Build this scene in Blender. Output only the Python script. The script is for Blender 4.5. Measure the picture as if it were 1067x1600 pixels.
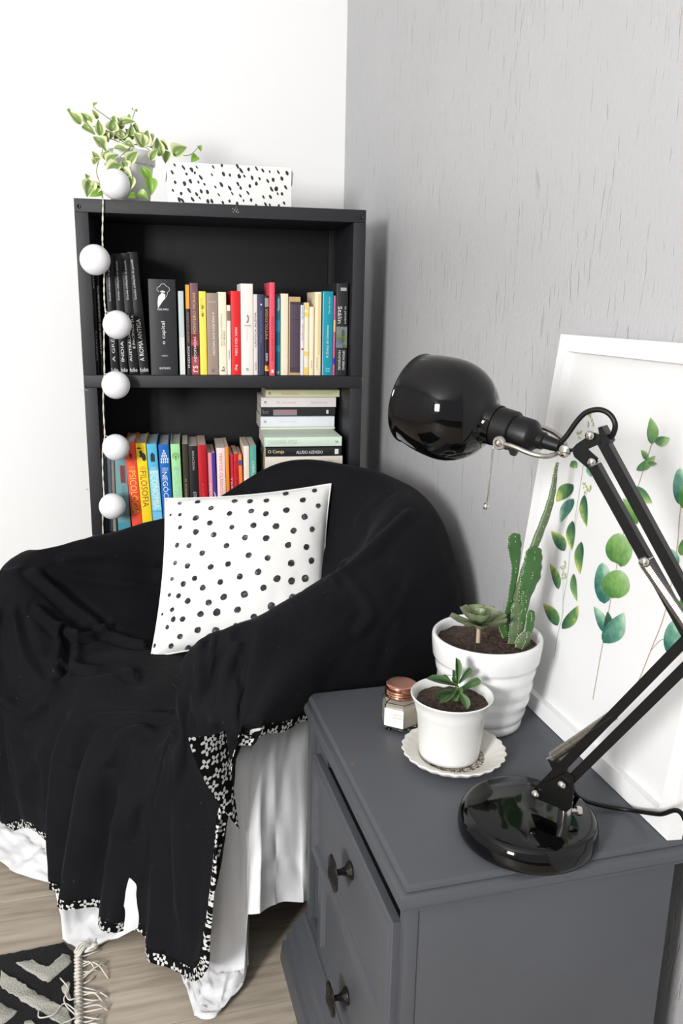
import bpy, bmesh, math, random
import numpy as np
from mathutils import Vector, Matrix, noise as mnoise

# ---------------------------------------------------------------- scene, camera, light
for o in list(bpy.data.objects):
    bpy.data.objects.remove(o, do_unlink=True)
scene = bpy.context.scene
col = scene.collection
PI = math.pi

F_PX = 1300.0
YAW, PITCH, ROLL = [math.radians(a) for a in (15.62, 14.0, -1.143)]
CAM = np.array([0.0, 0.0, 1.2])
_cy, _sy = math.cos(YAW), math.sin(YAW)
_f = np.array([_sy * math.cos(PITCH), _cy * math.cos(PITCH), -math.sin(PITCH)])
_r = np.array([_cy, -_sy, 0.0])
_d = np.cross(_f, _r)
RGT = math.cos(ROLL) * _r + math.sin(ROLL) * _d
DWN = -math.sin(ROLL) * _r + math.cos(ROLL) * _d
cam_data = bpy.data.cameras.new('camera')
cam_data.sensor_fit = 'VERTICAL'
cam_data.sensor_height = 36.0
cam_data.lens = F_PX / 1600.0 * 36.0
cam_data.clip_start = 0.02
cam = bpy.data.objects.new('camera', cam_data)
col.objects.link(cam)
cam.matrix_world = Matrix((
    (RGT[0], -DWN[0], -_f[0], CAM[0]),
    (RGT[1], -DWN[1], -_f[1], CAM[1]),
    (RGT[2], -DWN[2], -_f[2], CAM[2]),
    (0, 0, 0, 1)))
scene.camera = cam

world = bpy.data.worlds.new('world')
scene.world = world
world.use_nodes = True
world.node_tree.nodes['Background'].inputs[0].default_value = (0.93, 0.965, 1.0, 1)
world.node_tree.nodes['Background'].inputs[1].default_value = 0.52

def area_light(name, loc, target, sx, sy, power, color=(1, 1, 1)):
    l = bpy.data.lights.new(name, 'AREA')
    l.shape = 'RECTANGLE'
    l.size, l.size_y, l.energy, l.color = sx, sy, power, color
    o = bpy.data.objects.new(name, l)
    col.objects.link(o)
    o.location = loc
    o.rotation_euler = (Vector(target) - Vector(loc)).to_track_quat('-Z', 'Y').to_euler()
    return o

# daylight coming through the window of the left wall
area_light('window_daylight', (-2.12, -1.25, 1.62), (0.1, 1.9, 1.0), 0.55, 0.85, 150, (1.0, 0.992, 0.985))
scene.view_settings.view_transform = 'Standard'
scene.view_settings.look = 'None'
scene.view_settings.gamma = 1.0
scene.view_settings.use_curve_mapping = False
scene.view_settings.exposure = 0.05

# ---------------------------------------------------------------- pixel helpers (photograph 1067 x 1600)
def RAY(x, y):
    return RGT * ((x - 533.5) / F_PX) + DWN * ((y - 800.0) / F_PX) + _f
def on_plane(x, y, p0, n):
    r = RAY(x, y)
    p0, n = np.array(p0, float), np.array(n, float)
    return CAM + r * (np.dot(p0 - CAM, n) / np.dot(r, n))
def on_z(x, y, z): return on_plane(x, y, (0, 0, z), (0, 0, 1))
def on_x(x, y, X): return on_plane(x, y, (X, 0, 0), (1, 0, 0))
def on_y(x, y, Y): return on_plane(x, y, (0, Y, 0), (0, 1, 0))

# ---------------------------------------------------------------- mesh builder
def lin(c):
    out = []
    for v in c[:3]:
        v = v / 255.0
        out.append(v / 12.92 if v <= 0.04045 else ((v + 0.055) / 1.055) ** 2.4)
    return tuple(out) + (1.0,)

class MB:
    def __init__(s):
        s.v, s.f, s.uv = [], [], None
    def add(s, vs, fs):
        n = len(s.v)
        s.v += [tuple(map(float, v)) for v in vs]
        s.f += [tuple(i + n for i in f) for f in fs]
        return s
    def box(s, lo, hi, M=None):
        (a, b, c), (d, e, g) = lo, hi
        vs = [(a, b, c), (d, b, c), (d, e, c), (a, e, c), (a, b, g), (d, b, g), (d, e, g), (a, e, g)]
        if M is not None: vs = [tuple(M @ Vector(v)) for v in vs]
        return s.add(vs, [(0, 3, 2, 1), (4, 5, 6, 7), (0, 1, 5, 4), (1, 2, 6, 5), (2, 3, 7, 6), (3, 0, 4, 7)])
    def bevbox(s, lo, hi, r, M=None):
        bm = bmesh.new()
        bmesh.ops.create_cube(bm, size=1)
        for v in bm.verts:
            v.co = Vector([lo[i] + (hi[i] - lo[i]) * (v.co[i] + .5) for i in range(3)])
        bmesh.ops.bevel(bm, geom=list(bm.edges), offset=r, segments=2, affect='EDGES', profile=0.6)
        bm.verts.index_update()
        vs = [(M @ v.co) if M is not None else v.co.copy() for v in bm.verts]
        fs = [tuple(v.index for v in f.verts) for f in bm.faces]
        bm.free()
        return s.add(vs, fs)
    def lathe(s, prof, n=32, c=(0, 0, 0), axis=None, wob=None, cap0=False, cap1=False):
        c = Vector(c)
        q = Vector((0, 0, 1)).rotation_difference(Vector(axis).normalized()) if axis is not None else None
        vs, fs = [], []
        for j, (r, z) in enumerate(prof):
            for i in range(n):
                a = 2 * PI * i / n
                rr = r * (wob(a, z, j) if wob else 1)
                v = Vector((rr * math.cos(a), rr * math.sin(a), z))
                if q: v = q @ v
                vs.append(c + v)
        m = len(prof)
        for j in range(m - 1):
            for i in range(n):
                k = (i + 1) % n
                fs.append((j * n + i, j * n + k, (j + 1) * n + k, (j + 1) * n + i))
        if cap0: fs.append(tuple(range(n - 1, -1, -1)))
        if cap1: fs.append(tuple((m - 1) * n + i for i in range(n)))
        return s.add(vs, fs)
    def tube(s, pts, r, n=8, caps=True):
        pts = [Vector(p) for p in pts]
        rs = r if isinstance(r, (list, tuple)) else [r] * len(pts)
        vs, fs = [], []
        up = None
        for i, p in enumerate(pts):
            t = (pts[min(i + 1, len(pts) - 1)] - pts[max(i - 1, 0)])
            t = t.normalized() if t.length > 1e-9 else Vector((0, 0, 1))
            if up is None:
                up = t.cross(Vector((0, 0, 1)))
                if up.length < 1e-3: up = t.cross(Vector((1, 0, 0)))
                up.normalize()
            else:
                up = (up - t * up.dot(t)).normalized()
            w = t.cross(up)
            for k in range(n):
                a = 2 * PI * k / n
                vs.append(p + (up * math.cos(a) + w * math.sin(a)) * rs[i])
        for i in range(len(pts) - 1):
            for k in range(n):
                kk = (k + 1) % n
                fs.append((i * n + k, i * n + kk, (i + 1) * n + kk, (i + 1) * n + k))
        if caps:
            fs.append(tuple(range(n - 1, -1, -1)))
            fs.append(tuple((len(pts) - 1) * n + k for k in range(n)))
        return s.add(vs, fs)
    def bar(s, a, b, wdir, w, h):
        """rectangular bar from a to b, width w along wdir, height h across"""
        a, b = Vector(a), Vector(b)
        t = (b - a).normalized()
        wd = Vector(wdir); wd = (wd - t * wd.dot(t)).normalized()
        hd = t.cross(wd)
        vs = []
        for p in (a, b):
            for i, j in ((-1, -1), (1, -1), (1, 1), (-1, 1)):
                vs.append(p + wd * (i * w / 2) + hd * (j * h / 2))
        return s.add(vs, [(3, 2, 1, 0), (4, 5, 6, 7), (0, 1, 5, 4), (1, 2, 6, 5), (2, 3, 7, 6), (3, 0, 4, 7)])
    def sphere(s, c, r, n=16, m=10, sc=(1, 1, 1)):
        c = Vector(c)
        vs, fs = [], []
        for j in range(1, m):
            b = PI * j / m
            for i in range(n):
                a = 2 * PI * i / n
                vs.append(c + Vector((r * sc[0] * math.sin(b) * math.cos(a), r * sc[1] * math.sin(b) * math.sin(a), r * sc[2] * math.cos(b))))
        vs.append(c + Vector((0, 0, r * sc[2]))); vs.append(c - Vector((0, 0, r * sc[2])))
        T, Bq = len(vs) - 2, len(vs) - 1
        for j in range(m - 2):
            for i in range(n):
                k = (i + 1) % n
                fs.append((j * n + i, (j + 1) * n + i, (j + 1) * n + k, j * n + k))
        for i in range(n):
            k = (i + 1) % n
            fs.append((T, i, k)); fs.append((Bq, (m - 2) * n + k, (m - 2) * n + i))
        return s.add(vs, fs)
    def grid(s, P, closed_u=False):
        """P[i][j] array of points"""
        nu, nv = len(P), len(P[0])
        vs = [p for row in P for p in row]
        fs = []
        for i in range(nu if closed_u else nu - 1):
            ii = (i + 1) % nu
            for j in range(nv - 1):
                fs.append((i * nv + j, ii * nv + j, ii * nv + j + 1, i * nv + j + 1))
        return s.add(vs, fs)
    def build(s, name, mat, parent=None, smooth=True, angle=40, local=False):
        me = bpy.data.meshes.new(name)
        me.from_pydata(s.v, [], s.f)
        if s.uv is not None:
            lay = me.uv_layers.new(name='UVMap')
            for l in me.loops:
                lay.data[l.index].uv = s.uv[l.vertex_index]
        if mat is not None: me.materials.append(mat)
        if smooth:
            for p in me.polygons: p.use_smooth = True
            if angle and angle < 180:
                try: me.set_sharp_from_angle(angle=math.radians(angle))
                except Exception: pass
        me.update()
        return link(name, me, parent, local)

def link(name, me, parent=None, local=False):
    o = bpy.data.objects.new(name, me)
    col.objects.link(o)
    if parent is not None:
        o.parent = parent
        if not local:
            o.matrix_parent_inverse = wmat(parent).inverted()
    return o
def wmat(o):
    m = Matrix.LocRotScale(o.location, o.rotation_euler, o.scale)
    if o.parent is not None:
        m = wmat(o.parent) @ o.matrix_parent_inverse @ m
    return m
def tag(o, label=None, cat=None, group=None, kind=None):
    if label: o['label'] = label
    if cat: o['category'] = cat
    if group: o['group'] = group
    if kind: o['kind'] = kind
    return o
def empty(name, loc=(0, 0, 0), rot=(0, 0, 0), label=None, cat=None, group=None):
    o = bpy.data.objects.new(name, None)
    o.empty_display_size = 0.05
    col.objects.link(o)
    o.location = loc; o.rotation_euler = rot
    return tag(o, label, cat, group)
def catmull(pts, n):
    pts = [Vector(p) for p in pts]
    P = [pts[0] * 2 - pts[1]] + pts + [pts[-1] * 2 - pts[-2]]
    out = []
    for i in range(1, len(P) - 2):
        for k in range(n):
            t = k / n
            a, b, c, d = P[i - 1], P[i], P[i + 1], P[i + 2]
            out.append(0.5 * ((2 * b) + (c - a) * t + (2 * a - 5 * b + 4 * c - d) * t * t + (3 * b - a - 3 * c + d) * t ** 3))
    out.append(pts[-1])
    return out

# ---------------------------------------------------------------- materials
class NT:
    def __init__(s, name):
        s.m = bpy.data.materials.new(name)
        s.m.use_nodes = True
        s.n, s.l = s.m.node_tree.nodes, s.m.node_tree.links
        s.b = s.n['Principled BSDF']
    def node(s, t, **kw):
        n = s.n.new(t)
        for k, v in kw.items(): setattr(n, k, v)
        return n
    def put(s, sock, v):
        if isinstance(v, bpy.types.NodeSocket): s.l.new(v, sock)
        else: sock.default_value = v
    def math(s, op, a, b=None, c=None):
        n = s.node('ShaderNodeMath', operation=op)
        s.put(n.inputs[0], a)
        if b is not None: s.put(n.inputs[1], b)
        if c is not None: s.put(n.inputs[2], c)
        return n.outputs[0]
    def mix(s, f, a, b):
        n = s.node('ShaderNodeMix', data_type='RGBA')
        s.put(n.inputs[0], f); s.put(n.inputs[6], a); s.put(n.inputs[7], b)
        return n.outputs[2]
    def coord(s, out='Object', scale=(1, 1, 1), rot=(0, 0, 0)):
        t = s.node('ShaderNodeTexCoord')
        mp = s.node('ShaderNodeMapping')
        mp.inputs['Scale'].default_value = scale
        mp.inputs['Rotation'].default_value = rot
        s.l.new(t.outputs[out], mp.inputs[0])
        return mp.outputs[0]
    def noise(s, co, scale, detail=3, rough=.5):
        n = s.node('ShaderNodeTexNoise')
        s.l.new(co, n.inputs['Vector'])
        n.inputs['Scale'].default_value = scale
        n.inputs['Detail'].default_value = detail
        n.inputs['Roughness'].default_value = rough
        return n.outputs['Fac']
    def ramp(s, f, stops):
        n = s.node('ShaderNodeValToRGB')
        e = n.color_ramp.elements
        while len(e) < len(stops): e.new(0.5)
        for q, (p, c) in zip(e, stops):
            q.position = p; q.color = c
        s.put(n.inputs[0], f)
        return n.outputs[0]
    def bump(s, h, strength=.3, dist=.002):
        n = s.node('ShaderNodeBump')
        n.inputs['Strength'].default_value = strength
        n.inputs['Distance'].default_value = dist
        s.put(n.inputs['Height'], h)
        s.l.new(n.outputs[0], s.b.inputs['Normal'])
        return n
    def set(s, **kw):
        for k, v in kw.items():
            s.put(s.b.inputs[k.replace('_', ' ')], v)
        return s
_mc = {}
def mat(name, rgb, rough=.5, metal=0.0, var=.0, vscale=20, bump=0, bscale=200, bdist=.001, coat=0, spec=.5, **kw):
    if name in _mc: return _mc[name]
    t = NT(name)
    c = lin(rgb)
    t.set(Roughness=rough, Metallic=metal)
    t.b.inputs['Specular IOR Level'].default_value = spec
    if coat: t.b.inputs['Coat Weight'].default_value = coat; t.b.inputs['Coat Roughness'].default_value = .05
    co = t.coord()
    if var:
        f = t.noise(co, vscale, 4)
        lo = tuple(max(0, v * (1 - var)) for v in c[:3]) + (1,)
        hi = tuple(min(1, v * (1 + var)) for v in c[:3]) + (1,)
        t.set(Base_Color=t.mix(f, lo, hi))
    else:
        t.set(Base_Color=c)
    if bump: t.bump(t.noise(co, bscale, 3), bump, bdist)
    for k, v in kw.items(): t.put(t.b.inputs[k.replace('_', ' ')], v)
    _mc[name] = t.m
    return t.m

# ================================================================ the room
XW, YW, XL, YF, ZC = 0.752, 2.735, -2.0, -2.4, 2.6

def grey_wall_material():
    t = NT('grey_scratched_plaster')
    co = t.coord()
    sp = t.node('ShaderNodeSeparateXYZ'); t.l.new(co, sp.inputs[0])
    cb = t.node('ShaderNodeCombineXYZ')
    t.put(cb.inputs[0], t.math('MULTIPLY', sp.outputs[0], 1.0))
    warp = t.noise(co, 9, 2)
    t.put(cb.inputs[1], t.math('ADD', t.math('MULTIPLY', sp.outputs[1], 120.0), t.math('MULTIPLY', warp, 3.0)))
    t.put(cb.inputs[2], t.math('MULTIPLY', sp.outputs[2], 15.0))
    g = t.noise(cb.outputs[0], 1.0, 3, .55)
    patch = t.noise(co, 5.0, 2)
    thr = t.math('ADD', .62, t.math('MULTIPLY', t.math('SUBTRACT', .5, patch), .22))
    groove = t.math('MULTIPLY', t.math('SUBTRACT', g, thr), 9.0)
    gc = t.node('ShaderNodeClamp'); t.put(gc.inputs[0], groove)
    fine = t.noise(t.coord(scale=(1, 60, 30)), 3.0, 3)
    base = t.mix(t.noise(co, 3, 3), lin((177, 177, 179)), lin((186, 186, 187)))
    base = t.mix(t.math('MULTIPLY', gc.outputs[0], .20), base, lin((140, 140, 140)))
    t.set(Base_Color=base, Roughness=.42)
    h = t.math('SUBTRACT', t.math('MULTIPLY', fine, .35), gc.outputs[0])
    t.bump(h, .55, .0032)
    return t.m
M_WHITE = mat('white_wall_paint', (248, 248, 248), .75, var=.01, vscale=3, bump=.05, bscale=120)
M_GREY = grey_wall_material()

def plank_material():
    t = NT('greige_laminate')
    co = t.coord()
    oi = t.node('ShaderNodeObjectInfo')
    off = t.node('ShaderNodeVectorMath', operation='ADD')
    t.l.new(co, off.inputs[0])
    cb = t.node('ShaderNodeCombineXYZ')
    for i in range(3): t.put(cb.inputs[i], t.math('MULTIPLY', oi.outputs['Random'], 37.0 + 11 * i))
    t.l.new(cb.outputs[0], off.inputs[1])
    mp = t.node('ShaderNodeMapping'); mp.inputs['Scale'].default_value = (2.2, 26, 1)
    t.l.new(off.outputs[0], mp.inputs[0])
    g = t.noise(mp.outputs[0], 2.2, 6, .62)
    mp2 = t.node('ShaderNodeMapping'); mp2.inputs['Scale'].default_value = (1.5, 7, 1)
    t.l.new(off.outputs[0], mp2.inputs[0])
    k = t.noise(mp2.outputs[0], 1.6, 3)
    c = t.ramp(g, [(.3, lin((142, 130, 114))), (.5, lin((176, 165, 149))), (.68, lin((193, 183, 168)))])
    c = t.mix(t.math('MULTIPLY', k, .35), c, lin((158, 146, 130)))
    t.set(Base_Color=c, Roughness=.48)
    t.bump(g, .12, .0006)
    return t.m
M_PLANK = plank_material()
M_GAP = mat('dark_joint', (70, 62, 54), .9)

floor = MB().box((XL - .1, YF, -.12), (XW + .1, YW + .1, -.006)).build('floor', M_GAP, smooth=False)
tag(floor, kind='structure')
PW, PLN = 0.192, 1.22
_pm = {}
row = 0
y = YW
while y > -0.7:
    y0 = y - PW
    x = XL + (-(row * 0.47) % PLN) - PLN
    while x < XW:
        a, b = max(x, XL), min(x + PLN, XW)
        if b - a > .02:
            key = round(b - a, 4)
            if key not in _pm:
                mb = MB()
                g = .0008
                L2 = b - a
                mb.bevbox((g, g, -.008), (L2 - g, PW - g, 0), .0007)
                o = mb.build('plank', M_PLANK, floor, smooth=False)
                _pm[key] = o.data
            else:
                o = link('plank', _pm[key], floor)
            o.location = (a, y0, 0)
        x += PLN
    y = y0
    row += 1

def wall(name, lo, hi, m):
    return tag(MB().box(lo, hi).build(name, m, smooth=False), kind='structure')
wall('wall_back', (XL - .1, YW, 0), (XW + .1, YW + .1, ZC), M_WHITE)
wall('wall_right', (XW, YF, 0), (XW + .1, YW, ZC), M_GREY)
wall('ceiling', (XL - .1, YF, ZC), (XW + .1, YW + .1, ZC + .1), M_WHITE)
# left wall with a window opening (outside the picture, the daylight comes through it)
WY0, WY1, WZ0, WZ1 = -2.05, -0.45, 0.95, 2.2
mb = MB()
mb.box((XL - .1, YF, 0), (XL, YW, WZ0)).box((XL - .1, YF, WZ1), (XL, YW, ZC))
mb.box((XL - .1, YF, WZ0), (XL, WY0, WZ1)).box((XL - .1, WY1, WZ0), (XL, YW, WZ1))
tag(mb.build('wall_left', M_WHITE, smooth=False), kind='structure')
win = empty('window_1', (XL, (WY0 + WY1) / 2, WZ0)); tag(win, kind='structure')
M_WFRAME = mat('window_frame_white', (235, 235, 235), .4)
mb = MB()
t_ = .04
mb.box((XL - .07, WY0, WZ0), (XL - .03, WY1, WZ0 + t_)).box((XL - .07, WY0, WZ1 - t_), (XL - .03, WY1, WZ1))
mb.box((XL - .07, WY0, WZ0 + t_), (XL - .03, WY0 + t_, WZ1 - t_)).box((XL - .07, WY1 - t_, WZ0 + t_), (XL - .03, WY1, WZ1 - t_))
mb.build('window_frame', M_WFRAME, win, smooth=False)
MB().box((XL - .068, -1.27, WZ0 + t_), (XL - .032, -1.23, WZ1 - t_)).build('mullion', M_WFRAME, win, smooth=False)
MB().box((XL - .1, WY0 - .04, WZ0 - .03), (XL + .06, WY1 + .04, WZ0)).build('window_sill', M_WFRAME, win, smooth=False)

# ================================================================ bookshelf
SYAW = math.radians(-4.83)
UX = np.array([math.cos(SYAW), math.sin(SYAW), 0])
UN = np.array([-math.sin(SYAW), math.cos(SYAW), 0])
SD = 2.2                      # distance of the shelf front along its normal
def SP(u, dn, z): return Vector(UX * u + UN * (SD + dn) + np.array([0, 0, z]))
def shp(x, y, dn=0.0):
    """pixel -> (u, z) on a plane parallel to the shelf front"""
    p = on_plane(x, y, UN * (SD + dn), UN)
    return float(p @ UX), float(p[2])
SU0, SU1 = shp(128, 560)[0] + .001, shp(569, 460)[0]
SZT = (shp(118.9, 310.6)[1] + shp(571.5, 327)[1]) / 2
SZM = (shp(129, 587.5)[1] + shp(567, 587)[1]) / 2
STH = .031
SDEP = .285
PITCHZ = SZT - SZM
SZL = SZM - PITCHZ + .003
ROOT_S = Matrix.Translation(Vector(UX * 0 + UN * SD)) @ Matrix.Rotation(SYAW, 4, 'Z')

def shelf_material():
    t = NT('black_painted_wood')
    co = t.coord()
    n = t.noise(t.coord(scale=(1, 1, 1)), 9, 4)
    c = t.mix(n, lin((22, 23, 27)), lin((31, 32, 37)))
    f = t.noise(co, 420, 2)
    sp = t.math('GREATER_THAN', t.noise(co, 260, 1), .79)
    c = t.mix(t.math('MULTIPLY', sp, .5), c, lin((120, 120, 124)))
    t.set(Base_Color=c, Roughness=.55)
    t.bump(f, .25, .0008)
    return t.m
M_SHELF = shelf_material()
M_SHELFBACK = mat('black_backboard', (11, 11, 13), .7, var=.15, vscale=6, bump=.1, bscale=300)

def shelf_root(name, label, cat):
    o = empty(name, Vector(UN * SD) + Vector(UX * ((SU0 + SU1) / 2)), (0, 0, SYAW))
    return tag(o, label, cat)
bs = shelf_root('bookshelf', 'tall black painted open bookshelf standing in the corner behind the armchair', 'bookshelf')
SC = (SU0 + SU1) / 2
HW = (SU1 - SU0) / 2
def sbox(name, x0, x1, y0, y1, z0, z1, m=M_SHELF, bev=.0012):
    return MB().bevbox((x0, y0, z0), (x1, y1, z1), bev).build(name, m, bs, smooth=True, angle=30, local=True)
PT = .032   # post / side thickness
# the shelf is three open cube frames, one above another
levels = [(SZM - STH / 2 + .0145, SZT), (SZL - STH / 2 + .0145, SZM - STH / 2 + .0145), (.12, SZL - STH / 2 + .0145)]
sbox('top_board', -HW, HW, 0, SDEP, SZT - STH, SZT)
sbox('shelf_board', -HW, HW, .0006, SDEP - .004, SZM - STH, SZM)
sbox('shelf_board', -HW, HW, .0006, SDEP - .004, SZL - STH, SZL)
sbox('bottom_board', -HW, HW, .0006, SDEP - .004, .06, .06 + STH)
for sx in (-1, 1):
    for z0, z1 in ((SZM + .0004, SZT - STH - .0004), (SZL + .0004, SZM - STH - .0004), (.06 + STH, SZL - STH - .0004), (0, .0596)):
        a, b = (-HW, -HW + PT) if sx < 0 else (HW - PT, HW)
        sbox('side_panel', a, b, 0, SDEP - .004, z0, z1)
sbox('back_panel', -HW + .004, HW - .004, SDEP - .004, SDEP + .002, .06, SZT - .004, M_SHELFBACK, .0005)
sbox('corner_batten', HW - PT - .02, HW - PT, SDEP - .026, SDEP - .004, SZM, SZT - STH, M_SHELFBACK, .001)
M_SCREW = mat('black_screw', (14, 14, 15), .35)
for sx in (-1, 1):
    MB().lathe([(.001, 0), (.0045, .0), (.005, -.001), (.0035, -.0025), (.0018, -.0022), (.0005, -.001)], 12, (sx * (HW - .011), -.0005, SZT - STH * .6), axis=(0, 1, 0)).build('screw', M_SCREW, bs, local=True)
M_CHIP = mat('chipped_paint', (205, 203, 198), .8)
mb = MB()
random.seed(5)
for (cx, cy, n, sp_, r) in ((368, 328, 9, 5, .0016), (130, 609, 6, 7, .0012), (136.5, 764, 4, 3, .0030), (566, 593, 2, 2, .0016)):
    for k in range(n):
        u, z = shp(cx + random.uniform(-sp_, sp_) * (1 if cy != 764 else .3), cy + random.uniform(-1, 1) * (sp_ if cx == 368 else .8))
        rr = r * random.uniform(.5, 1)
        pts = [(u - SC + rr * random.uniform(.6, 1.2) * math.cos(a), -.0004, z + rr * random.uniform(.6, 1.2) * math.sin(a)) for a in np.linspace(0, 2 * PI, 7)[:-1]]
        mb.add(pts, [tuple(range(6))])
o = mb.build('paint_chips', M_CHIP, bs, smooth=False, local=True); o['kind'] = 'stuff'

# ================================================================ lettering
_txt = {}
def text_mesh(s):
    if s in _txt: return _txt[s]
    cu = bpy.data.curves.new('lettering', 'FONT')
    cu.body = s
    cu.resolution_u = 2
    cu.align_x = 'LEFT'
    tmp = bpy.data.objects.new('tmp_text', cu)
    col.objects.link(tmp)
    bpy.context.view_layer.update()
    me = bpy.data.meshes.new_from_object(tmp.evaluated_get(bpy.context.evaluated_depsgraph_get()))
    bpy.data.objects.remove(tmp, do_unlink=True)
    v = [(p.co.x, p.co.y) for p in me.vertices]
    f = [tuple(p.vertices) for p in me.polygons]
    bpy.data.meshes.remove(me)
    if not v: v, f = [(0, 0), (1, 0), (1, 1)], [(0, 1, 2)]
    xs, ys = [a for a, b in v], [b for a, b in v]
    x0, x1, y0, y1 = min(xs), max(xs), min(ys), max(ys)
    v = [((a - x0) / (x1 - x0), (b - y0) / (y1 - y0)) for a, b in v]
    _txt[s] = (v, f)
    return _txt[s]
def lettering(mb, s, org, ex, ey):
    """text s stretched over the parallelogram org + a*ex + b*ey"""
    v, f = text_mesh(s)
    org, ex, ey = Vector(org), Vector(ex), Vector(ey)
    return mb.add([org + ex * a + ey * b for a, b in v], f)
_ink = {}
def ink(rgb, rough=.5):
    k = tuple(rgb)
    if k not in _ink:
        _ink[k] = mat('ink_%d_%d_%d' % k, rgb, rough)
    return _ink[k]
def cover_mat(rgb):
    return mat('cover_%d_%d_%d' % tuple(rgb), rgb, .45, var=.05, vscale=30, bump=.03, bscale=400, spec=.28)
def paper(tone):
    k = 'paper_%d_%d_%d' % tuple(tone)
    if k in _mc: return _mc[k]
    t = NT(k)
    g = t.noise(t.coord(scale=(900, 4, 4)), 1.0, 1)
    c = lin(tone)
    t.set(Base_Color=t.mix(g, tuple(v * .72 for v in c[:3]) + (1,), c), Roughness=.9)
    _mc[k] = t.m
    return t.m
PAGE = (226, 217, 200)

def build_book(root, t, h, d, cover, texts=(), bands=(), page=PAGE, hard=False, extra=None):
    """local frame: spine at y=0 facing -y, x thickness 0..t, z 0..h"""
    ct = .0022 if hard else .0008
    ins = .003 if hard else .0004
    mb = MB()
    # wrap-round cover with a slightly rounded spine
    rr = min(.0025, t * .25)
    prof = [(0, d), (0, rr), (rr * .3, rr * .3), (rr, 0), (t - rr, 0), (t - rr * .3, rr * .3), (t, rr), (t, d)]
    inn = [(ct, d), (ct, rr + ct)] + [(ct + rr * .2, rr * .2 + ct)] + [(rr + ct * .5, ct), (t - rr - ct * .5, ct)] + [(t - ct - rr * .2, rr * .2 + ct), (t - ct, rr + ct), (t - ct, d)]
    n = len(prof)
    vs = [(x, y, 0) for x, y in prof] + [(x, y, 0) for x, y in inn] + [(x, y, h) for x, y in prof] + [(x, y, h) for x, y in inn]
    fs = []
    for i in range(n - 1):
        fs.append((i, i + 1, 2 * n + i + 1, 2 * n + i))
        fs.append((n + i + 1, n + i, 3 * n + i, 3 * n + i + 1))
        fs.append((2 * n + i, 2 * n + i + 1, 3 * n + i + 1, 3 * n + i))
        fs.append((i + 1, i, n + i, n + i + 1))
    fs += [(0, 2 * n, 3 * n, n), (n - 1, 2 * n - 1, 4 * n - 1, 3 * n - 1)]
    mb.add(vs, fs)
    cov = mb.build('cover', cover_mat(cover), root, smooth=True, angle=35, local=True)
    MB().box((ct + .0001, rr + ct + .001, ins), (t - ct - .0001, d - ins - .0005, h - ins)).build('pages', paper(page), root, smooth=False, local=True)
    for i, bnd in enumerate(bands):
        z0, z1, rgb = bnd[:3]
        x0, x1 = bnd[3:5] if len(bnd) > 3 else (0.06, 0.94)
        MB().box((x0 * t, -.0003, z0 * h), (x1 * t, .0002, z1 * h)).build('spine_band', ink(rgb), root, smooth=False, local=True)
    by = {}
    for tx in texts:
        s, z0, z1, rgb, dr, xc, hf = tx
        mb = by.setdefault(tuple(rgb), MB())
        yy = -.0006
        if dr == 'd':
            lettering(mb, s, ((xc - hf / 2) * t, yy, z1 * h), (0, 0, -(z1 - z0) * h), (hf * t, 0, 0))
        elif dr == 'u':
            lettering(mb, s, ((xc + hf / 2) * t, yy, z0 * h), (0, 0, (z1 - z0) * h), (-hf * t, 0, 0))
        else:   # upright, z0..z1 height, hf width fraction
            lettering(mb, s, ((xc - hf / 2) * t, yy, z0 * h), (hf * t, 0, 0), (0, 0, (z1 - z0) * h))
    for rgb, mb in by.items():
        mb.build('spine_lettering', ink(rgb), root, smooth=False, local=True)
    if extra: extra(root, t, h)
    return root

def shelf_books(rows, zbase, ybot, group, gap=.0006):
    prev = -9
    for r in rows:
        x0, x1, yt = r['x']
        dn = r.get('dn', .03)
        u0, u1 = shp(x0, ybot, dn)[0], shp(x1, ybot, dn)[0]
        xt = r.get('xt', None)
        lean = 0
        zt = shp((x0 + x1) / 2, yt, dn)[1]
        h = zt - zbase
        if xt is not None:
            ut = shp(xt, yt, dn)[0]
            lean = math.atan2(ut - u0, h)
        pu = prev if r.get('chain', True) else -9
        u0 = max(u0, pu + gap)
        t = max(u1 - u0, .006)
        if lean:
            t = t * math.cos(lean); h = h / math.cos(lean)
        prev = u0 + t / math.cos(lean)
        o = empty('book', SP(u0, dn, zbase + (t * math.sin(lean) if lean > 0 else 0) + .0003), (0, lean, SYAW), r['l'], 'book', group)
        if lean < 0:
            # rests on its left bottom corner after tipping: lift the low right corner to the board
            o.location.z += abs(math.sin(lean)) * 0
        build_book(o, t, h, r.get('d', .15), r['c'], r.get('t', ()), r.get('b', ()), r.get('pg', PAGE), r.get('hard', False), r.get('ex'))

W_ = (232, 232, 230); K_ = (22, 22, 24); GOLD = (214, 178, 92)
def capital_head(root, t, h):
    # white engraved portrait patch at the head of the spine: hair outline, beard and a shaded face
    mb = MB()
    def poly(pts): mb.add([(x * t, -.0006, z * h) for x, z in pts], [tuple(range(len(pts)))])
    poly([(.34, .70), (.52, .775), (.60, .80), (.62, .845), (.50, .862), (.42, .84), (.36, .82), (.33, .76)])
    poly([(.44, .868), (.60, .862), (.62, .872), (.54, .885), (.46, .882)])
    ring = [(.40, .872), (.32, .885), (.33, .915), (.42, .925), (.48, .95), (.60, .952), (.66, .93), (.76, .915), (.78, .885), (.70, .868), (.68, .835), (.60, .80)]
    for a, b in zip(ring[:-1], ring[1:]):
        A, B = Vector((a[0] * t, -.0006, a[1] * h)), Vector((b[0] * t, -.0006, b[1] * h))
        mb.bar(A, B, (0, 1, 0), .0003, .0008)
    mb.build('spine_engraving', ink(W_), root, smooth=False, local=True)
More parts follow.
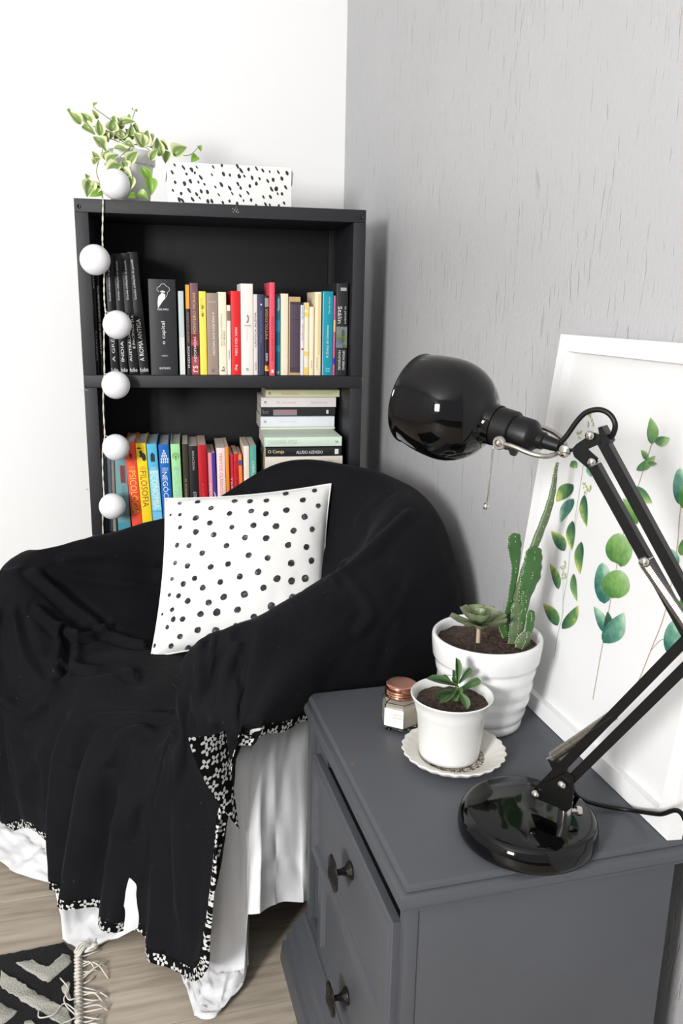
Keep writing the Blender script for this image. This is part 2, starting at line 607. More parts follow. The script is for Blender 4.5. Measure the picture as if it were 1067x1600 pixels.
def portrait(root, t, h):
    mb = MB()
    mb.add([(x * t, -.0006, z * h) for x, z in [(.42, .585), (.50, .575), (.60, .58), (.66, .61), (.64, .645), (.56, .665), (.46, .66), (.52, .645), (.57, .62), (.52, .595)]], [tuple(range(10))])
    mb.add([(x * t, -.0006, z * h) for x, z in [(.25, .553), (.85, .553), (.85, .55), (.25, .55)]], [(0, 1, 2, 3)])
    mb.build('spine_portrait', ink((120, 120, 122)), root, smooth=False, local=True)
CIV = 'Grandes civilizações do passado'
UP = [
 dict(x=(150.4, 156.2, 402), l='thin black history volume against the left side panel of the upper shelf', c=(9, 9, 11), d=.2, t=[('POVOS E', .74, .92, W_, 'u', .5, .42), ('ORIENTE', .12, .38, (190, 190, 188), 'u', .5, .35)]),
 dict(x=(156.8, 162.6, 402), l='thin black volume lettered O MUNDO DO CONHECIMENTO behind the string light cord', c=(9, 9, 11), d=.2, t=[('O MUNDO DO CONHECIMENTO', .18, .76, (205, 205, 200), 'u', .5, .4)]),
 dict(x=(173, 186.5, 399), xt=162.5, l='leaning black volume titled A GRÉCIA, leftmost of the four matching history books', c=(9, 9, 11), d=.2, chain=False, t=[('A GRÉCIA', .11, .42, W_, 'u', .42, .42), ('folio', .02, .055, W_, 'h', .5, .8), (CIV, .62, .94, (200, 200, 198), 'u', .42, .28)]),
 dict(x=(187.5, 200.5, 397), xt=176, l='leaning black volume titled ÍNDIA, second of the four matching history books', c=(9, 9, 11), d=.2, t=[('ÍNDIA ONTEM', .11, .52, W_, 'u', .42, .42), ('folio', .02, .055, W_, 'h', .55, .8), (CIV, .62, .94, (200, 200, 198), 'u', .42, .28)]),
 dict(x=(201.5, 217, 396), xt=188, l='leaning black volume titled AUSTRÁLIA, third of the four matching history books', c=(9, 9, 11), d=.2, t=[('AUSTRÁLIA NOVA', .11, .50, W_, 'u', .28, .3), ('E PACÍFICO SUL', .22, .50, W_, 'u', .68, .28), ('folio', .02, .055, W_, 'h', .5, .75), (CIV, .62, .94, (200, 200, 198), 'u', .42, .28)]),
 dict(x=(218, 234, 395), xt=198, l='leaning black volume titled A ROMA ANTIGA, rightmost of the four matching history books', c=(9, 9, 11), d=.2, t=[('A ROMA ANTIGA', .11, .46, W_, 'u', .42, .42), ('folio', .02, .055, W_, 'h', .5, .8), (CIV, .62, .94, (200, 200, 198), 'u', .42, .28)]),
 dict(x=(236, 278, 436.5), l='thick charcoal book titled o capital with a white engraved head on the spine', c=(44, 45, 48), d=.165, dn=.018, hard=True, ex=capital_head, t=[('o capital', .325, .565, (238, 238, 236), 'u', .52, .17), ('KARL MARX', .68, .70, W_, 'h', .53, .4), ('LIVRO I', .197, .212, W_, 'h', .53, .22), ('BOITEMPO', .06, .082, W_, 'h', .53, .4)], chain=False),
 dict(x=(281, 290, 455), l='slim pale blue grey book right of the thick charcoal one', c=(196, 208, 210), b=[(.0, .45, (222, 224, 220))], chain=False),
 dict(x=(292.5, 299, 444.5), l='slim dark brown book with an orange upper spine', c=(52, 46, 46), b=[(.735, .995, (236, 160, 44))], t=[('SANTA CATARINA', .36, .70, (170, 120, 80), 'u', .5, .5), ('INDIOS', .08, .32, W_, 'u', .5, .4)]),
 dict(x=(299.5, 312, 442.5), l='purple and crimson book with yellow lettering', c=(116, 82, 96), b=[(.0, .45, (168, 62, 74)), (.20, .32, (60, 42, 50)), (.38, .45, (196, 70, 84))], t=[('MONTEIRO MORAIS', .45, .90, (226, 186, 90), 'u', .5, .36), ('INDOMADAS', .14, .42, W_, 'u', .5, .3), ('rs', .03, .10, W_, 'u', .5, .6)]),
 dict(x=(313, 324, 455.5), l='bright yellow narrow book on the upper shelf', c=(246, 226, 92), t=[('CONTOS', .72, .92, (190, 160, 60), 'u', .35, .3), ('e e', .70, .84, K_, 'u', .5, .3)]),
 dict(x=(324.5, 342, 458), l='taupe book titled A RIQUEZA DAS NAÇÕES', c=(158, 138, 126), t=[('A RIQUEZA DAS NAÇÕES', .24, .77, W_, 'd', .6, .30), ('ADAM SMITH', .885, .90, (230, 224, 216), 'h', .5, .62), ('m', .04, .07, K_, 'u', .5, .25)]),
 dict(x=(342.5, 355, 456.5), l='cream book titled HISTÓRIA ECONÔMICA DO BRASIL', c=(240, 232, 206), t=[('HISTÓRIA ECONÔMICA', .35, .74, (120, 116, 80), 'u', .34, .24), ('DO BRASIL', .36, .54, (120, 116, 80), 'u', .7, .22), ('b', .045, .10, K_, 'u', .5, .4)]),
 dict(x=(355.5, 361.5, 477), l='thin short white book wedged between the cream and the red one', c=(236, 232, 222), b=[(.78, .92, (128, 112, 98))], t=[('TOMAR', .22, .36, (110, 100, 90), 'u', .5, .4)]),
 dict(x=(362, 376.5, 455), l='bright red book with white lettering between two white books', c=(222, 38, 40), t=[('MARX, VIDA E OBRA', .23, .57, W_, 'd', .5, .3), ('bp', .05, .12, W_, 'd', .5, .36)]),
 dict(x=(377, 396, 443.5), l='tall white book with a small grey portrait on the spine', c=(238, 234, 226), ex=portrait, t=[('TOLSTOI', .535, .548, (110, 110, 112), 'h', .55, .55), ('ANNA KARENINA', .38, .515, (200, 198, 194), 'd', .5, .12), ('m', .045, .075, K_, 'h', .5, .2)]),
 dict(x=(396.5, 403, 460), l='narrow white book with black lettering beside the navy one', c=(222, 218, 210), t=[('CRITICA ALEMA', .35, .78, (60, 56, 54), 'u', .45, .45), ('NOVA', .06, .16, (60, 56, 54), 'u', .5, .45)]),
 dict(x=(403.5, 413, 460), l='navy blue book with a small white emblem near the top', c=(62, 66, 96), b=[(.865, .885, (200, 214, 236), .4, .65)], t=[('SOCIOLOGIA GERAL', .40, .80, (112, 122, 164), 'd', .5, .3)]),
 dict(x=(413.5, 420, 462), l='thin black book lettered MITOLOGIA with a yellow and red foot', c=(34, 32, 32), b=[(.05, .12, (240, 190, 50)), (.07, .12, (222, 70, 40), .5, .94), (.86, .97, (150, 150, 146))], t=[('MITOLOGIA', .46, .84, (206, 150, 84), 'u', .5, .6), ('NORSE', .18, .28, W_, 'u', .5, .5)]),
 dict(x=(420.5, 429.5, 441.5), dn=.012, l='tall coral pink book standing proud of its neighbours', c=(232, 84, 104), t=[('REALIDADE E UTOPIA', .16, .64, (176, 40, 60), 'u', .5, .4)], b=[(.03, .065, (246, 220, 220), .3, .75)]),
 dict(x=(430, 438, 463), l='narrow teal book touching the coral pink one', c=(26, 118, 142), b=[(.55, .70, (20, 134, 170)), (.30, .38, (16, 138, 176))], t=[('Nietzsche', .82, .97, W_, 'u', .6, .4), ('o', .015, .05, W_, 'h', .5, .5)]),
 dict(x=(438.5, 450, 459), l='plain cream book between the teal and the old leather one', c=(240, 228, 200), pg=(228, 204, 160)),
 dict(x=(450.5, 468.5, 463.5), l='worn purple leather bound old book with tan edges', c=(84, 70, 84), hard=True, b=[(.935, .995, (196, 160, 112), .0, 1.0), (.0, .03, (196, 160, 112), .0, 1.0), (.03, .935, (196, 160, 112), .0, .12), (.90, .935, (58, 46, 54), .14, .98), (.71, .716, (60, 48, 58), .14, .97), (.52, .526, (60, 48, 58), .14, .97), (.06, .10, (66, 52, 64), .14, .97)], pg=(200, 170, 124)),
 dict(x=(469, 474.5, 477), l='thin bluish white book with a small red mark', c=(226, 226, 228), b=[(.36, .39, (214, 40, 60), .3, .8)], t=[('NIETZSCHE', .80, .98, (110, 120, 150), 'u', .5, .4), ('Para Além do Bem', .5, .74, (196, 110, 120), 'u', .5, .45)]),
 dict(x=(475, 482, 473), l='narrow pale book banded with yellow patches', c=(238, 230, 206), b=[(.81, .87, (244, 206, 96)), (.27, .33, (244, 206, 96)), (.0, .11, (244, 206, 96)), (.9, .995, (240, 208, 120))]),
 dict(x=(482.5, 490, 479.5), l='short plain cream book beside the yellow banded one', c=(244, 232, 200), t=[('CONTOS', .1, .22, (170, 140, 90), 'u', .5, .3)]),
 dict(x=(491, 501, 456.5), l='tall cream book with a tan strip left of the turquoise book', c=(242, 228, 194), b=[(.25, .98, (232, 206, 150), .45, .8)], t=[('A RELÍQUIA', .06, .22, (150, 120, 80), 'u', .4, .3)], pg=(214, 205, 190)),
 dict(x=(503, 519, 455.5), l='turquoise book titled A Dança do Universo', c=(24, 148, 168), b=[(.0, .985, (178, 198, 218), .0, .07)], t=[('A Dança do Universo', .21, .60, (214, 238, 240), 'u', .5, .3), ('Marcelo Gleiser', .74, .94, (170, 216, 222), 'u', .6, .2), ('==', .045, .085, (150, 206, 214), 'h', .55, .4)]),
 dict(x=(519.5, 522.5, 462), l='very thin pink and blue booklet squeezed beside the turquoise book', c=(196, 96, 140), b=[(.14, .22, (40, 50, 190)), (.55, .7, (226, 190, 120))]),
 dict(x=(523.5, 541.5, 443), l='black biography of Stálin with a small photograph on the spine', c=(44, 44, 46), b=[(.92, .955, (170, 170, 168), .35, .85), (.305, .535, (120, 128, 126), .04, .97), (.40, .44, (168, 190, 90), .04, .97), (.34, .40, (160, 190, 216), .04, .6), (.36, .50, (50, 54, 56), .5, .75), (.305, .34, (176, 196, 110), .6, .97)], t=[('Stálin', .57, .755, W_, 'd', .32, .34), ('O JOVEM', .57, .755, W_, 'd', .76, .16), ('SIMON SEBAG', .06, .275, W_, 'd', .70, .2), ('MONTEFIORE', .06, .275, W_, 'd', .34, .2)]),
]
shelf_books(UP, SZM, 585.5, 'books standing on the upper shelf')

def icon_poly(rgb, polys):
    def f(root, t, h):
        mb = MB()
        for pts in polys:
            mb.add([(x * t, -.0006, z * h) for x, z in pts], [tuple(range(len(pts)))])
        mb.build('spine_emblem', ink(rgb), root, smooth=False, local=True)
    return f
def circ(cx, cz, rx, rz, n=12, a0=0, a1=2 * PI):
    return [(cx + rx * math.cos(a), cz + rz * math.sin(a)) for a in np.linspace(a0, a1, n, endpoint=False)]
ic_psi = icon_poly((90, 30, 26), [circ(.5, .865, .14, .018), [(.36, .855), (.64, .855), (.5, .815)], circ(.42, .905, .07, .012)])
ic_fil = icon_poly((40, 34, 20), [circ(.6, .85, .3, .045, 10, -.5, 3.6), circ(.45, .90, .14, .02), circ(.3, .935, .22, .02, 8, 0, PI), circ(.72, .83, .2, .03)])
ic_eco = icon_poly((22, 40, 50), [[(.3, .80), (.72, .80), (.72, .88), (.5, .905), (.3, .88)]])
ic_neg = icon_poly((232, 238, 246), [circ(x, z, .07, .012, 8) for z, xs in ((.93, (.5,)), (.90, (.4, .6)), (.87, (.3, .5, .7)), (.835, (.22, .42, .62, .82)), (.80, (.2, .4, .6, .8))) for x in xs] + [[(x - .05, z - .022), (x + .05, z - .022), (x, z)] for z, xs in ((.93, (.5,)), (.90, (.4, .6)), (.87, (.3, .5, .7)), (.835, (.22, .42, .62, .82))) for x in xs])
def ic_pol(root, t, h):
    mb = MB()
    mb.tube([(t * .5 + t * .33 * math.cos(a), -.0006, h * .865 + t * .33 * math.sin(a)) for a in np.linspace(-1.2, 4.3, 18)], .0006, 6)
    mb.tube([(t * .5 + t * .15 * math.cos(a), -.0006, h * .868 + t * .15 * math.sin(a)) for a in np.linspace(0, 2 * PI, 12)], .0006, 6)
    mb.bar((t * .5, -.0006, h * .81), (t * .5, -.0006, h * .868), (1, 0, 0), .0014, .0006)
    mb.build('spine_emblem', ink((34, 74, 44)), root, smooth=False, local=True)
LP_ = (206, 206, 208)
LOW = [
 dict(x=(163.5, 169.5, 716), xt=160, l='thin slate grey booklet leftmost behind the string light balls', c=(84, 96, 102), d=.18, chain=False),
 dict(x=(170, 176.5, 716), xt=166, l='thin grey blue booklet second from left behind the string light balls', c=(104, 116, 124), d=.18),
 dict(x=(177, 183.5, 716), xt=172.5, l='thin beige booklet with a black strip behind the string light balls', c=(150, 140, 130), b=[(.0, 1., (30, 30, 32), .72, 1.0)], d=.18),
 dict(x=(185, 205, 716), xt=177, l='teal grey book with a dark red title patch left of the red book', c=(112, 158, 164), d=.18, b=[(.66, .90, (128, 62, 56), .45, .85), (.0, .12, (64, 150, 168), .02, .98)], t=[('HISTÓRIA', .68, .88, (60, 24, 24), 'd', .65, .25), ('DO BRASIL', .40, .62, (96, 130, 132), 'd', .6, .25)]),
 dict(x=(207.5, 223.5, 692), xt=194, dn=.02, l='orange red book titled PSICOLOGIA', c=(240, 84, 60), d=.19, hard=True, pg=LP_, ex=ic_psi, t=[('PSICOLOGIA', .20, .69, (250, 200, 80), 'd', .5, .62), ('O LIVRO DA', .70, .74, (250, 200, 80), 'h', .5, .6)]),
 dict(x=(224, 240, 693), xt=211, dn=.02, l='yellow book titled FILOSOFIA', c=(250, 214, 40), d=.19, hard=True, pg=LP_, ex=ic_fil, t=[('FILOSOFIA', .28, .69, (150, 66, 34), 'd', .5, .6), ('O LIVRO DA', .70, .74, (214, 160, 40), 'h', .5, .6)]),
 dict(x=(240.5, 256, 694), xt=228.5, dn=.02, l='light blue book titled ECONOMIA', c=(86, 184, 222), d=.19, hard=True, pg=LP_, ex=ic_eco, b=[(.02, .22, (120, 196, 232)), (.24, .70, (150, 214, 236))], t=[('ECONOMIA', .26, .69, (236, 244, 214), 'd', .5, .62), ('O LIVRO DA', .70, .74, (236, 244, 236), 'h', .5, .6)]),
 dict(x=(256.5, 272.5, 695), xt=247, dn=.02, l='royal blue book titled NEGÓCIOS', c=(28, 104, 186), d=.19, hard=True, pg=LP_, ex=ic_neg, t=[('NEGÓCIOS', .26, .69, (226, 234, 246), 'd', .5, .6), ('O LIVRO DOS', .70, .74, (226, 234, 246), 'h', .5, .6)]),
 dict(x=(273.5, 288, 694), xt=266, dn=.02, l='mint green book titled POLÍTICA with a round symbol', c=(166, 226, 160), d=.19, hard=True, pg=LP_, ex=ic_pol, t=[('POLÍTICA', .26, .69, (166, 206, 214), 'd', .5, .6), ('O LIVRO DA', .70, .74, (166, 206, 214), 'h', .5, .6)]),
 dict(x=(288.5, 298, 694), xt=284, dn=.03, l='dark olive book lettered O PODER DO between mint green and black', c=(58, 54, 40), d=.16, t=[('O PODER DO HÁBITO', .06, .6, (180, 170, 140), 'd', .5, .35)]),
 dict(x=(299, 313, 697), xt=294, dn=.02, l='thick black biography with white lettering left of the crimson book', c=(34, 34, 36), d=.165, t=[('STEVE JOBS', .20, .46, (220, 220, 218), 'd', .5, .4), ('ISAACSON', .72, .94, (190, 190, 188), 'd', .5, .22)], pg=(210, 208, 200)),
 dict(x=(313.5, 327, 695), xt=308, dn=.02, l='crimson red book right of the thick black biography', c=(190, 26, 40), d=.165, t=[('A GUERRA NO FIM', .15, .55, (222, 80, 84), 'd', .5, .25)], pg=(222, 206, 196)),
 dict(x=(327.5, 335, 708), xt=323, dn=.03, l='slim pink book right of the crimson one on the lower shelf', c=(238, 150, 164), d=.15, t=[('MEUS DIAS', .15, .6, (250, 220, 224), 'd', .5, .4)]),
 dict(x=(335.5, 341.5, 708), xt=329.5, dn=.03, l='slim violet blue book on the lower shelf', c=(62, 54, 150), d=.15, t=[('ARTE', .1, .5, W_, 'd', .5, .4)]),
 dict(x=(342, 355, 700), xt=338, dn=.018, l='pinkish white book titled TEXTOS CLÁSSICOS DO DESIGN', c=(246, 222, 220), d=.17, t=[('TEXTOS CLÁSSICOS DO DESIGN', .08, .94, (226, 70, 66), 'd', .5, .42)], pg=(236, 228, 220)),
 dict(x=(355.5, 361, 699), xt=351.5, dn=.02, l='slim orange book beside the pinkish white design book', c=(244, 146, 44), d=.17, pg=(236, 228, 220)),
 dict(x=(361.5, 368, 711), xt=357.5, dn=.03, l='slim rose red book right of the orange one', c=(206, 54, 74), d=.14, t=[('TRÊS GUINÉUS', .06, .7, (250, 220, 220), 'd', .5, .45)]),
 dict(x=(368.5, 376, 709), xt=364.5, dn=.03, l='slim scarlet book with dark lettering', c=(206, 40, 40), d=.14, t=[('LORCA', .3, .9, (120, 20, 24), 'd', .5, .4)]),
 dict(x=(376.5, 382, 711), xt=372, dn=.03, l='slim orange book with a blue square near the top', c=(240, 132, 60), d=.14, b=[(.86, .93, (60, 70, 170))]),
 dict(x=(383, 391.5, 697), xt=380.5, dn=.02, l='pale cream book left of the sea green one', c=(238, 226, 210), d=.16, b=[(.0, .5, (240, 120, 70), .0, .35)]),
 dict(x=(392, 402, 697), xt=390, dn=.02, l='sea green book beside the stack of lying books', c=(92, 172, 160), d=.16, t=[('OBRA', .62, .82, (210, 236, 226), 'd', .5, .4), ('II', .3, .42, (210, 236, 226), 'd', .5, .4)]),
]
shelf_books(LOW, SZL, 835, 'books standing on the lower shelf')

# stack of lying books at the right of the lower shelf
M_PG = paper(PAGE)
def lying_book(label, xl, xr, yt, yb, cover, texts=(), bands=(), dn=.02, depth=.15, z0=None, page=PAGE, hid=False):
    u0, za = shp(xl, yt, dn); u1, zb = shp(xr, yt, dn)
    z1 = za
    zlow = shp(xl, yb, dn)[1] if z0 is None else z0
    t, L = z1 - zlow, u1 - u0
    # local book frame: x thickness, y depth, z height -> lay it on its side (spine to the front)
    o = empty('book', SP(u0, dn, z1), (0, 0, SYAW), label, 'book', 'books lying in a stack on the lower shelf')
    o.rotation_euler = (0, math.radians(90), SYAW)
    build_book(o, t, L, depth, cover, texts, bands, page)
    return zlow
ST = [
 ('pale yellow green paperback on top of the lying stack', 415, 530.5, 609, 620.5, (232, 230, 190), [('m', .04, .07, K_, 'u', .5, .3), ('Ensaios críticos', .22, .45, (224, 170, 170), 'u', .5, .35), ('Leituras poéticas', .56, .9, (196, 200, 170), 'u', .5, .35)], (), .02),
 ('pinkish white paperback, second from the top of the lying stack', 408, 525, 621, 636.5, (244, 236, 234), [('m', .04, .07, K_, 'u', .5, .22), ('A náusea', .2, .46, (216, 200, 200), 'u', .5, .25), ('Sartre', .66, .88, (204, 188, 190), 'u', .5, .25)], (), .016),
 ('black paperback with a pink and white picture in the lying stack', 408, 523.5, 637, 650, (46, 46, 48), [('bt', .02, .10, (120, 120, 120), 'u', .5, .5), ('ANTÔNIO', .16, .48, (226, 90, 130), 'u', .45, .4)], [(.16, .48, (140, 140, 142), .25, .95), (.88, .91, (230, 230, 230), .3, .75)], .018),
 ('bluish white paperback under the black one with the pink picture', 407, 522.5, 651, 667.5, (236, 240, 246), [('m', .045, .075, K_, 'u', .5, .22), ('Crime e castigo', .24, .48, (216, 220, 228), 'u', .5, .22)], (), .02),
]
_zm = shp(413, 683.5, -.004)[1]
_dnU = float(on_z(407, 671.5, _zm) @ UN) - SD      # how far back the upper books of the stack sit
for (l, a, b, yt, yb, c, tx, bd, dn) in ST:
    lying_book(l, a, b, yt, yb, c, tx, bd, _dnU + dn - .02, .14)
lying_book('thin cream paperback above the mint green book in the lying stack', 407, 523, 668, 671.4, (236, 232, 214), (), (), _dnU, .14, z0=_zm + .0004)
lying_book('mint green paperback sticking out furthest from the lying stack', 413, 534, 683.5, 698.5, (214, 232, 214), [('SAGARANA  ROSA', .05, .42, (190, 206, 190), 'u', .5, .45), ('M', .92, .95, K_, 'd', .5, .25)], (), -.004, .165)
lying_book('black book lettered O Coruja, Aluísio Azevedo, in the lying stack', 415, 533.5, 700, 713.5, (40, 40, 44), [('O Coruja', .03, .24, (240, 226, 170), 'u', .5, .5), ('ALUÍSIO AZEVEDO', .40, .75, W_, 'u', .5, .45)], [(.91, .96, (232, 232, 228), .2, .8)], .0)
lying_book('thick beige paperback under the black O Coruja book', 414, 535, 714, 733.5, (226, 218, 206), [('MEMÓRIAS PÓSTUMAS', .28, .58, (160, 156, 150), 'u', .45, .3), ('MACHADO', .64, .88, (160, 156, 150), 'u', .45, .3)], (), .0, page=(196, 160, 120))
lying_book('black book with cream initials half hidden at the bottom of the lying stack', 415, 535, 734.5, 752, (36, 36, 38), [('J.R.', .04, .16, (240, 232, 200), 'u', .5, .5)], (), .0)
_z = shp(415, 752.5, .0)[1]
lying_book('pale cloth book low in the lying stack, behind the chair back', 414, 534, 752.5, 790, (190, 184, 170), (), (), .0)
lying_book('grey cloth book at the foot of the lying stack, behind the chair back', 414, 534, 790.5, 835, (120, 118, 116), (), (), .0, z0=SZL + .0004)

# ================================================================ things on top of the shelf
M_POTW = mat('white_ceramic', (228, 228, 228), .22, spec=.5)
M_SOIL = None
def soil_material():
    t = NT('dark_soil')
    co = t.coord()
    n = t.noise(co, 190, 6, .8)
    c = t.ramp(n, [(.32, lin((22, 15, 12))), (.48, lin((58, 43, 34))), (.60, lin((92, 72, 58))), (.70, lin((140, 120, 100)))])
    t.set(Base_Color=c, Roughness=.95)
    t.bump(n, .8, .004)
    return t.m
M_SOIL = soil_material()
def leaf_material(name, inner, margin, edge=.62, gloss=.35, vary=.12):
    t = NT(name)
    uv = t.node('ShaderNodeUVMap')
    sp = t.node('ShaderNodeSeparateXYZ'); t.l.new(uv.outputs[0], sp.inputs[0])
    ac = t.math('ABSOLUTE', sp.outputs[0])
    n = t.noise(t.coord(), 90, 3)
    e = t.math('ADD', ac, t.math('MULTIPLY', t.math('SUBTRACT', n, .5), .5))
    mr = t.node('ShaderNodeMapRange'); t.put(mr.inputs[0], e)
    mr.inputs[1].default_value, mr.inputs[2].default_value = edge - .12, edge + .12
    oi = t.node('ShaderNodeObjectInfo')
    i2 = t.mix(oi.outputs['Random'], lin(inner), tuple(v * (1 + 1.6 * vary) for v in lin(inner)[:3]) + (1,))
    c = t.mix(mr.outputs[0], i2, lin(margin))
    t.set(Base_Color=c, Roughness=gloss)
    t.b.inputs['Subsurface Weight'].default_value = 0.0
    t.bump(ac, .15, .001)
    return t.m
def leaf_mesh(name, m, tipw=1.6, fold=.18, curl=.15, na=12, nc=6, thick=0.0, shape=None):
    """unit leaf: base at origin, tip at +x, width about 1 in y (scale y), normal +z"""
    mb = MB(); mb.uv = []
    P = []
    for i in range(na + 1):
        t = i / na
        w = shape(t) if shape else (math.sin(PI * min(1, t ** .75)) ** .9) * .5
        if i == na: w = 0.002
        if i == 0: w = max(w, .01)
        rowp = []
        for j in range(nc + 1):
            q = -1 + 2 * j / nc
            rowp.append((t, q * w, abs(q) * w * fold * 2 - curl * t * t + curl * .3 * math.sin(PI * t)))
            mb.uv.append((q, t))
        P.append(rowp)
    mb.grid(P)
    if thick:
        n0 = len(mb.v)
        P2 = [[(p[0], p[1], p[2] - thick * math.sin(PI * min(.98, max(.04, i / na))) * (1 - (2 * j / nc - 1) ** 2 * .98)) for j, p in enumerate(r)] for i, r in enumerate(P)]
        mb.grid([list(reversed(r)) for r in P2])
        mb.uv += [u for i in range(na + 1) for u in reversed(mb.uv[i * (nc + 1):(i + 1) * (nc + 1)])]
    o = mb.build(name, m, None, smooth=True, angle=180)
    me = o.data
    bpy.data.objects.remove(o, do_unlink=True)
    return me
def put_leaf(name, me, base, tip, width, up, parent, roll=0.0, zs=None):
    base, tip = Vector(base), Vector(tip)
    x = tip - base
    L = x.length
    x.normalize()
    up = Vector(up)
    y = up.cross(x)
    if y.length < 1e-4: y = Vector((0, 1, 0)).cross(x)
    y.normalize()
    z = x.cross(y)
    if roll:
        R = Matrix.Rotation(roll, 3, x)
        y, z = R @ y, R @ z
    Mx = Matrix(((x.x * L, y.x * width, z.x * (zs or L), base.x), (x.y * L, y.y * width, z.y * (zs or L), base.y), (x.z * L, y.z * width, z.z * (zs or L), base.z), (0, 0, 0, 1)))
    o = link(name, me, parent)
    o.matrix_basis = Mx
    return o

# --- trailing variegated plant in a white pot
pc_u, pc_dn = shp(204, 310, .112)[0], .112
PC = SP(pc_u, pc_dn, SZT)
hoya = empty('potted_plant', PC, (0, 0, 0), 'trailing plant with cream edged leaves in a white pot on top of the bookshelf', 'plant')
pr = .062
MB().lathe([(.001, .001), (pr * .74, 0), (pr * .78, .004), (pr * .93, .085), (pr * .94, .092), (pr * 1.02, .094), (pr * 1.05, .1), (pr * 1.05, .122), (pr * 1.0, .126), (pr * .95, .122), (pr * .92, .10)], 40, PC).build('pot', M_POTW, hoya)
MB().lathe([(.0005, .112), (pr * .5, .111), (pr * .94, .108)], 24, PC).build('soil', M_SOIL, hoya)
M_HOYA = leaf_material('variegated_leaf', (116, 142, 78), (222, 226, 176), .58)
M_HOYA2 = leaf_material('fresh_green_leaf', (112, 152, 52), (150, 182, 84), .75)
M_VINE = mat('vine_stem', (140, 138, 96), .6)
hm = leaf_mesh('leaf', M_HOYA, fold=.22, curl=.12)
hm2 = leaf_mesh('leaf', M_HOYA2, fold=.2, curl=.12)
def hz(x, y, dn):
    u, z = shp(x, y, dn)
    return SP(u, dn, z)
VINES = [
 [(205, 228, .10), (190, 208, .09), (176, 190, .07), (163, 180, .05), (147, 168, .04), (149, 161, .04)],
 [(200, 226, .10), (176, 212, .07), (152, 200, .04), (138, 194, .03), (118, 181, .02), (106, 174, .02)],
 [(196, 226, .09), (166, 216, .05), (160, 236, .03), (153, 256, .025), (151, 270, .025), (155, 284, .025), (156, 300, .02)],
 [(206, 228, .09), (206, 228, .05), (194, 239, .02), (188, 246, .015), (188, 262, .015), (184, 272, .015), (194, 280, .015), (203, 272, .015)],
 [(208, 226, .09), (216, 226, .06), (230, 232, .02), (235, 240, .015), (232, 262, .015), (232, 279, .015), (222, 300, .015), (212, 306, .015)],
 [(210, 226, .10), (228, 228, .09), (248, 234, .07), (268, 238, .06), (290, 243, .06), (300, 240, .06), (309, 231, .06)],
 [(204, 226, .10), (199, 215, .09), (203, 200, .09), (207, 185, .08), (211, 173, .08)],
]
for vpts in VINES:
    MB().tube(catmull([hz(*p) for p in vpts], 5), .0011, 6).build('stem', M_VINE, hoya)
LV = [  # zoom coordinates of the leaf: base, tip, width, depth
 ((158, 192), (86, 112), 42, .02, 0), ((222, 196), (172, 118), 52, .03, 0), ((176, 212), (258, 258), 46, .03, 0), ((297, 272), (284, 170), 40, .04, 0),
 ((378, 240), (384, 165), 52, .06, 0), ((438, 200), (530, 172), 40, .08, 0), ((278, 156), (244, 96), 22, .05, 0), ((376, 150), (408, 178), 30, .06, 0),
 ((318, 350), (255, 282), 52, .04, 0), ((396, 296), (480, 280), 40, .08, 0), ((505, 272), (515, 205), 34, .08, 0), ((594, 352), (540, 258), 56, .03, 0),
 ((600, 340), (625, 244), 50, .03, 0), ((280, 450), (246, 386), 34, .03, 0), ((398, 362), (488, 374), 34, .04, 0), ((352, 468), (412, 404), 46, .02, 0),
 ((496, 462), (546, 388), 50, .02, 0), ((455, 460), (478, 520), 44, .015, 0), ((428, 482), (336, 548), 56, .01, 0), ((516, 562), (482, 664), 42, .01, 0),
 ((436, 514), (512, 588), 44, .012, 0), ((632, 570), (584, 492), 40, .012, 1), ((640, 572), (655, 676), 48, .012, 1), ((650, 440), (688, 370), 36, .02, 0),
 ((706, 412), (690, 296), 50, .05, 0), ((706, 330), (762, 366), 40, .06, 0), ((812, 412), (886, 352), 66, .06, 0), ((762, 388), (748, 456), 50, .06, 0),
 ((980, 348), (996, 380), 20, .06, 1), ((966, 420), (934, 452), 36, .06, 1), ((232, 588), (206, 690), 58, .02, 0), ((288, 616), (240, 672), 48, .02, 0),
 ((294, 600), (318, 632), 40, .02, 0), ((312, 678), (228, 690), 36, .012, 1), ((540, 700), (494, 700), 28, .012, 1), ((560, 682), (626, 708), 38, .012, 1),
 ((210, 552), (204, 580), 26, .025, 0), ((410, 250), (470, 308), 34, .08, 0), ((520, 210), (566, 250), 34, .09, 0), ((320, 268), (352, 312), 36, .05, 0),
 ((480, 150), (506, 160), 26, .09, 1), ((540, 96), (552, 108), 12, .08, 1), ((522, 98), (516, 88), 12, .08, 1), ((250, 70), (274, 46), 14, .04, 1), ((430, 240), (400, 180), 44, .09, 0), ((470, 260), (430, 300), 46, .08, 0), ((520, 300), (480, 230), 46, .09, 0), ((360, 300), (330, 240), 44, .07, 0), ((450, 210), (420, 150), 36, .10, 0), ((560, 260), (600, 310), 40, .07, 0), ((350, 250), (300, 300), 40, .06, 0), ((620, 270), (650, 330), 40, .05, 0), ((700, 380), (650, 350), 36, .06, 0), ((300, 330), (340, 380), 36, .04, 0), ((330, 440), (352, 380), 34, .03, 0), ((470, 330), (530, 350), 40, .05, 0), ((250, 470), (290, 430), 30, .03, 0), ((256, 640), (220, 580), 44, .02, 0), ((66, 96), (90, 112), 16, .02, 1)]
random.seed(3)
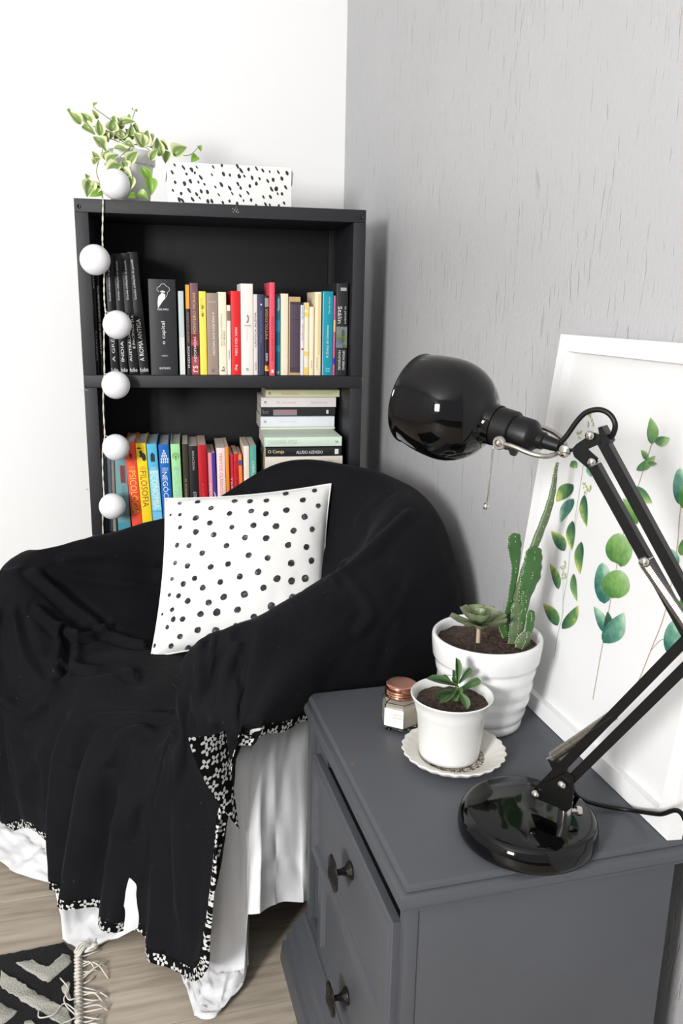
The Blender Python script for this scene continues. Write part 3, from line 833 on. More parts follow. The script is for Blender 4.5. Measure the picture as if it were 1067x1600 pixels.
for (b, t, w, dn, kk) in LV:
    mx, my = (b[0] + t[0]) / 2, (b[1] + t[1]) / 2
    b = (mx + (b[0] - mx) * 1.14, my + (b[1] - my) * 1.14); t = (mx + (t[0] - mx) * 1.14, my + (t[1] - my) * 1.14)
    B_ = hz(90 + b[0] / 4.446, 150 + b[1] / 4.446, dn)
    T_ = hz(90 + t[0] / 4.446, 150 + t[1] / 4.446, dn - .008)
    wm = w / 4.446 * 2.25 / 1300 * 1.6
    put_leaf('leaf', hm2 if kk else hm, B_, T_, wm, Vector((random.uniform(-.25, .25), -1, .45)), hoya, zs=wm * 2)

# --- white box with black spots
bx0, bz0 = shp(262, 314.5, .03); bx1, _ = shp(455, 320, .03); bzt = (shp(262, 254, .03)[1] + shp(453, 260.5, .03)[1]) / 2
BXC = (bx0 + bx1) / 2
boxr = empty('storage_box', SP(BXC, .03, SZT), (0, 0, SYAW), 'white cardboard box with black painted spots on top of the bookshelf', 'box')
M_CARD = mat('white_card', (236, 236, 234), .7)
M_CARDIN = mat('grey_card_edge', (150, 148, 144), .8)
bw, bh, bd = (bx1 - bx0) / 2, bzt - SZT, .13
for nm, lo, hi in (('front_panel', (-bw, 0, .0005), (bw, .003, bh)), ('rear_panel', (-bw, bd - .003, .0005), (bw, bd, bh)), ('side_panel', (-bw, .003, .0005), (-bw + .003, bd - .003, bh)), ('side_panel', (bw - .003, .003, .0005), (bw, bd - .003, bh)), ('base_panel', (-bw + .003, .003, .0005), (bw - .003, bd - .003, .0035))):
    MB().bevbox(lo, hi, .0006).build(nm, M_CARD, boxr, local=True)
for sx in (-1, 1):
    mb = MB()
    ex = sx * bw
    pts = [(ex, .004, bh - .004), (ex + sx * .007, .01, bh - .012), (ex + sx * .004, .012, bh - .04), (ex, .004, bh - .02)]
    pts2 = [(x, yy + .06, z) for x, yy, z in pts]
    mb.add(pts + pts2, [(0, 1, 2, 3), (7, 6, 5, 4), (0, 4, 5, 1), (1, 5, 6, 2), (2, 6, 7, 3), (3, 7, 4, 0)])
    mb.build('end_flap', M_CARD, boxr, smooth=False, local=True)
M_SPOT = mat('black_paint_spot', (20, 20, 22), .5)
mb = MB()
random.seed(11)
nx, nz = 17, 5
for i in range(nx):
    for j in range(nz):
        if random.random() < .12: continue
        cx = -bw + 2 * bw * (i + .5 + random.uniform(-.36, .36) + (.25 if j % 2 else -.25)) / nx
        cz = bh * (j + .5 + random.uniform(-.35, .35)) / nz
        if not (-bw + .006 < cx < bw - .006): continue
        r = random.uniform(.0030, .0056)
        a0 = random.uniform(0, PI)
        q = []
        for k in range(9):
            a = 2 * PI * k / 9
            dx, dz = r * math.cos(a) * random.uniform(.6, 1), r * 1.15 * math.sin(a) * random.uniform(.85, 1.1)
            q.append((cx + dx * math.cos(a0 * .2) - dz * math.sin(a0 * .2), -.0004, cz + dz))
        mb.add(q, [tuple(range(9))])
o = mb.build('painted_spots', M_SPOT, boxr, smooth=False, local=True); o['kind'] = 'stuff'

# --- string of cotton ball lights hanging down the front
M_BALL = mat('white_cotton_thread', (238, 238, 242), .85, bump=.35, bscale=260, bdist=.001)
M_CORD = mat('white_twisted_cord', (214, 212, 200), .7)
slr = empty('string_light', hz(160, 311, -.004), (0, 0, 0), 'string of white cotton ball lights hanging from the top of the bookshelf', 'string light')
BALLS = [(180, 292, -.0, 21.0), (148.5, 406, -.036, 21.3), (183, 507.5, -.036, 20.6), (181, 601.5, -.036, 20.6), (181, 699, -.036, 20.0), (175.5, 791, -.036, 20.0)]
for (bx, by, dn, rp) in BALLS:
    r = rp * 2.19 / 1300
    if by < 300: c = hz(bx, by, .001); c.z = max(c.z, SZT + r * 1.0)
    else: c = hz(bx, by, dn)
    b = MB()
    b.sphere((0, 0, 0), r, 28, 18)
    o = b.build('cotton_ball', M_BALL, slr, angle=180)
    o.location = c
cp = [(158, 300, .03), (160.5, 309.5, .004), (161, 313, -.005), (160.5, 340, -.006), (160, 375, -.007), (161.5, 392, -.007), (163, 410, -.006), (162.5, 440, -.006), (163, 470, -.006), (165, 490, -.007), (163, 505, -.007), (162.5, 540, -.006), (163, 585, -.006), (161.5, 600, -.006), (161.5, 640, -.006), (163.5, 681, -.007), (160.5, 700, -.007), (160.5, 740, -.006), (162.5, 776, -.007), (160.5, 800, -.007), (161, 850, -.006)]
path = catmull([hz(*p) for p in cp], 8)
for ph in (0, PI):
    mb = MB()
    pts = []
    for i, p in enumerate(path):
        a = i * .9 + ph
        pts.append(p + Vector((math.cos(a) * .0011, math.sin(a) * .0011, 0)))
    mb.tube(pts, .0011, 5).build('cord', M_CORD, slr)
for (lx, ly, tx, ty) in ((162, 388, 155, 398), (164, 487, 172, 496), (163, 584, 171, 592), (163.5, 681, 170, 689), (162, 775, 170, 782)):
    MB().tube(catmull([hz(lx, ly, -.007), hz((lx + tx) / 2 + 1, (ly + ty) / 2 - 3, -.016), hz(tx, ty, -.03)], 5), .0011, 5).build('cord', M_CORD, slr)

# draped shape of the black throw: polar grid of points in millimetres (profiles x stations x 3),
# stored as differences to the neighbouring station and profile
THROW_NA, THROW_KR, THROW_C = 154, 40, (806, 776, 426)
THROW_STEPS = [
786,772,431,-16,-7,2,-17,-10,2,-17,-11,2,-16,-12,2,-17,-12,1,-17,-10,0,-17,-9,0,-18,-9,0,-17,-9,0,-17,-9,-1,-16,-9,0,-14,-8,-2,-12,-7,-2,-10,-6,-2,-9,-6,-3,-9,-5,-4,-8,-6,-5,-7,-5,-6,-7,-5,-7,-8,-5,-7,-7,-4,-7,-7,-5,-9,-8,-4,-11,-8,-5,-12,-7,-5,-15,-7,-5,-17,-6,-4,-21,-5,-3,-23,-3,-3,-24,-3,-3,-25,-3,-2,-25,-4,-2,-24,-2,-2,-24,-2,0,-24,-1,0,-25,0,1,-25,-1,1,-24,0,0,-24,-1,1,-24,
1,-1,0,-1,-1,0,1,-1,0,0,-2,0,0,-1,0,1,0,0,1,-1,0,0,-1,0,1,-2,0,1,-1,0,1,-1,0,1,-1,-1,1,-1,0,1,0,0,0,-1,0,0,-1,0,1,-1,0,1,1,0,0,-1,0,0,0,0,2,0,0,1,0,-2,1,1,-1,2,0,0,1,0,0,0,1,1,2,0,0,1,1,1,1,-1,0,0,0,1,1,1,0,0,-1,0,2,0,0,-1,1,0,0,0,0,0,0,1,0,0,0,1,1,0,-1,0,-1,-3,-4,1,
0,-1,0,1,-1,0,-1,-1,0,1,-1,0,0,-1,0,1,-2,0,0,-1,0,1,-1,0,1,-1,0,1,-2,-1,2,-1,1,1,-1,-1,0,-1,0,1,-1,0,1,-1,-1,0,0,0,1,0,0,0,-1,0,1,0,0,1,0,0,1,1,-2,1,0,-1,2,0,0,3,1,-1,4,2,-1,5,1,0,3,2,0,4,1,1,4,1,1,3,1,0,1,0,1,2,0,1,0,0,0,1,-2,1,-1,-2,0,0,-3,0,-2,-3,2,-1,-4,-1,-2,-2,2,0,0,-1,
0,-1,0,0,-1,0,1,-2,0,0,0,0,0,-1,0,0,-1,0,1,-1,0,1,-2,0,1,-1,0,1,-1,1,1,-2,-1,2,-1,0,1,-1,0,0,-2,0,1,0,0,1,-1,0,0,0,-1,0,-1,0,0,0,0,0,-1,0,-1,-2,2,-1,-1,2,-3,-2,0,-4,-2,2,-4,-3,1,-5,-2,0,-5,-2,0,-6,-2,-1,-6,-1,1,-5,-1,0,-4,-1,0,-4,1,0,-2,1,2,-3,2,1,-1,3,1,-3,4,2,-2,3,-1,-2,4,2,-1,4,0,0,4,1,
0,-1,0,1,-2,0,-1,0,0,1,-1,0,0,-2,0,1,0,0,0,-1,1,1,-2,0,2,-1,-1,1,-2,0,1,-1,0,1,-2,0,1,-1,0,1,0,0,0,-1,0,1,0,0,0,-2,1,1,0,-1,0,0,0,0,0,0,-1,-1,0,0,-1,0,-1,-1,1,0,-1,-1,-1,0,0,0,-1,-1,0,0,-1,2,0,-1,2,0,-1,0,0,0,1,0,0,2,0,2,0,0,0,1,0,2,-1,-1,2,-1,0,0,-2,-1,2,-3,-2,2,-2,-1,0,-1,-1,1,
1,-1,0,-1,-1,0,1,-1,0,0,-1,0,1,-1,0,0,-1,0,1,-2,0,1,0,0,1,-2,1,1,-1,-1,1,-1,0,1,-1,1,2,-1,0,0,-2,0,0,0,0,0,-1,0,1,0,-1,0,0,1,0,-1,-1,1,-1,0,1,1,-1,0,-1,-1,2,1,-1,0,-1,0,1,0,0,1,1,-1,2,2,0,2,1,0,1,2,-1,2,2,1,1,1,1,0,1,0,1,0,1,0,1,0,0,0,1,0,0,1,1,0,1,-1,-1,0,0,-2,2,-1,0,0,
0,-1,0,1,-1,0,1,-1,0,0,-1,0,1,0,0,0,-2,0,1,0,0,1,-2,1,1,-1,-1,1,-1,1,1,-2,0,1,0,-1,0,-1,1,1,0,-1,1,-2,1,1,0,-1,0,-1,1,0,0,0,0,-1,0,0,0,-1,1,0,-1,2,1,-2,2,1,-1,1,1,0,5,6,-3,3,4,0,3,3,1,1,3,1,2,1,2,3,0,-1,2,0,0,1,0,0,0,0,0,0,-1,-1,1,0,0,0,-2,0,-1,0,0,2,1,1,0,1,0,1,0,1,
1,-1,0,1,-1,0,0,-1,0,1,-1,0,0,-1,0,1,-1,0,1,-1,0,1,0,0,1,-1,1,1,-1,-1,1,0,0,1,-2,1,1,0,-1,1,-1,1,0,0,-1,0,-1,1,0,0,1,0,-1,-1,0,0,1,0,0,-1,1,-1,-1,1,1,-1,1,0,-1,3,2,-3,-3,-4,1,-1,-2,1,-2,-2,0,1,-2,2,1,0,0,1,-1,1,2,1,1,2,-1,-1,0,0,-1,0,0,-1,0,-1,-1,0,1,1,0,-1,0,-1,0,0,0,-1,0,-1,-1,1,
1,-1,0,0,-1,0,2,-1,0,0,-1,0,2,-1,0,1,0,0,1,-1,0,1,-1,0,1,0,0,1,0,0,1,-1,0,1,0,0,0,-1,0,0,0,0,1,-1,1,0,0,1,0,-1,-1,0,-1,2,0,-1,-1,-1,-1,1,-1,-1,1,-1,-1,0,-1,-1,-1,-1,-2,0,0,-2,-1,-1,-2,0,-3,-3,0,-7,-2,-1,-7,0,0,-7,3,0,-6,3,0,-3,3,1,-1,0,2,0,-1,3,1,-1,1,2,-3,0,2,-2,1,3,-3,-1,3,-2,0,4,-2,0,
0,-1,0,2,-1,0,1,0,0,2,-2,0,1,0,0,1,-1,0,1,0,0,1,-1,0,1,0,0,1,-1,0,1,0,0,0,0,-1,1,0,1,1,-1,0,0,0,1,-1,0,0,0,-1,1,0,-1,0,0,-1,1,-1,-1,0,-1,-1,0,-2,-3,1,3,1,-3,3,1,-3,-2,-3,1,-3,-4,-1,-1,-3,-1,3,1,-4,4,1,-1,2,-1,-1,3,0,0,1,-1,2,1,1,1,1,0,2,-1,-2,3,-2,-1,2,-1,-1,1,-2,-2,2,-2,-2,1,-3,-1,0,
1,-1,0,2,-1,-1,1,-1,0,1,0,0,2,-1,0,2,-1,1,1,-1,0,0,1,-1,1,-1,0,1,1,0,0,0,0,1,0,1,1,-1,0,-1,0,0,0,0,0,1,-1,1,0,0,1,-1,-1,0,-1,-1,0,0,-1,1,-1,-2,0,-2,0,0,-2,-2,0,2,0,-1,4,4,-5,-1,-2,0,0,-1,-1,2,3,-1,1,2,-2,2,4,0,-1,-4,1,-1,0,0,1,-1,2,1,2,0,1,2,0,1,2,0,1,2,0,1,0,0,1,0,0,0,1,0,
2,-1,0,0,0,0,2,-2,0,2,0,0,1,-1,0,1,0,-1,1,-1,0,2,0,1,0,0,0,1,0,0,1,0,0,0,0,0,0,1,0,1,0,1,-1,0,0,0,-1,1,-1,-1,0,0,-1,1,0,-1,1,0,-1,0,-1,0,0,-1,-1,0,-2,-2,0,-2,0,-1,1,0,-1,5,4,-4,0,2,-1,4,8,1,0,-3,-1,-1,-5,0,0,1,-1,-1,-1,1,0,0,-1,-1,-2,1,1,3,0,2,2,0,1,2,0,0,4,-1,0,3,0,2,1,0,
1,-1,0,2,-1,0,1,0,0,2,-2,-1,1,0,0,2,-1,0,1,1,0,0,-1,0,1,1,0,0,0,1,1,0,0,0,1,1,0,-1,0,0,0,0,0,0,1,0,0,1,0,-1,1,-1,0,1,0,-1,0,-1,-1,0,0,0,0,0,-1,-1,-3,0,2,1,0,-1,-2,-1,0,-1,-1,0,8,8,-3,-10,-12,0,0,0,1,2,0,-1,1,1,0,3,1,-2,0,2,0,2,2,-1,2,2,0,0,-1,-1,1,-1,0,1,0,0,2,2,-1,1,1,0,
1,-1,0,1,-1,0,1,-1,-1,2,0,1,2,-1,-1,1,0,0,1,0,0,1,0,0,0,0,1,1,0,0,-1,1,1,1,-1,0,0,1,0,-1,1,1,1,-1,1,-1,-1,0,0,1,1,0,-1,1,-1,0,1,0,-1,1,0,0,0,0,0,1,-2,-1,0,0,0,0,1,0,0,1,2,-1,-8,-6,2,7,0,-2,3,1,-1,1,1,0,1,1,-1,-1,1,0,0,1,-1,0,0,-1,-2,-4,-2,0,0,0,0,-1,-1,1,-1,0,0,-2,-1,0,-1,-1,
1,-1,0,1,0,-1,2,-1,1,1,0,0,1,-1,0,1,0,0,0,-1,0,1,0,0,1,0,0,-1,0,1,1,1,0,-1,0,0,0,0,2,1,0,0,-1,0,1,0,0,0,0,-1,2,0,0,1,1,0,2,0,1,0,-1,-1,1,0,1,1,-1,0,1,0,0,1,-3,-1,1,0,-1,0,7,4,-2,0,-4,1,-4,-6,0,3,2,0,-2,-1,-1,-1,0,-2,-1,-1,-1,-2,1,-1,0,-1,-2,0,-1,-1,0,-1,-2,1,-1,-1,0,-1,-1,0,-1,-1,
1,0,-1,1,-1,1,1,0,0,1,-1,-1,1,0,0,1,-1,0,1,0,0,0,0,1,-1,0,0,1,0,0,0,-1,1,-1,2,1,0,0,0,0,0,1,0,0,1,0,0,2,0,0,1,1,0,3,0,-1,1,1,0,3,1,1,2,-2,1,2,6,0,-1,-9,-3,5,5,0,0,4,7,-1,-3,-8,2,-7,-1,2,6,1,-1,-8,-6,-1,-1,0,-2,-1,1,-1,1,0,-3,0,-1,-3,0,0,-2,0,-1,-3,0,-1,-2,-2,-2,-3,-2,-1,-1,-1,-1,-2,
1,-1,0,1,-1,0,1,0,-1,1,0,1,1,0,0,0,0,0,1,-1,0,0,0,0,1,0,1,-1,0,0,-1,1,1,0,-1,0,-1,1,1,0,-1,1,1,0,1,1,0,3,0,0,3,0,0,2,1,1,4,0,0,2,1,0,2,4,-2,1,-6,3,5,8,-2,0,3,7,1,-3,-8,3,-3,-1,2,1,-1,0,-15,3,2,0,-1,-2,1,-2,-2,1,-3,-3,0,-2,-4,1,-1,-3,0,-1,-3,0,-1,-4,0,-1,-3,0,0,-3,0,-1,-4,1,-2,-3,
1,0,0,1,-1,0,1,0,0,1,-1,-1,1,0,0,1,0,0,0,0,1,0,0,0,-1,-1,0,0,1,2,-1,-1,0,0,1,1,1,-1,0,0,1,2,0,0,3,0,0,2,1,0,3,0,0,4,0,1,3,1,-1,3,0,0,2,-2,1,4,8,-5,2,7,6,0,-8,-9,5,-7,1,5,-2,3,1,-1,2,0,12,-1,-3,3,2,-3,1,-1,-2,0,-3,-4,-2,-4,-2,-1,-3,-4,-2,-1,-4,-1,-2,-3,-2,-1,-4,-1,-1,-3,-2,-2,-3,-2,0,-4,
0,-1,0,2,0,0,1,-1,0,1,1,0,1,-1,0,0,0,0,0,0,0,0,0,0,0,0,1,0,0,0,0,0,1,0,0,1,-1,0,1,0,0,2,1,0,2,0,0,4,0,0,3,2,1,3,0,-1,3,0,0,2,1,-1,4,3,-2,3,7,1,0,-14,-5,8,1,-2,3,4,-1,1,3,-1,0,4,2,0,-4,-2,-1,0,-1,-1,2,0,-3,4,2,-3,4,1,-5,0,0,-4,0,-1,-3,-2,0,-4,1,0,-4,0,0,-6,1,0,-3,-5,-4,-2,
1,-1,0,0,0,0,2,0,-1,1,-1,0,0,1,0,1,-1,0,1,1,1,0,-1,1,0,0,0,-1,0,0,-1,0,1,0,0,1,1,0,2,0,0,2,0,0,2,1,0,3,1,1,3,-1,-1,2,1,1,3,0,0,4,0,0,3,7,-3,0,-13,0,7,5,-4,2,0,0,2,-1,-1,2,1,1,1,0,0,-1,-1,0,-1,1,1,-2,2,1,-2,-1,-2,-3,-1,0,-3,2,0,-3,2,0,-4,1,1,-4,-1,0,-4,1,1,-3,0,-1,-5,0,-1,-4,
1,0,0,1,0,-1,1,-1,1,0,0,0,2,-1,-1,0,1,1,0,-1,-1,0,0,1,0,1,1,0,-1,1,1,1,0,0,-1,1,-1,1,2,1,-1,1,1,0,3,0,1,2,0,0,3,1,0,3,0,-1,2,0,0,3,0,0,1,-7,1,5,9,-5,1,-2,-1,3,-5,0,4,-4,0,2,-1,-4,0,7,-4,-2,6,-1,-2,-8,-4,0,-7,-2,-3,-4,1,-2,-1,-1,-1,0,-1,-2,2,-1,-3,4,-1,-3,5,0,-4,8,1,-3,2,2,-4,3,2,-4,
1,-1,0,1,0,0,0,0,0,2,0,0,0,0,0,1,0,-1,0,0,1,1,0,0,-1,-1,1,0,1,0,0,0,1,0,0,2,2,-1,0,0,1,2,1,0,2,0,0,1,1,0,2,0,0,3,-1,0,2,0,-1,1,-1,-1,3,1,-1,1,-1,0,2,-7,3,3,-2,-2,2,2,-5,-1,1,-4,-1,-3,0,0,2,-1,-1,11,2,-3,4,3,-2,3,6,-1,-4,-6,0,-3,-4,-1,-3,-1,-1,-3,-1,-3,-2,-1,-2,-2,0,-3,6,2,-3,0,1,-2,
1,0,0,1,-1,0,1,0,0,0,-1,-1,1,1,0,0,-1,1,1,0,0,0,1,0,1,0,0,0,0,2,0,0,0,0,0,0,0,0,2,1,-1,1,0,1,1,1,-1,2,0,0,1,1,0,1,0,-1,2,-1,1,2,1,-1,1,-3,1,2,-6,0,2,3,-4,0,4,-4,-2,2,-1,-1,0,1,-1,2,2,-2,2,9,0,0,3,0,1,-1,0,0,-7,-1,2,3,-2,-1,0,0,-1,-3,-1,-1,-2,0,-3,-2,-1,-3,-2,-2,0,1,0,-1,-1,-2,
1,-1,0,0,0,0,1,0,-1,1,0,1,0,0,0,1,0,-1,1,0,1,0,0,1,0,1,0,0,0,0,1,0,1,1,0,1,-1,0,1,1,-1,1,-1,-1,0,1,1,1,0,-1,2,0,0,1,1,0,1,0,-2,0,-1,0,0,1,-1,1,1,-1,1,3,-4,-3,0,0,-2,-2,-1,-1,0,2,0,1,5,0,-7,-8,0,2,1,1,-1,-2,1,1,1,0,7,6,0,1,1,-1,0,1,-1,-1,-1,-1,-1,-1,0,-3,-4,1,-2,-1,-2,-3,0,0,
1,0,0,1,-1,0,0,0,0,1,0,-1,1,-1,0,0,1,1,0,0,0,0,0,0,1,1,1,1,0,0,0,0,1,0,0,1,1,0,1,0,0,0,0,-1,1,0,0,1,0,0,1,0,-1,0,0,-1,0,0,-1,0,1,-1,1,0,-1,1,3,-2,-8,1,0,-3,0,-1,0,-2,0,2,0,2,0,-5,-4,1,3,2,1,-1,-2,0,3,1,1,1,0,1,-7,-3,1,9,6,-1,1,2,0,0,1,0,0,0,0,-1,1,-1,-6,-7,1,-3,-1,1,
0,-1,0,1,0,0,1,0,0,0,0,0,1,1,0,1,0,0,0,0,0,1,0,0,0,0,1,0,0,1,1,0,1,1,0,0,0,0,0,0,0,1,0,0,1,-1,-1,1,1,-1,-1,-1,0,1,0,-1,0,1,0,1,-1,-1,-1,1,-2,-1,-2,-1,2,0,-2,1,1,-2,-2,1,-1,-3,-4,-2,-3,-2,-1,-1,-2,0,0,1,-1,1,2,-1,1,3,0,2,11,7,0,-9,-6,2,4,1,0,-2,-1,1,-6,-1,1,2,1,0,-9,1,2,9,0,-1,
1,0,0,1,-1,0,0,0,-1,1,0,0,-1,0,0,1,0,0,1,0,0,0,1,1,1,0,0,1,1,1,0,0,1,0,0,1,1,-1,1,0,0,0,0,0,1,0,-1,0,-1,0,1,1,-1,-1,-1,-1,0,0,0,0,0,-2,0,-1,0,-2,2,-1,-3,0,0,-3,0,-1,0,1,0,-1,0,-2,1,-1,0,1,0,0,0,4,5,1,-1,-2,2,-1,0,1,0,-1,1,-2,-2,1,-1,1,0,0,0,1,-2,0,1,-1,0,0,-1,0,1,2,1,0,
1,-1,0,0,1,-1,1,-1,1,0,1,0,1,-1,0,0,1,0,0,0,0,1,0,1,1,0,0,0,0,1,1,1,0,1,0,1,0,0,1,0,-1,0,0,0,0,0,0,0,-1,-1,0,0,-1,1,0,0,0,-1,-1,-2,0,0,0,0,-1,-2,-1,0,-4,-1,1,-1,1,-1,1,2,0,-1,2,0,1,1,-2,0,-1,-2,1,2,3,2,0,0,1,0,-2,1,-2,-1,1,-1,0,1,0,-1,1,-2,0,1,1,0,0,-3,0,1,-1,1,1,2,2,0,
1,0,0,1,-1,0,0,1,0,0,-1,0,0,1,0,1,0,0,0,1,0,1,-1,0,0,1,1,1,0,0,1,-1,1,0,0,1,1,0,0,0,1,1,0,-1,0,0,0,1,0,0,0,-1,-1,-1,0,0,0,1,-1,0,-1,-1,-1,-1,0,-1,0,0,-1,1,0,-1,-1,4,-5,2,1,-1,2,-1,1,3,-2,3,-1,-6,4,-1,-1,2,2,4,0,0,0,1,-3,-6,1,2,2,0,-5,-4,2,1,1,0,1,1,0,-7,-1,3,2,1,0,3,1,0,
1,0,0,0,0,0,1,-1,0,0,1,-1,1,0,1,-1,0,0,1,0,0,0,1,0,1,-1,1,1,1,0,0,0,1,1,0,0,0,0,1,0,-1,1,1,1,0,0,-1,0,0,0,0,0,0,1,1,-1,0,-1,0,0,1,0,-1,0,-2,0,-1,1,0,2,1,-3,0,-2,1,-3,-3,4,1,0,0,0,-1,-1,1,0,0,0,1,-1,0,0,2,0,0,0,-3,-1,1,-4,-1,2,1,1,0,0,0,0,-4,2,3,0,1,0,5,-2,-1,1,1,2,
0,0,0,1,0,0,0,0,-1,1,0,1,0,1,-1,1,0,0,0,0,1,0,0,0,1,0,0,0,0,1,1,0,1,1,0,1,0,0,0,1,0,0,0,-1,1,0,1,0,1,-1,0,0,0,0,0,0,0,1,-1,0,0,-1,0,0,1,0,0,-2,2,-4,-1,3,2,-1,-1,2,-1,-1,-2,-3,1,0,-1,0,3,2,-2,-5,-5,-1,5,5,1,-2,-1,1,-5,-2,2,-4,0,1,1,0,1,-6,5,2,2,0,0,4,-3,0,7,2,1,-2,0,0,
1,0,0,0,0,0,1,0,0,0,1,0,0,-1,0,0,1,0,1,0,0,0,0,1,0,1,0,2,-1,1,0,0,0,0,0,0,1,0,1,0,0,0,0,0,1,1,-1,-1,0,1,1,1,0,-1,1,-1,0,0,0,0,1,0,0,1,-1,0,0,2,-5,0,-2,3,0,4,-5,0,-3,4,0,-2,4,-1,-1,1,-1,0,1,-3,-4,0,0,2,1,-10,0,2,4,-1,-1,2,1,1,-2,1,1,-2,2,1,2,0,1,3,1,1,0,1,0,0,2,1,
1,0,0,1,0,0,0,1,0,0,-1,0,0,1,0,0,0,0,0,0,0,1,1,0,1,-1,1,0,0,0,1,1,1,1,0,1,0,-1,0,0,1,0,1,-1,0,0,0,1,1,0,-1,0,-1,0,0,1,0,1,-1,0,0,-1,-1,1,0,0,0,1,0,1,0,-1,0,0,1,0,2,-4,0,-2,5,0,-1,1,-1,1,0,-4,-5,3,-3,-2,-1,-5,2,2,2,1,2,4,0,-1,-6,2,1,1,1,2,2,-2,1,3,1,1,0,1,1,-2,4,2,
1,0,0,0,0,0,0,0,0,1,1,-1,0,0,1,0,0,0,1,1,0,1,-1,0,0,1,0,0,0,1,1,-1,0,0,0,1,1,1,0,1,-1,1,0,1,-1,0,-1,0,0,-1,1,1,1,0,0,0,0,1,-1,-1,0,1,0,0,0,0,1,-1,1,1,0,-1,-1,-1,1,-3,0,6,0,9,-11,2,-4,4,-3,4,0,0,-8,5,-6,-7,1,-1,3,1,0,0,0,0,1,1,0,2,2,0,-1,1,3,0,0,2,2,1,0,1,2,-4,1,1,
0,0,0,1,0,0,0,0,0,0,1,0,1,0,0,1,0,0,-1,0,0,1,1,1,0,-1,0,1,0,0,0,1,1,1,0,0,0,-1,1,0,0,0,1,0,0,1,0,0,0,1,-1,0,-1,0,1,0,0,0,0,1,1,-1,-1,0,0,-1,-1,-1,5,2,2,-5,-5,-2,8,4,5,-9,-2,-6,8,0,9,-5,-7,-10,6,6,7,-3,-8,-6,2,2,-2,1,-1,1,1,0,0,1,-1,2,1,3,-1,1,2,0,2,1,3,1,-3,2,2,-1,-1,2,
1,0,0,0,0,0,1,1,0,0,-1,0,0,1,-1,0,0,1,1,0,1,0,0,-1,1,1,1,1,0,0,0,-1,1,0,0,0,0,1,0,1,0,0,0,-1,0,0,1,0,0,-1,0,0,1,1,0,-1,-1,1,1,0,0,-1,0,1,0,-1,0,-1,2,-3,-1,4,4,1,-3,-2,-2,3,0,1,-2,-6,-2,3,3,1,0,-8,2,-1,3,-1,2,1,-1,0,-1,0,1,0,1,1,1,1,2,0,-1,1,3,1,1,0,2,2,-2,1,2,1,-2,1,
1,0,0,0,0,-1,0,0,0,1,1,1,0,0,0,0,0,0,1,0,0,0,0,0,0,0,0,0,0,1,1,1,0,0,0,1,1,0,0,0,-1,0,0,1,0,0,-1,0,1,0,0,0,0,0,0,1,0,0,-1,0,1,1,0,1,-1,-1,0,0,0,0,0,0,0,-1,0,0,0,0,1,2,0,-1,-2,2,-1,1,1,-4,-2,4,-4,2,1,3,-2,1,-2,1,1,1,0,2,0,0,1,1,1,2,-1,1,2,0,0,2,1,0,1,-1,-1,2,
0,0,0,1,1,0,1,-1,0,-1,0,0,0,0,0,1,1,0,0,0,0,1,0,0,0,0,1,1,1,0,0,-1,0,0,0,0,1,0,0,0,1,1,0,-1,0,0,1,0,0,0,0,1,0,-1,0,0,1,0,0,0,1,0,0,0,-1,-1,1,1,-1,0,0,0,1,0,0,0,0,1,-1,0,0,0,0,2,0,0,1,-1,-1,2,-2,0,2,-1,0,2,-3,1,3,1,-1,1,1,-1,2,0,2,2,-1,0,2,0,2,1,-1,-2,3,1,1,2,
1,0,0,0,0,0,0,1,0,0,0,0,1,0,0,0,0,0,0,0,0,0,0,1,1,0,-1,0,0,1,0,1,0,1,0,0,0,0,1,0,0,-1,1,0,0,0,-1,0,1,1,0,-1,0,1,0,0,0,1,1,0,0,-1,0,1,0,0,0,0,-2,1,0,0,-1,0,-1,0,1,1,1,0,1,-1,0,1,-1,-1,2,0,1,3,-2,0,2,0,-1,2,-2,1,1,1,-1,3,1,-1,2,0,0,2,1,1,1,-4,2,3,0,0,3,1,-2,2,
1,0,-1,0,0,1,0,0,0,1,0,-1,-1,0,1,0,0,0,1,1,0,0,0,0,1,1,0,0,-1,0,1,0,1,0,1,0,0,0,0,0,0,0,0,0,1,1,0,0,0,0,0,0,0,-1,1,1,0,-1,0,1,1,-1,0,1,1,-1,0,-1,0,0,0,-1,0,1,0,0,-1,0,-1,1,1,0,0,2,0,1,2,-1,-1,1,0,0,3,-2,1,2,1,0,2,-2,-1,2,1,-1,2,1,-2,2,1,6,2,-4,-3,3,2,0,2,0,-1,2,
0,1,0,1,0,0,0,0,0,0,0,0,1,0,0,0,0,0,0,0,0,1,0,0,-1,0,1,1,1,0,0,0,-1,0,-1,1,1,1,0,1,0,1,0,0,-1,0,1,0,0,-1,0,1,1,1,-1,-1,0,1,0,0,0,1,-1,0,-1,0,0,0,-1,0,1,-1,1,0,1,-1,1,0,0,-1,1,0,0,1,0,0,2,-1,1,3,-1,0,1,0,1,2,0,-2,2,-1,2,2,1,-3,2,2,-1,2,-6,1,4,3,0,2,0,1,1,-1,0,4,
1,0,0,1,0,0,0,0,0,0,0,0,0,1,0,0,0,0,0,0,0,0,0,0,1,0,0,0,0,0,0,0,1,1,1,0,-1,-1,0,1,1,0,0,0,0,1,0,0,0,0,0,0,0,0,1,1,1,-1,0,-1,1,0,1,0,0,-1,0,0,0,0,0,0,-1,0,-1,1,0,1,0,0,1,0,1,1,-1,0,1,0,0,1,0,0,3,0,-1,2,-1,0,2,1,-1,2,0,0,2,1,0,2,-1,-1,1,0,1,2,-1,1,3,-1,0,2,
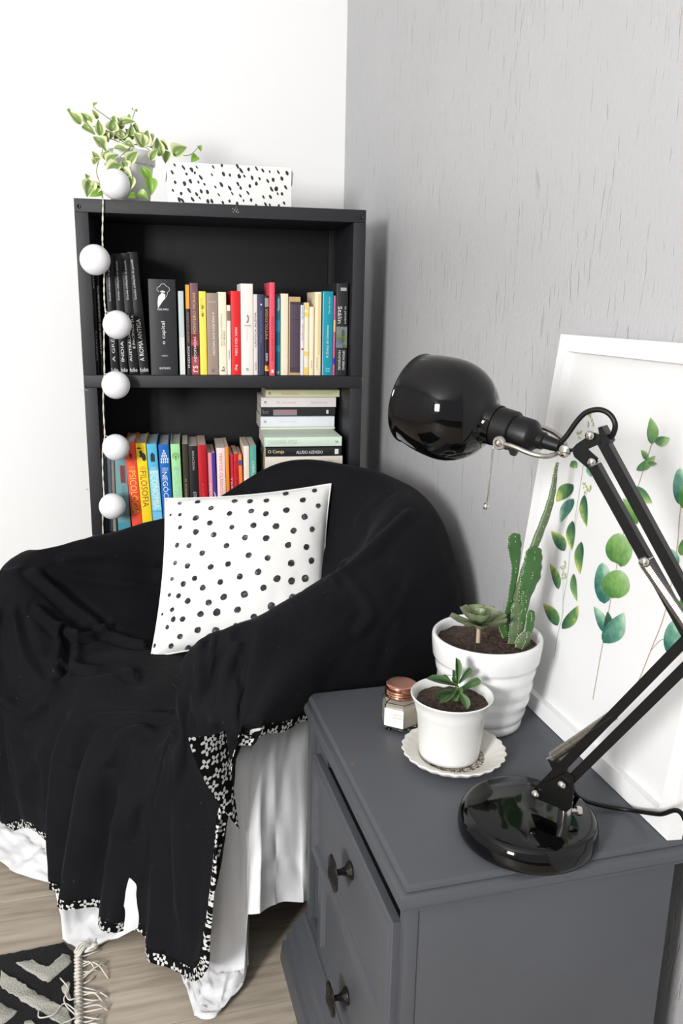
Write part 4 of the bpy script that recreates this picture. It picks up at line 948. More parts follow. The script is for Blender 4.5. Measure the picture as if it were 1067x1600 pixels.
1,0,0,0,0,0,0,1,0,0,0,0,0,-1,0,1,1,0,0,0,0,0,1,0,0,-1,1,0,1,0,1,0,0,0,0,0,1,0,1,0,-1,-1,1,1,1,0,0,0,0,0,0,1,0,0,-1,1,-1,1,0,1,-1,-1,0,0,0,0,1,1,-1,-1,0,-1,1,0,1,0,0,-1,0,1,1,-1,0,2,1,0,1,0,-1,1,1,0,1,-1,-1,2,0,0,3,-1,0,0,0,0,2,0,0,2,1,0,2,-1,0,3,0,0,1,-1,1,2,
0,0,0,1,1,0,0,-1,0,1,1,0,0,0,0,-1,0,0,1,0,0,0,0,1,1,1,-1,0,-1,1,0,0,0,1,0,0,0,1,0,0,0,1,0,0,-1,0,0,0,1,0,0,0,1,0,1,-1,1,0,0,0,0,1,0,0,-1,-1,0,0,0,1,1,0,-1,0,-1,0,0,1,0,0,1,1,0,0,-1,0,1,0,1,1,0,-1,2,0,-1,1,-1,0,1,-1,0,3,0,1,1,0,2,1,1,0,2,1,0,1,0,-1,3,0,-1,1,
1,1,0,0,-1,0,1,1,0,-1,-1,0,0,1,0,1,-1,0,0,1,0,1,0,0,0,0,0,0,0,0,0,1,1,0,0,1,0,-1,-1,0,1,0,1,0,1,1,0,0,0,0,0,0,0,0,0,0,-1,0,1,0,1,-1,0,0,1,1,0,0,-1,0,-1,0,0,1,0,0,0,0,0,0,0,0,0,1,0,0,1,1,0,1,-1,0,0,0,0,3,-1,0,1,-1,1,1,0,1,1,0,0,1,2,1,2,0,-2,2,0,-1,2,0,0,3,
1,0,0,0,1,0,0,0,-1,1,0,1,0,0,-1,0,0,1,0,0,0,0,0,0,0,0,1,1,1,0,0,-1,0,0,0,0,1,1,1,0,0,0,0,0,-1,0,-1,0,1,1,0,0,0,0,0,1,1,0,-1,0,0,1,0,1,-1,-1,0,0,0,0,1,0,0,0,-1,0,0,1,0,0,0,0,0,0,0,0,1,0,-1,1,0,0,1,0,0,1,0,0,2,-1,0,1,-1,1,2,1,1,1,0,0,1,0,0,3,0,-1,2,0,0,2,
0,0,0,1,1,0,0,-1,0,0,1,0,1,0,0,0,0,0,0,0,0,0,0,0,0,0,0,0,0,1,1,0,0,0,1,0,0,0,0,1,-1,0,0,1,1,0,0,0,0,0,0,1,0,-1,0,0,0,1,1,0,0,-1,1,0,1,0,0,0,0,0,0,-1,0,0,0,0,0,0,0,1,0,0,-1,1,1,0,0,-1,0,1,1,0,1,1,-1,0,-1,-1,2,0,0,2,-2,-1,2,-1,3,2,0,1,0,1,-1,1,1,1,2,-1,-1,2,
1,1,0,0,-1,0,1,1,0,0,0,-1,-1,-1,1,0,1,0,1,0,0,0,0,0,1,1,1,0,-1,-1,0,1,1,0,-1,0,0,0,0,0,1,1,1,-1,0,1,1,-1,0,0,0,-1,0,1,1,0,-1,0,1,1,0,0,-1,0,0,0,0,-1,0,1,0,0,0,1,0,0,1,0,0,-1,1,0,1,0,0,-1,0,1,0,0,0,-1,1,1,-1,1,0,-1,1,1,-1,2,2,-2,1,-4,-4,4,-2,11,-1,1,1,0,-1,-1,3,0,0,1,
0,0,0,1,1,0,0,0,0,0,-1,0,1,1,0,0,0,0,-1,0,0,1,0,1,0,0,-1,0,1,1,0,-1,0,1,1,0,1,0,1,0,0,-1,-1,0,0,1,1,1,0,-1,0,1,0,-1,0,1,1,0,-1,-1,0,1,1,1,-1,0,0,1,0,-1,0,0,1,0,0,0,0,-1,0,1,0,0,-1,0,0,1,1,1,-1,0,1,0,0,0,-1,0,2,-1,1,2,-1,0,3,-2,0,8,-3,-2,4,-15,4,0,11,-3,-19,15,7,-1,-1,3,
1,1,0,0,0,0,0,0,0,0,0,0,0,0,0,1,0,0,0,0,0,0,1,0,0,-1,1,1,0,0,0,1,0,0,-1,0,0,1,0,0,0,1,1,1,0,0,-1,0,1,1,-1,0,0,1,1,-1,-1,0,1,1,0,0,-1,-1,0,1,1,0,0,0,0,-1,0,0,0,0,1,0,0,-1,0,1,1,1,0,-1,-1,0,0,0,1,-1,0,1,1,1,2,0,-1,0,-1,-1,0,3,1,-2,0,1,-3,0,4,-2,-12,8,19,-14,-6,2,3,-1,
0,0,0,1,0,0,0,0,0,1,1,0,0,0,0,-1,0,0,1,0,1,0,0,-1,0,1,0,0,-1,0,1,0,0,0,1,1,0,-1,1,0,1,-1,1,0,0,0,0,0,0,0,1,1,0,0,0,1,0,0,-1,-1,1,0,1,0,1,0,-1,0,0,1,0,0,0,0,0,0,0,0,0,1,0,0,0,-1,1,0,1,1,-1,0,0,0,-1,1,0,-1,0,0,0,0,2,1,0,0,0,-1,1,2,-1,-1,1,-1,0,0,0,0,2,0,-1,1,
0,0,0,0,1,-1,1,0,1,0,0,0,0,0,0,1,0,0,0,0,0,0,0,0,0,0,0,0,1,1,0,0,0,0,0,1,1,0,-1,1,0,1,-1,0,0,1,0,0,1,0,0,0,1,-1,0,-1,1,1,1,0,-1,0,-1,0,0,0,1,0,1,0,0,0,0,0,0,0,0,0,1,0,-1,0,0,0,0,0,0,0,0,-1,1,1,0,1,-1,0,-1,1,-1,0,1,0,-1,0,1,0,0,1,0,1,0,1,0,1,0,0,-1,0,0,0,
1,1,0,0,0,0,0,0,0,0,0,0,0,0,0,0,0,0,0,0,0,1,1,1,0,-1,0,0,1,0,0,0,0,1,0,0,0,0,0,0,0,1,1,0,0,0,1,0,1,0,0,0,-1,0,1,1,0,-1,0,0,1,0,0,0,0,0,0,0,0,-1,0,1,1,0,-1,0,0,-1,0,1,1,0,-1,-1,1,0,-1,1,1,0,0,-1,0,-1,1,-1,1,1,1,0,0,0,0,1,0,0,0,-1,0,0,0,0,0,0,0,1,0,1,1,-1,
0,0,0,1,0,0,0,1,0,0,0,0,0,0,0,1,0,0,0,1,0,-1,-1,0,1,1,0,1,-1,0,0,1,1,0,0,0,0,1,1,0,0,-1,1,0,1,0,-1,0,0,0,0,1,1,0,0,0,-1,1,0,1,0,0,0,0,1,0,0,-1,0,1,0,0,-1,1,0,0,0,0,0,-1,-1,1,1,0,1,0,0,0,0,0,0,0,-1,0,1,0,0,0,-1,0,0,0,0,0,0,0,1,0,1,0,0,-1,1,-2,1,1,-1,0,0,1,
0,1,0,0,0,0,1,0,0,0,0,0,1,0,0,-1,0,-1,1,0,1,0,0,0,0,1,1,0,0,0,1,0,0,0,0,0,0,0,0,1,0,1,0,1,-1,1,0,1,0,0,0,1,0,0,0,0,0,0,0,0,0,1,0,0,-1,0,0,1,0,0,0,0,1,-1,0,0,0,0,1,1,0,0,0,-1,-1,0,0,1,0,-1,0,1,0,1,0,0,-1,0,0,1,1,0,-1,1,-1,1,0,-1,-1,0,-1,1,0,0,1,0,0,0,1,-2,
0,0,0,1,1,0,-1,0,-1,1,0,0,0,0,0,0,0,1,0,0,0,1,1,0,1,-1,0,0,1,1,0,0,0,1,1,0,0,0,1,0,0,0,0,0,0,1,0,-1,0,0,1,0,0,0,0,0,1,1,0,-1,0,0,0,1,0,0,0,0,0,1,1,0,0,0,0,0,0,0,0,0,-1,0,1,1,1,0,-2,-1,0,1,1,0,-1,-1,0,0,1,1,0,0,0,-1,0,0,0,0,0,0,1,1,-1,0,1,-1,-1,0,-1,0,-1,0,
0,1,0,0,0,0,1,0,0,0,0,0,0,0,0,1,0,0,0,1,0,0,0,0,0,0,0,1,1,0,1,0,1,0,0,1,1,0,-1,0,1,0,0,-1,1,0,1,0,1,0,0,0,-1,0,1,0,0,-1,1,0,1,0,0,1,0,1,0,1,-1,0,-1,0,0,1,1,1,0,-1,0,0,0,0,0,-1,0,1,0,0,0,-1,0,0,1,1,0,-1,0,0,0,-1,0,-1,1,0,0,-1,1,-1,0,0,0,0,0,0,1,1,0,0,0,-1,
1,0,0,-1,1,0,1,0,0,0,0,0,0,0,0,0,1,0,1,-1,0,0,1,1,1,1,0,1,-1,0,0,1,0,0,0,0,1,1,1,0,-1,0,1,1,0,0,-1,0,0,0,0,0,1,0,0,0,0,1,0,0,1,0,1,0,1,-1,1,-1,0,0,1,1,1,0,-1,0,1,0,0,0,0,1,0,-1,0,0,0,0,1,-1,0,0,-1,-1,0,1,1,0,-1,0,0,1,-1,0,-1,0,0,0,0,1,0,0,0,0,-1,-1,-1,-1,1,0,
0,1,0,1,-1,0,-1,1,0,1,0,0,0,1,0,1,-1,0,-1,1,0,2,0,0,0,0,0,0,1,1,1,0,0,1,0,0,0,0,0,1,1,1,0,-1,0,-1,1,0,1,0,0,0,-1,0,1,0,0,0,1,1,0,0,-1,1,0,0,1,1,1,1,0,-1,0,0,0,1,0,0,0,1,0,0,0,-1,-1,1,-1,0,1,0,0,0,0,1,0,-1,-1,-1,0,0,1,0,0,0,0,0,0,0,-1,-1,0,-1,0,0,-1,1,0,1,-1,0,
0,0,0,0,1,0,1,0,0,-1,1,0,1,-1,0,0,1,0,1,0,0,0,0,0,1,1,1,1,-1,-1,0,0,1,1,1,0,0,0,0,0,0,0,0,1,0,1,-1,1,0,0,-1,1,1,1,-1,0,0,1,0,0,0,0,1,1,1,-1,1,0,0,0,1,0,1,0,0,0,1,0,1,0,0,0,1,0,0,0,-1,0,0,-1,-1,1,0,0,-1,0,0,1,0,0,-2,-1,0,0,0,-1,0,1,-1,0,-1,0,0,0,0,0,0,-2,0,0,
0,1,0,1,0,0,-1,1,0,1,-1,0,1,1,0,0,0,0,0,0,0,0,0,0,1,0,0,0,1,1,1,0,-1,1,0,1,0,0,0,1,0,0,0,0,1,0,1,0,0,0,0,0,0,0,1,0,0,0,0,0,1,1,0,0,0,1,1,1,-1,1,0,0,1,1,1,1,0,0,0,0,-1,0,0,-1,0,1,0,-1,0,0,0,0,0,0,1,-1,-1,-1,0,0,1,0,0,-1,0,-1,0,-1,0,0,0,-1,-1,0,-1,-1,0,0,1,0,
0,0,0,0,2,0,1,-1,0,0,1,0,0,0,0,0,0,0,1,0,0,1,1,1,0,0,0,1,0,-1,0,0,1,0,0,0,1,1,1,0,0,0,1,0,-1,0,0,1,0,0,1,1,0,0,0,0,0,1,0,-1,0,1,1,1,0,0,0,1,0,2,0,0,0,1,0,0,0,0,1,0,0,0,1,0,0,0,-1,1,1,0,-1,0,-1,-1,0,0,1,0,-1,-1,0,0,-1,0,0,1,-2,0,-1,0,0,-1,0,-1,0,0,0,-1,-1,0,
0,1,0,1,0,0,0,1,0,0,0,0,1,0,0,0,0,0,0,1,0,0,-1,0,1,0,0,0,1,1,1,0,0,1,0,0,0,0,0,1,0,0,0,1,1,1,0,0,0,1,0,0,0,0,1,0,0,0,0,1,1,0,0,1,1,0,1,0,0,-1,1,0,1,0,0,1,1,0,0,0,0,1,0,0,0,0,0,0,0,-1,0,1,-1,0,1,0,-1,0,0,0,-1,0,0,0,-1,-1,0,-1,0,-1,0,0,-1,1,-1,-1,-1,0,0,0,
0,0,0,0,1,0,1,0,0,1,1,0,-1,0,0,1,1,0,1,0,0,0,0,0,0,0,1,1,0,0,0,0,0,0,1,1,1,0,0,0,0,1,1,0,0,0,1,0,1,0,0,1,0,1,0,1,0,1,0,0,0,0,-1,1,1,0,0,0,1,2,1,0,0,0,0,0,0,0,1,0,0,0,0,0,1,0,-1,0,1,0,0,0,0,0,0,-1,0,0,-1,0,0,-1,0,0,0,0,-1,0,0,0,0,-1,0,-1,0,0,0,0,0,-1,
0,1,0,1,1,0,0,0,0,0,0,-1,1,1,0,1,0,1,-1,0,0,1,1,0,0,0,0,0,-1,1,1,1,1,0,0,0,1,0,0,1,1,0,0,0,0,1,0,1,1,0,1,0,1,-1,2,0,1,0,1,0,1,0,0,0,0,0,1,1,0,0,0,1,1,0,0,1,0,0,0,0,-1,1,0,0,0,0,0,0,0,-1,1,0,-1,0,0,-1,1,1,0,0,0,0,0,0,-1,0,0,0,-1,0,-1,1,0,-1,-1,-1,0,0,0,-1,
1,1,0,-1,0,0,1,1,-1,0,0,1,1,0,0,0,0,0,1,1,0,0,0,1,0,0,0,1,1,0,0,-1,0,1,0,1,0,1,1,0,0,0,2,0,1,1,1,-1,0,1,1,2,0,1,0,1,-1,1,-1,0,1,1,0,1,0,1,0,0,0,1,1,0,0,0,0,1,0,0,1,0,0,0,0,-1,1,1,0,1,-1,-1,1,1,0,0,0,-1,0,0,-1,0,0,-1,0,0,0,0,1,-1,1,-1,-1,-1,-1,0,1,1,-1,0,-1,0,
0,0,0,1,1,-1,0,0,1,1,1,0,0,0,0,0,1,-1,1,0,1,0,0,0,1,0,0,0,0,1,0,1,1,0,0,0,1,0,0,1,0,1,0,1,0,1,1,1,2,0,0,0,0,0,2,0,1,1,1,0,1,1,0,0,0,0,1,1,0,0,-1,0,2,1,0,0,0,0,1,0,0,1,0,0,1,-1,-1,0,1,0,1,0,-2,1,0,0,0,0,-1,0,1,-1,1,-1,-1,0,0,0,0,0,-1,0,0,-1,0,0,-1,0,0,0,
0,1,0,0,0,0,0,1,0,1,0,0,1,1,0,0,0,0,0,0,0,1,0,0,0,1,1,0,0,0,1,0,1,1,0,0,0,0,1,1,1,0,1,0,0,1,0,1,0,2,0,2,0,1,1,1,0,1,0,0,1,0,0,1,1,0,1,0,0,1,0,1,0,1,-1,1,-1,0,0,1,-1,1,0,-1,1,-1,1,1,2,-2,0,-2,0,1,1,-1,1,0,-1,1,-1,0,0,1,-1,0,-2,-1,0,2,0,1,-1,-1,0,0,-1,0,-1,-1,
0,1,0,0,1,0,1,0,0,1,1,0,-1,0,0,2,0,0,0,0,0,0,1,1,1,0,0,0,0,0,1,0,0,-1,1,1,1,0,1,1,0,0,0,1,1,1,1,0,2,0,1,1,1,0,0,0,0,2,1,1,1,0,0,1,0,0,0,3,-4,1,-1,1,1,-4,4,0,5,-3,2,-1,0,-1,2,-1,1,0,-1,3,-6,3,0,5,-2,0,0,-2,0,1,0,0,1,-2,1,-1,0,1,-1,-1,2,-5,-1,-1,4,-1,0,0,-1,1,1,-1,
0,1,0,1,0,0,0,1,0,0,0,-1,1,1,0,0,1,1,1,1,0,0,-1,0,0,1,1,2,0,1,-1,1,0,1,0,1,1,0,0,0,1,1,1,0,0,1,0,1,1,0,-1,1,1,1,1,1,1,1,0,-1,1,1,1,0,1,0,2,0,0,0,0,0,1,0,0,2,-4,2,-2,5,-3,3,-2,0,1,-1,1,-1,3,-3,3,-5,1,1,-1,0,1,0,-2,1,-1,0,0,1,-2,1,2,-1,-1,2,-2,2,-3,-1,1,-1,-1,-1,1,-1,
0,1,0,0,1,0,1,1,0,0,1,0,1,0,0,1,0,0,0,1,0,1,1,0,1,0,0,-1,0,1,1,1,1,1,0,1,0,1,0,1,0,0,1,1,2,0,0,-1,1,1,1,0,0,0,1,0,0,0,1,1,2,0,0,1,0,0,0,-2,4,1,1,0,0,3,-4,1,-2,2,3,-4,1,0,0,0,0,4,-3,0,3,-2,0,0,-1,1,0,-1,1,-2,0,2,-1,-1,0,2,-1,-1,1,-2,1,1,-1,0,1,-1,0,0,-1,2,-1,-2,
0,1,0,1,1,0,0,1,-1,1,0,1,1,2,0,0,1,-1,1,0,1,1,1,0,0,0,1,1,1,1,1,0,1,0,1,0,0,0,1,1,1,1,0,0,-1,1,1,1,1,0,0,0,1,0,0,0,1,1,0,0,0,1,0,1,0,0,0,-1,2,1,0,-1,0,-1,2,1,1,-2,0,-1,1,1,0,-1,1,0,-1,2,-2,0,0,1,-1,2,0,-1,1,0,-1,0,2,-2,1,-2,-1,2,1,-1,0,1,-2,1,0,-2,1,1,-1,0,0,-2,
1,1,0,-1,1,0,1,1,0,1,2,0,1,0,0,1,1,0,1,1,0,0,0,0,1,1,1,1,1,1,0,0,1,1,1,1,1,0,1,0,0,0,1,1,1,1,0,0,-1,1,0,1,1,0,0,1,0,1,0,0,0,-1,0,0,1,1,0,0,0,0,-1,1,1,0,0,0,-1,0,1,0,0,1,0,0,2,-2,0,0,0,-1,2,0,-1,1,0,-1,1,1,-2,2,-1,-1,1,1,-1,0,0,-3,1,1,-1,1,1,-2,2,0,-2,1,1,-2,
0,1,0,1,1,0,1,1,0,1,2,0,0,1,0,1,1,0,0,0,0,2,2,1,1,0,1,0,0,0,1,1,1,0,0,1,1,1,1,0,1,0,1,0,0,1,1,0,0,0,1,0,1,1,0,0,0,1,1,0,0,0,0,0,0,0,1,-1,1,-1,1,0,1,-2,0,0,0,1,1,0,0,2,-1,0,0,-1,-1,2,0,0,2,0,-2,1,-1,-1,2,0,-1,0,1,-1,1,1,-3,2,1,-1,0,1,-2,2,0,-2,0,1,-3,2,0,-1,
0,1,0,1,1,0,0,2,0,1,0,0,1,2,-1,1,1,1,1,1,0,0,0,0,1,1,1,1,1,2,0,1,1,1,0,0,1,1,0,1,0,1,0,0,0,0,1,0,1,1,0,-1,1,1,1,0,0,0,0,0,0,1,1,0,0,1,0,0,0,2,-1,0,-1,0,0,1,0,0,1,-1,0,1,-1,0,2,0,0,2,-1,-1,1,-1,0,1,0,-1,1,0,-2,2,1,-2,1,1,-1,0,1,-2,2,0,-3,0,1,-2,2,1,-2,1,1,-2,
0,1,0,0,2,-1,2,1,1,0,2,-1,1,0,1,0,1,0,1,1,0,1,0,1,0,1,0,0,1,1,2,0,1,1,1,1,-1,0,1,1,1,0,1,1,0,0,0,0,0,2,1,0,0,-1,1,1,0,0,0,1,0,1,0,1,-1,1,1,1,0,0,-1,1,1,1,-1,0,-1,0,1,0,0,0,0,0,2,0,0,1,-2,0,2,0,-1,2,0,-1,2,0,-1,0,0,-2,1,1,-2,0,1,-2,1,1,-1,2,0,-2,1,0,-2,1,1,-3,
0,2,0,1,1,0,0,1,0,0,1,0,0,1,0,1,1,0,0,0,0,1,2,0,0,0,1,2,0,0,-1,1,1,1,0,1,1,2,0,1,0,1,0,1,0,1,1,1,-1,0,0,1,0,0,1,1,0,0,1,0,0,1,1,1,1,0,1,-1,1,0,1,-1,1,-1,1,1,1,-1,0,0,-1,1,1,0,1,0,0,2,0,0,1,-1,0,2,0,-1,1,-1,-1,1,1,-1,0,0,-1,1,1,-2,1,0,-2,0,2,-2,1,1,-2,1,0,-1,
0,1,0,0,1,0,0,2,0,1,0,0,0,2,0,0,0,0,0,1,0,0,0,0,1,1,1,0,1,1,1,1,-1,0,1,1,1,0,0,-1,1,1,2,1,0,-1,1,1,1,0,0,1,1,0,1,1,0,0,1,-1,1,0,1,1,1,1,1,1,0,1,0,1,1,1,-1,0,0,0,1,1,0,0,0,-1,0,0,0,1,1,-1,2,0,0,1,0,0,1,1,-1,0,0,-1,1,0,-1,0,0,-1,0,1,-1,0,0,-2,0,1,-1,1,1,-1,
0,1,0,0,2,0,0,1,0,-1,1,1,1,1,0,-1,1,-1,1,1,0,0,0,0,0,1,0,0,1,0,1,0,1,0,1,0,0,1,1,0,1,-1,0,0,2,1,1,-1,0,1,1,2,1,0,1,0,-1,1,1,1,1,2,-1,1,1,1,1,0,1,2,1,0,0,0,0,1,1,0,0,0,-1,1,1,0,0,1,-1,0,0,0,1,1,-1,1,1,0,0,0,0,1,0,0,0,0,-1,1,0,-1,-1,1,-1,1,0,-1,0,1,-1,0,0,-1,
0,1,0,-1,2,0,0,1,0,0,2,0,-1,0,0,0,1,0,0,1,0,1,1,0,0,1,0,-1,1,0,0,1,0,0,1,0,0,0,0,1,1,1,0,1,0,0,0,1,2,1,0,2,1,0,0,1,0,2,1,0,1,1,1,1,1,-1,1,1,0,1,1,0,2,0,1,2,0,0,1,1,0,0,1,-1,1,1,0,0,1,-1,-1,1,0,0,0,0,0,1,0,1,1,-1,0,0,-1,0,-1,0,1,0,-1,0,1,0,0,-1,-1,0,0,-1,
0,2,0,0,0,0,-1,2,0,0,1,0,-1,2,0,0,0,0,0,1,0,-1,2,0,0,1,-1,0,1,0,0,1,1,0,0,0,0,2,0,0,0,1,0,1,0,1,1,0,1,0,0,1,0,0,2,1,1,1,1,0,2,1,-1,1,1,0,2,2,0,1,1,0,2,1,0,1,1,1,2,1,0,1,0,0,-1,1,-1,0,1,0,0,1,-1,-1,1,0,0,1,-1,0,0,0,0,0,0,0,1,0,0,-1,-1,0,0,0,0,0,-1,0,0,-1,
-1,1,0,0,2,0,-1,1,0,0,2,0,0,0,0,-1,2,0,-1,1,0,1,1,0,0,1,0,0,1,0,-2,1,-1,0,1,0,0,1,1,1,1,-1,1,0,1,0,1,1,1,1,0,1,0,1,1,1,0,1,1,0,2,1,0,1,1,0,1,2,-1,2,1,0,2,2,0,1,1,-1,1,0,0,0,1,0,1,1,0,0,2,0,-1,1,0,0,1,-1,-1,0,0,0,0,1,0,1,-1,0,-1,0,1,0,0,-1,0,-1,0,0,0,-1,1,0,
0,1,0,-1,2,1,0,1,-1,-1,1,0,-1,2,0,0,1,1,0,1,-1,-1,1,0,0,2,-1,-1,1,0,1,0,1,-1,2,0,0,0,0,0,1,0,1,1,0,1,0,0,0,0,1,1,1,0,1,0,1,1,1,0,1,1,0,2,3,0,2,1,0,1,1,0,1,2,-1,2,1,-1,-1,2,0,1,1,-1,-1,1,0,0,1,0,-1,1,0,-2,1,0,-3,1,0,-1,1,0,0,-1,0,0,0,0,0,-1,0,1,0,-1,1,0,0,0,0,0,
-1,1,0,0,1,0,-1,2,0,0,1,0,0,2,0,-1,1,0,0,1,0,-1,2,0,0,0,0,0,1,0,-1,1,-1,0,1,0,0,0,0,1,1,1,-1,1,0,1,0,0,1,1,1,-1,1,1,1,1,0,1,0,0,1,2,0,1,1,0,2,2,1,2,2,-1,1,1,-1,0,2,0,1,1,-1,-1,2,0,1,1,-1,-1,1,0,0,1,0,-2,1,0,-2,0,1,-4,0,-1,0,0,1,0,0,-1,-1,1,0,0,-1,0,2,0,0,0,-1,-1,
0,1,0,-1,2,0,0,0,0,-1,2,0,0,1,0,0,2,0,-1,1,0,0,0,0,-1,2,0,1,0,0,-1,2,0,0,0,0,0,1,0,0,1,0,1,0,-1,0,1,1,-1,0,0,0,0,1,0,1,1,1,2,0,0,1,0,1,1,0,1,2,-1,1,2,0,0,2,0,1,2,-1,0,2,0,0,1,0,-1,1,0,0,0,0,-1,1,0,1,1,0,2,1,-1,0,0,0,-1,0,0,0,0,0,0,0,0,1,-1,0,-2,0,-1,0,0,1,
-1,1,0,0,1,0,-1,2,0,0,1,0,0,1,0,0,1,-1,-1,1,1,0,1,0,0,0,0,0,2,0,0,0,0,0,1,0,0,1,0,0,0,-1,0,1,1,0,1,1,0,1,0,-1,0,0,-1,1,0,0,1,1,1,1,0,0,3,0,-1,2,0,0,2,-1,1,2,0,-1,2,0,1,1,0,1,1,0,0,1,0,-2,1,-1,0,1,0,0,0,-1,1,1,1,4,0,0,2,1,0,-1,0,-1,0,-1,0,2,1,0,-1,0,1,-2,0,-1,
-1,1,0,0,1,0,0,1,0,0,1,0,-1,1,0,0,1,0,0,1,0,0,1,0,0,1,0,-1,0,0,0,1,0,0,0,0,0,1,0,1,2,0,-1,0,0,-1,1,0,0,1,1,0,1,1,-1,1,0,-1,1,0,0,3,0,0,2,0,0,2,-1,-1,2,1,-1,2,0,0,1,0,-1,2,-1,0,1,0,0,2,0,1,1,0,-1,0,-1,-1,1,1,1,0,-1,0,1,0,1,0,0,3,0,0,0,1,0,-4,-1,0,0,-1,-1,4,1,0,
0,1,0,-2,1,0,0,1,0,0,1,0,0,1,0,0,1,0,0,1,0,-1,1,0,1,0,0,0,1,0,0,0,0,0,1,0,0,1,0,-1,0,0,0,2,0,-1,0,0,-1,1,0,-1,2,0,0,1,1,-1,2,1,-1,1,0,-1,2,0,0,3,1,0,3,-1,-1,2,0,0,2,-1,-1,1,1,-1,2,-1,-1,0,0,0,1,0,0,1,0,1,1,-1,-1,1,0,1,0,0,0,0,-1,-1,0,1,0,-1,0,0,0,0,0,1,0,-1,-1,0,
-1,1,0,0,1,0,0,1,0,-1,1,0,0,1,0,0,1,0,0,1,0,0,0,0,-1,0,0,0,1,0,1,0,0,-1,1,0,1,0,-1,-1,1,0,-1,1,1,-1,1,1,0,2,0,-1,1,0,-1,1,0,-1,2,0,-1,2,1,-1,3,0,-1,2,0,0,2,1,0,3,-1,-1,1,1,-1,2,-2,-2,0,0,0,2,0,0,1,-1,0,1,0,0,0,0,1,1,0,-1,1,0,-1,0,0,0,0,0,-1,0,0,1,0,0,0,-1,1,-1,0,0,
-1,1,0,0,1,0,-1,1,0,0,1,0,0,1,0,-1,1,0,0,0,0,0,0,0,0,1,0,1,0,0,-1,1,0,0,0,0,-1,1,0,0,2,0,0,0,0,-2,1,0,-1,1,1,0,2,0,-2,2,0,-1,1,0,-1,2,0,0,2,0,-2,3,0,-1,2,0,-1,1,1,-1,3,-1,0,0,1,0,2,-1,0,1,0,-1,1,0,1,1,0,-1,1,-1,-1,0,0,-1,0,0,0,0,0,0,0,0,1,0,0,0,0,0,0,0,0,0,0,0,
-1,1,0,-1,1,1,0,1,0,0,1,-1,-1,1,0,1,0,0,-1,1,0,0,1,0,0,0,0,-1,0,-1,0,1,1,1,0,0,-1,2,0,0,0,0,-2,1,0,-1,1,1,-2,0,-1,0,2,0,0,1,0,-1,2,0,-2,2,1,-2,2,0,0,2,0,-2,2,0,0,2,0,0,1,0,-1,3,0,0,1,1,0,1,-1,0,1,0,-2,0,-1,0,0,1,0,0,-1,0,0,0,-1,1,0,1,0,0,1,0,0,0,0,1,0,0,-1,-1,0,1,
0,1,1,-1,1,-1,-1,1,0,-1,1,0,0,1,-1,-1,1,1,1,0,0,-1,0,0,-1,2,0,0,0,0,1,0,-1,-1,1,0,0,0,0,-2,1,1,-1,2,0,0,0,0,-1,1,1,-2,1,-1,-1,1,0,-1,1,1,0,2,-1,-1,2,0,-2,1,0,0,2,-1,-2,2,1,-1,1,1,0,1,-1,1,1,0,-1,1,0,-1,0,0,0,1,0,-1,0,0,0,1,0,1,1,0,1,0,0,-2,-1,0,-1,0,0,0,0,0,0,0,0,1,0,0,
-1,1,0,-1,1,0,0,1,0,-1,1,0,0,1,0,-1,0,0,-1,1,-1,0,1,1,0,0,1,-1,2,0,-1,0,0,0,1,-1,-1,1,1,0,0,-1,-1,0,1,-1,1,-1,-1,1,0,-1,0,1,0,2,0,-1,1,-1,-2,1,1,-1,1,0,-1,2,-1,-2,1,0,0,1,0,-1,1,0,0,1,1,-2,1,0,0,1,0,0,0,0,-1,0,0,1,2,0,0,0,0,0,1,0,0,-1,0,-1,0,0,0,-1,0,0,0,-1,1,0,1,0,1,-1,
-1,0,0,-1,2,0,-1,1,0,0,1,0,-1,0,0,0,2,-1,-1,0,1,0,1,0,-1,1,0,0,0,0,-1,2,0,-1,0,1,0,1,0,-2,1,0,-1,1,0,-1,0,0,0,0,0,-1,1,0,-2,0,0,-1,1,1,0,1,-1,-1,2,0,-1,1,0,-1,1,0,-2,1,-1,-1,2,0,-1,0,0,0,1,1,-1,0,0,0,1,1,0,1,0,0,0,0,0,0,0,0,0,0,-1,0,0,1,0,0,0,1,-1,0,0,0,0,0,0,0,-1,0,
-1,1,0,-1,1,0,-1,1,0,-1,1,0,0,1,0,-1,0,0,0,2,0,-2,1,0,0,0,0,-1,1,1,0,1,0,-1,1,0,-1,0,0,-1,1,1,0,0,-1,-1,1,0,-1,1,-1,-1,0,0,-2,0,1,-1,1,-1,-1,1,1,-1,1,0,-2,1,0,-1,2,0,-1,1,0,-1,0,0,-1,1,0,0,0,0,0,1,1,0,1,0,1,1,0,-1,-1,0,0,1,1,-2,-1,-1,0,0,0,1,1,0,1,-1,0,0,0,0,-1,0,-1,-1,-1,-1,
-1,1,0,-1,0,0,0,2,0,-1,0,0,-2,1,0,0,1,0,-1,1,0,0,1,0,-2,2,0,0,1,0,-1,0,1,-1,1,0,-1,1,0,0,0,-1,-2,0,1,0,1,-1,-1,1,0,-1,0,0,-1,0,-1,-2,0,1,-2,1,0,-1,2,0,-1,1,0,-1,0,0,-1,1,0,-1,1,0,-1,0,1,-1,1,-1,0,0,0,0,0,1,0,0,1,0,1,0,-1,-1,-1,0,0,1,1,0,0,0,1,-1,0,1,0,0,-1,0,-1,-1,-1,0,0,1,
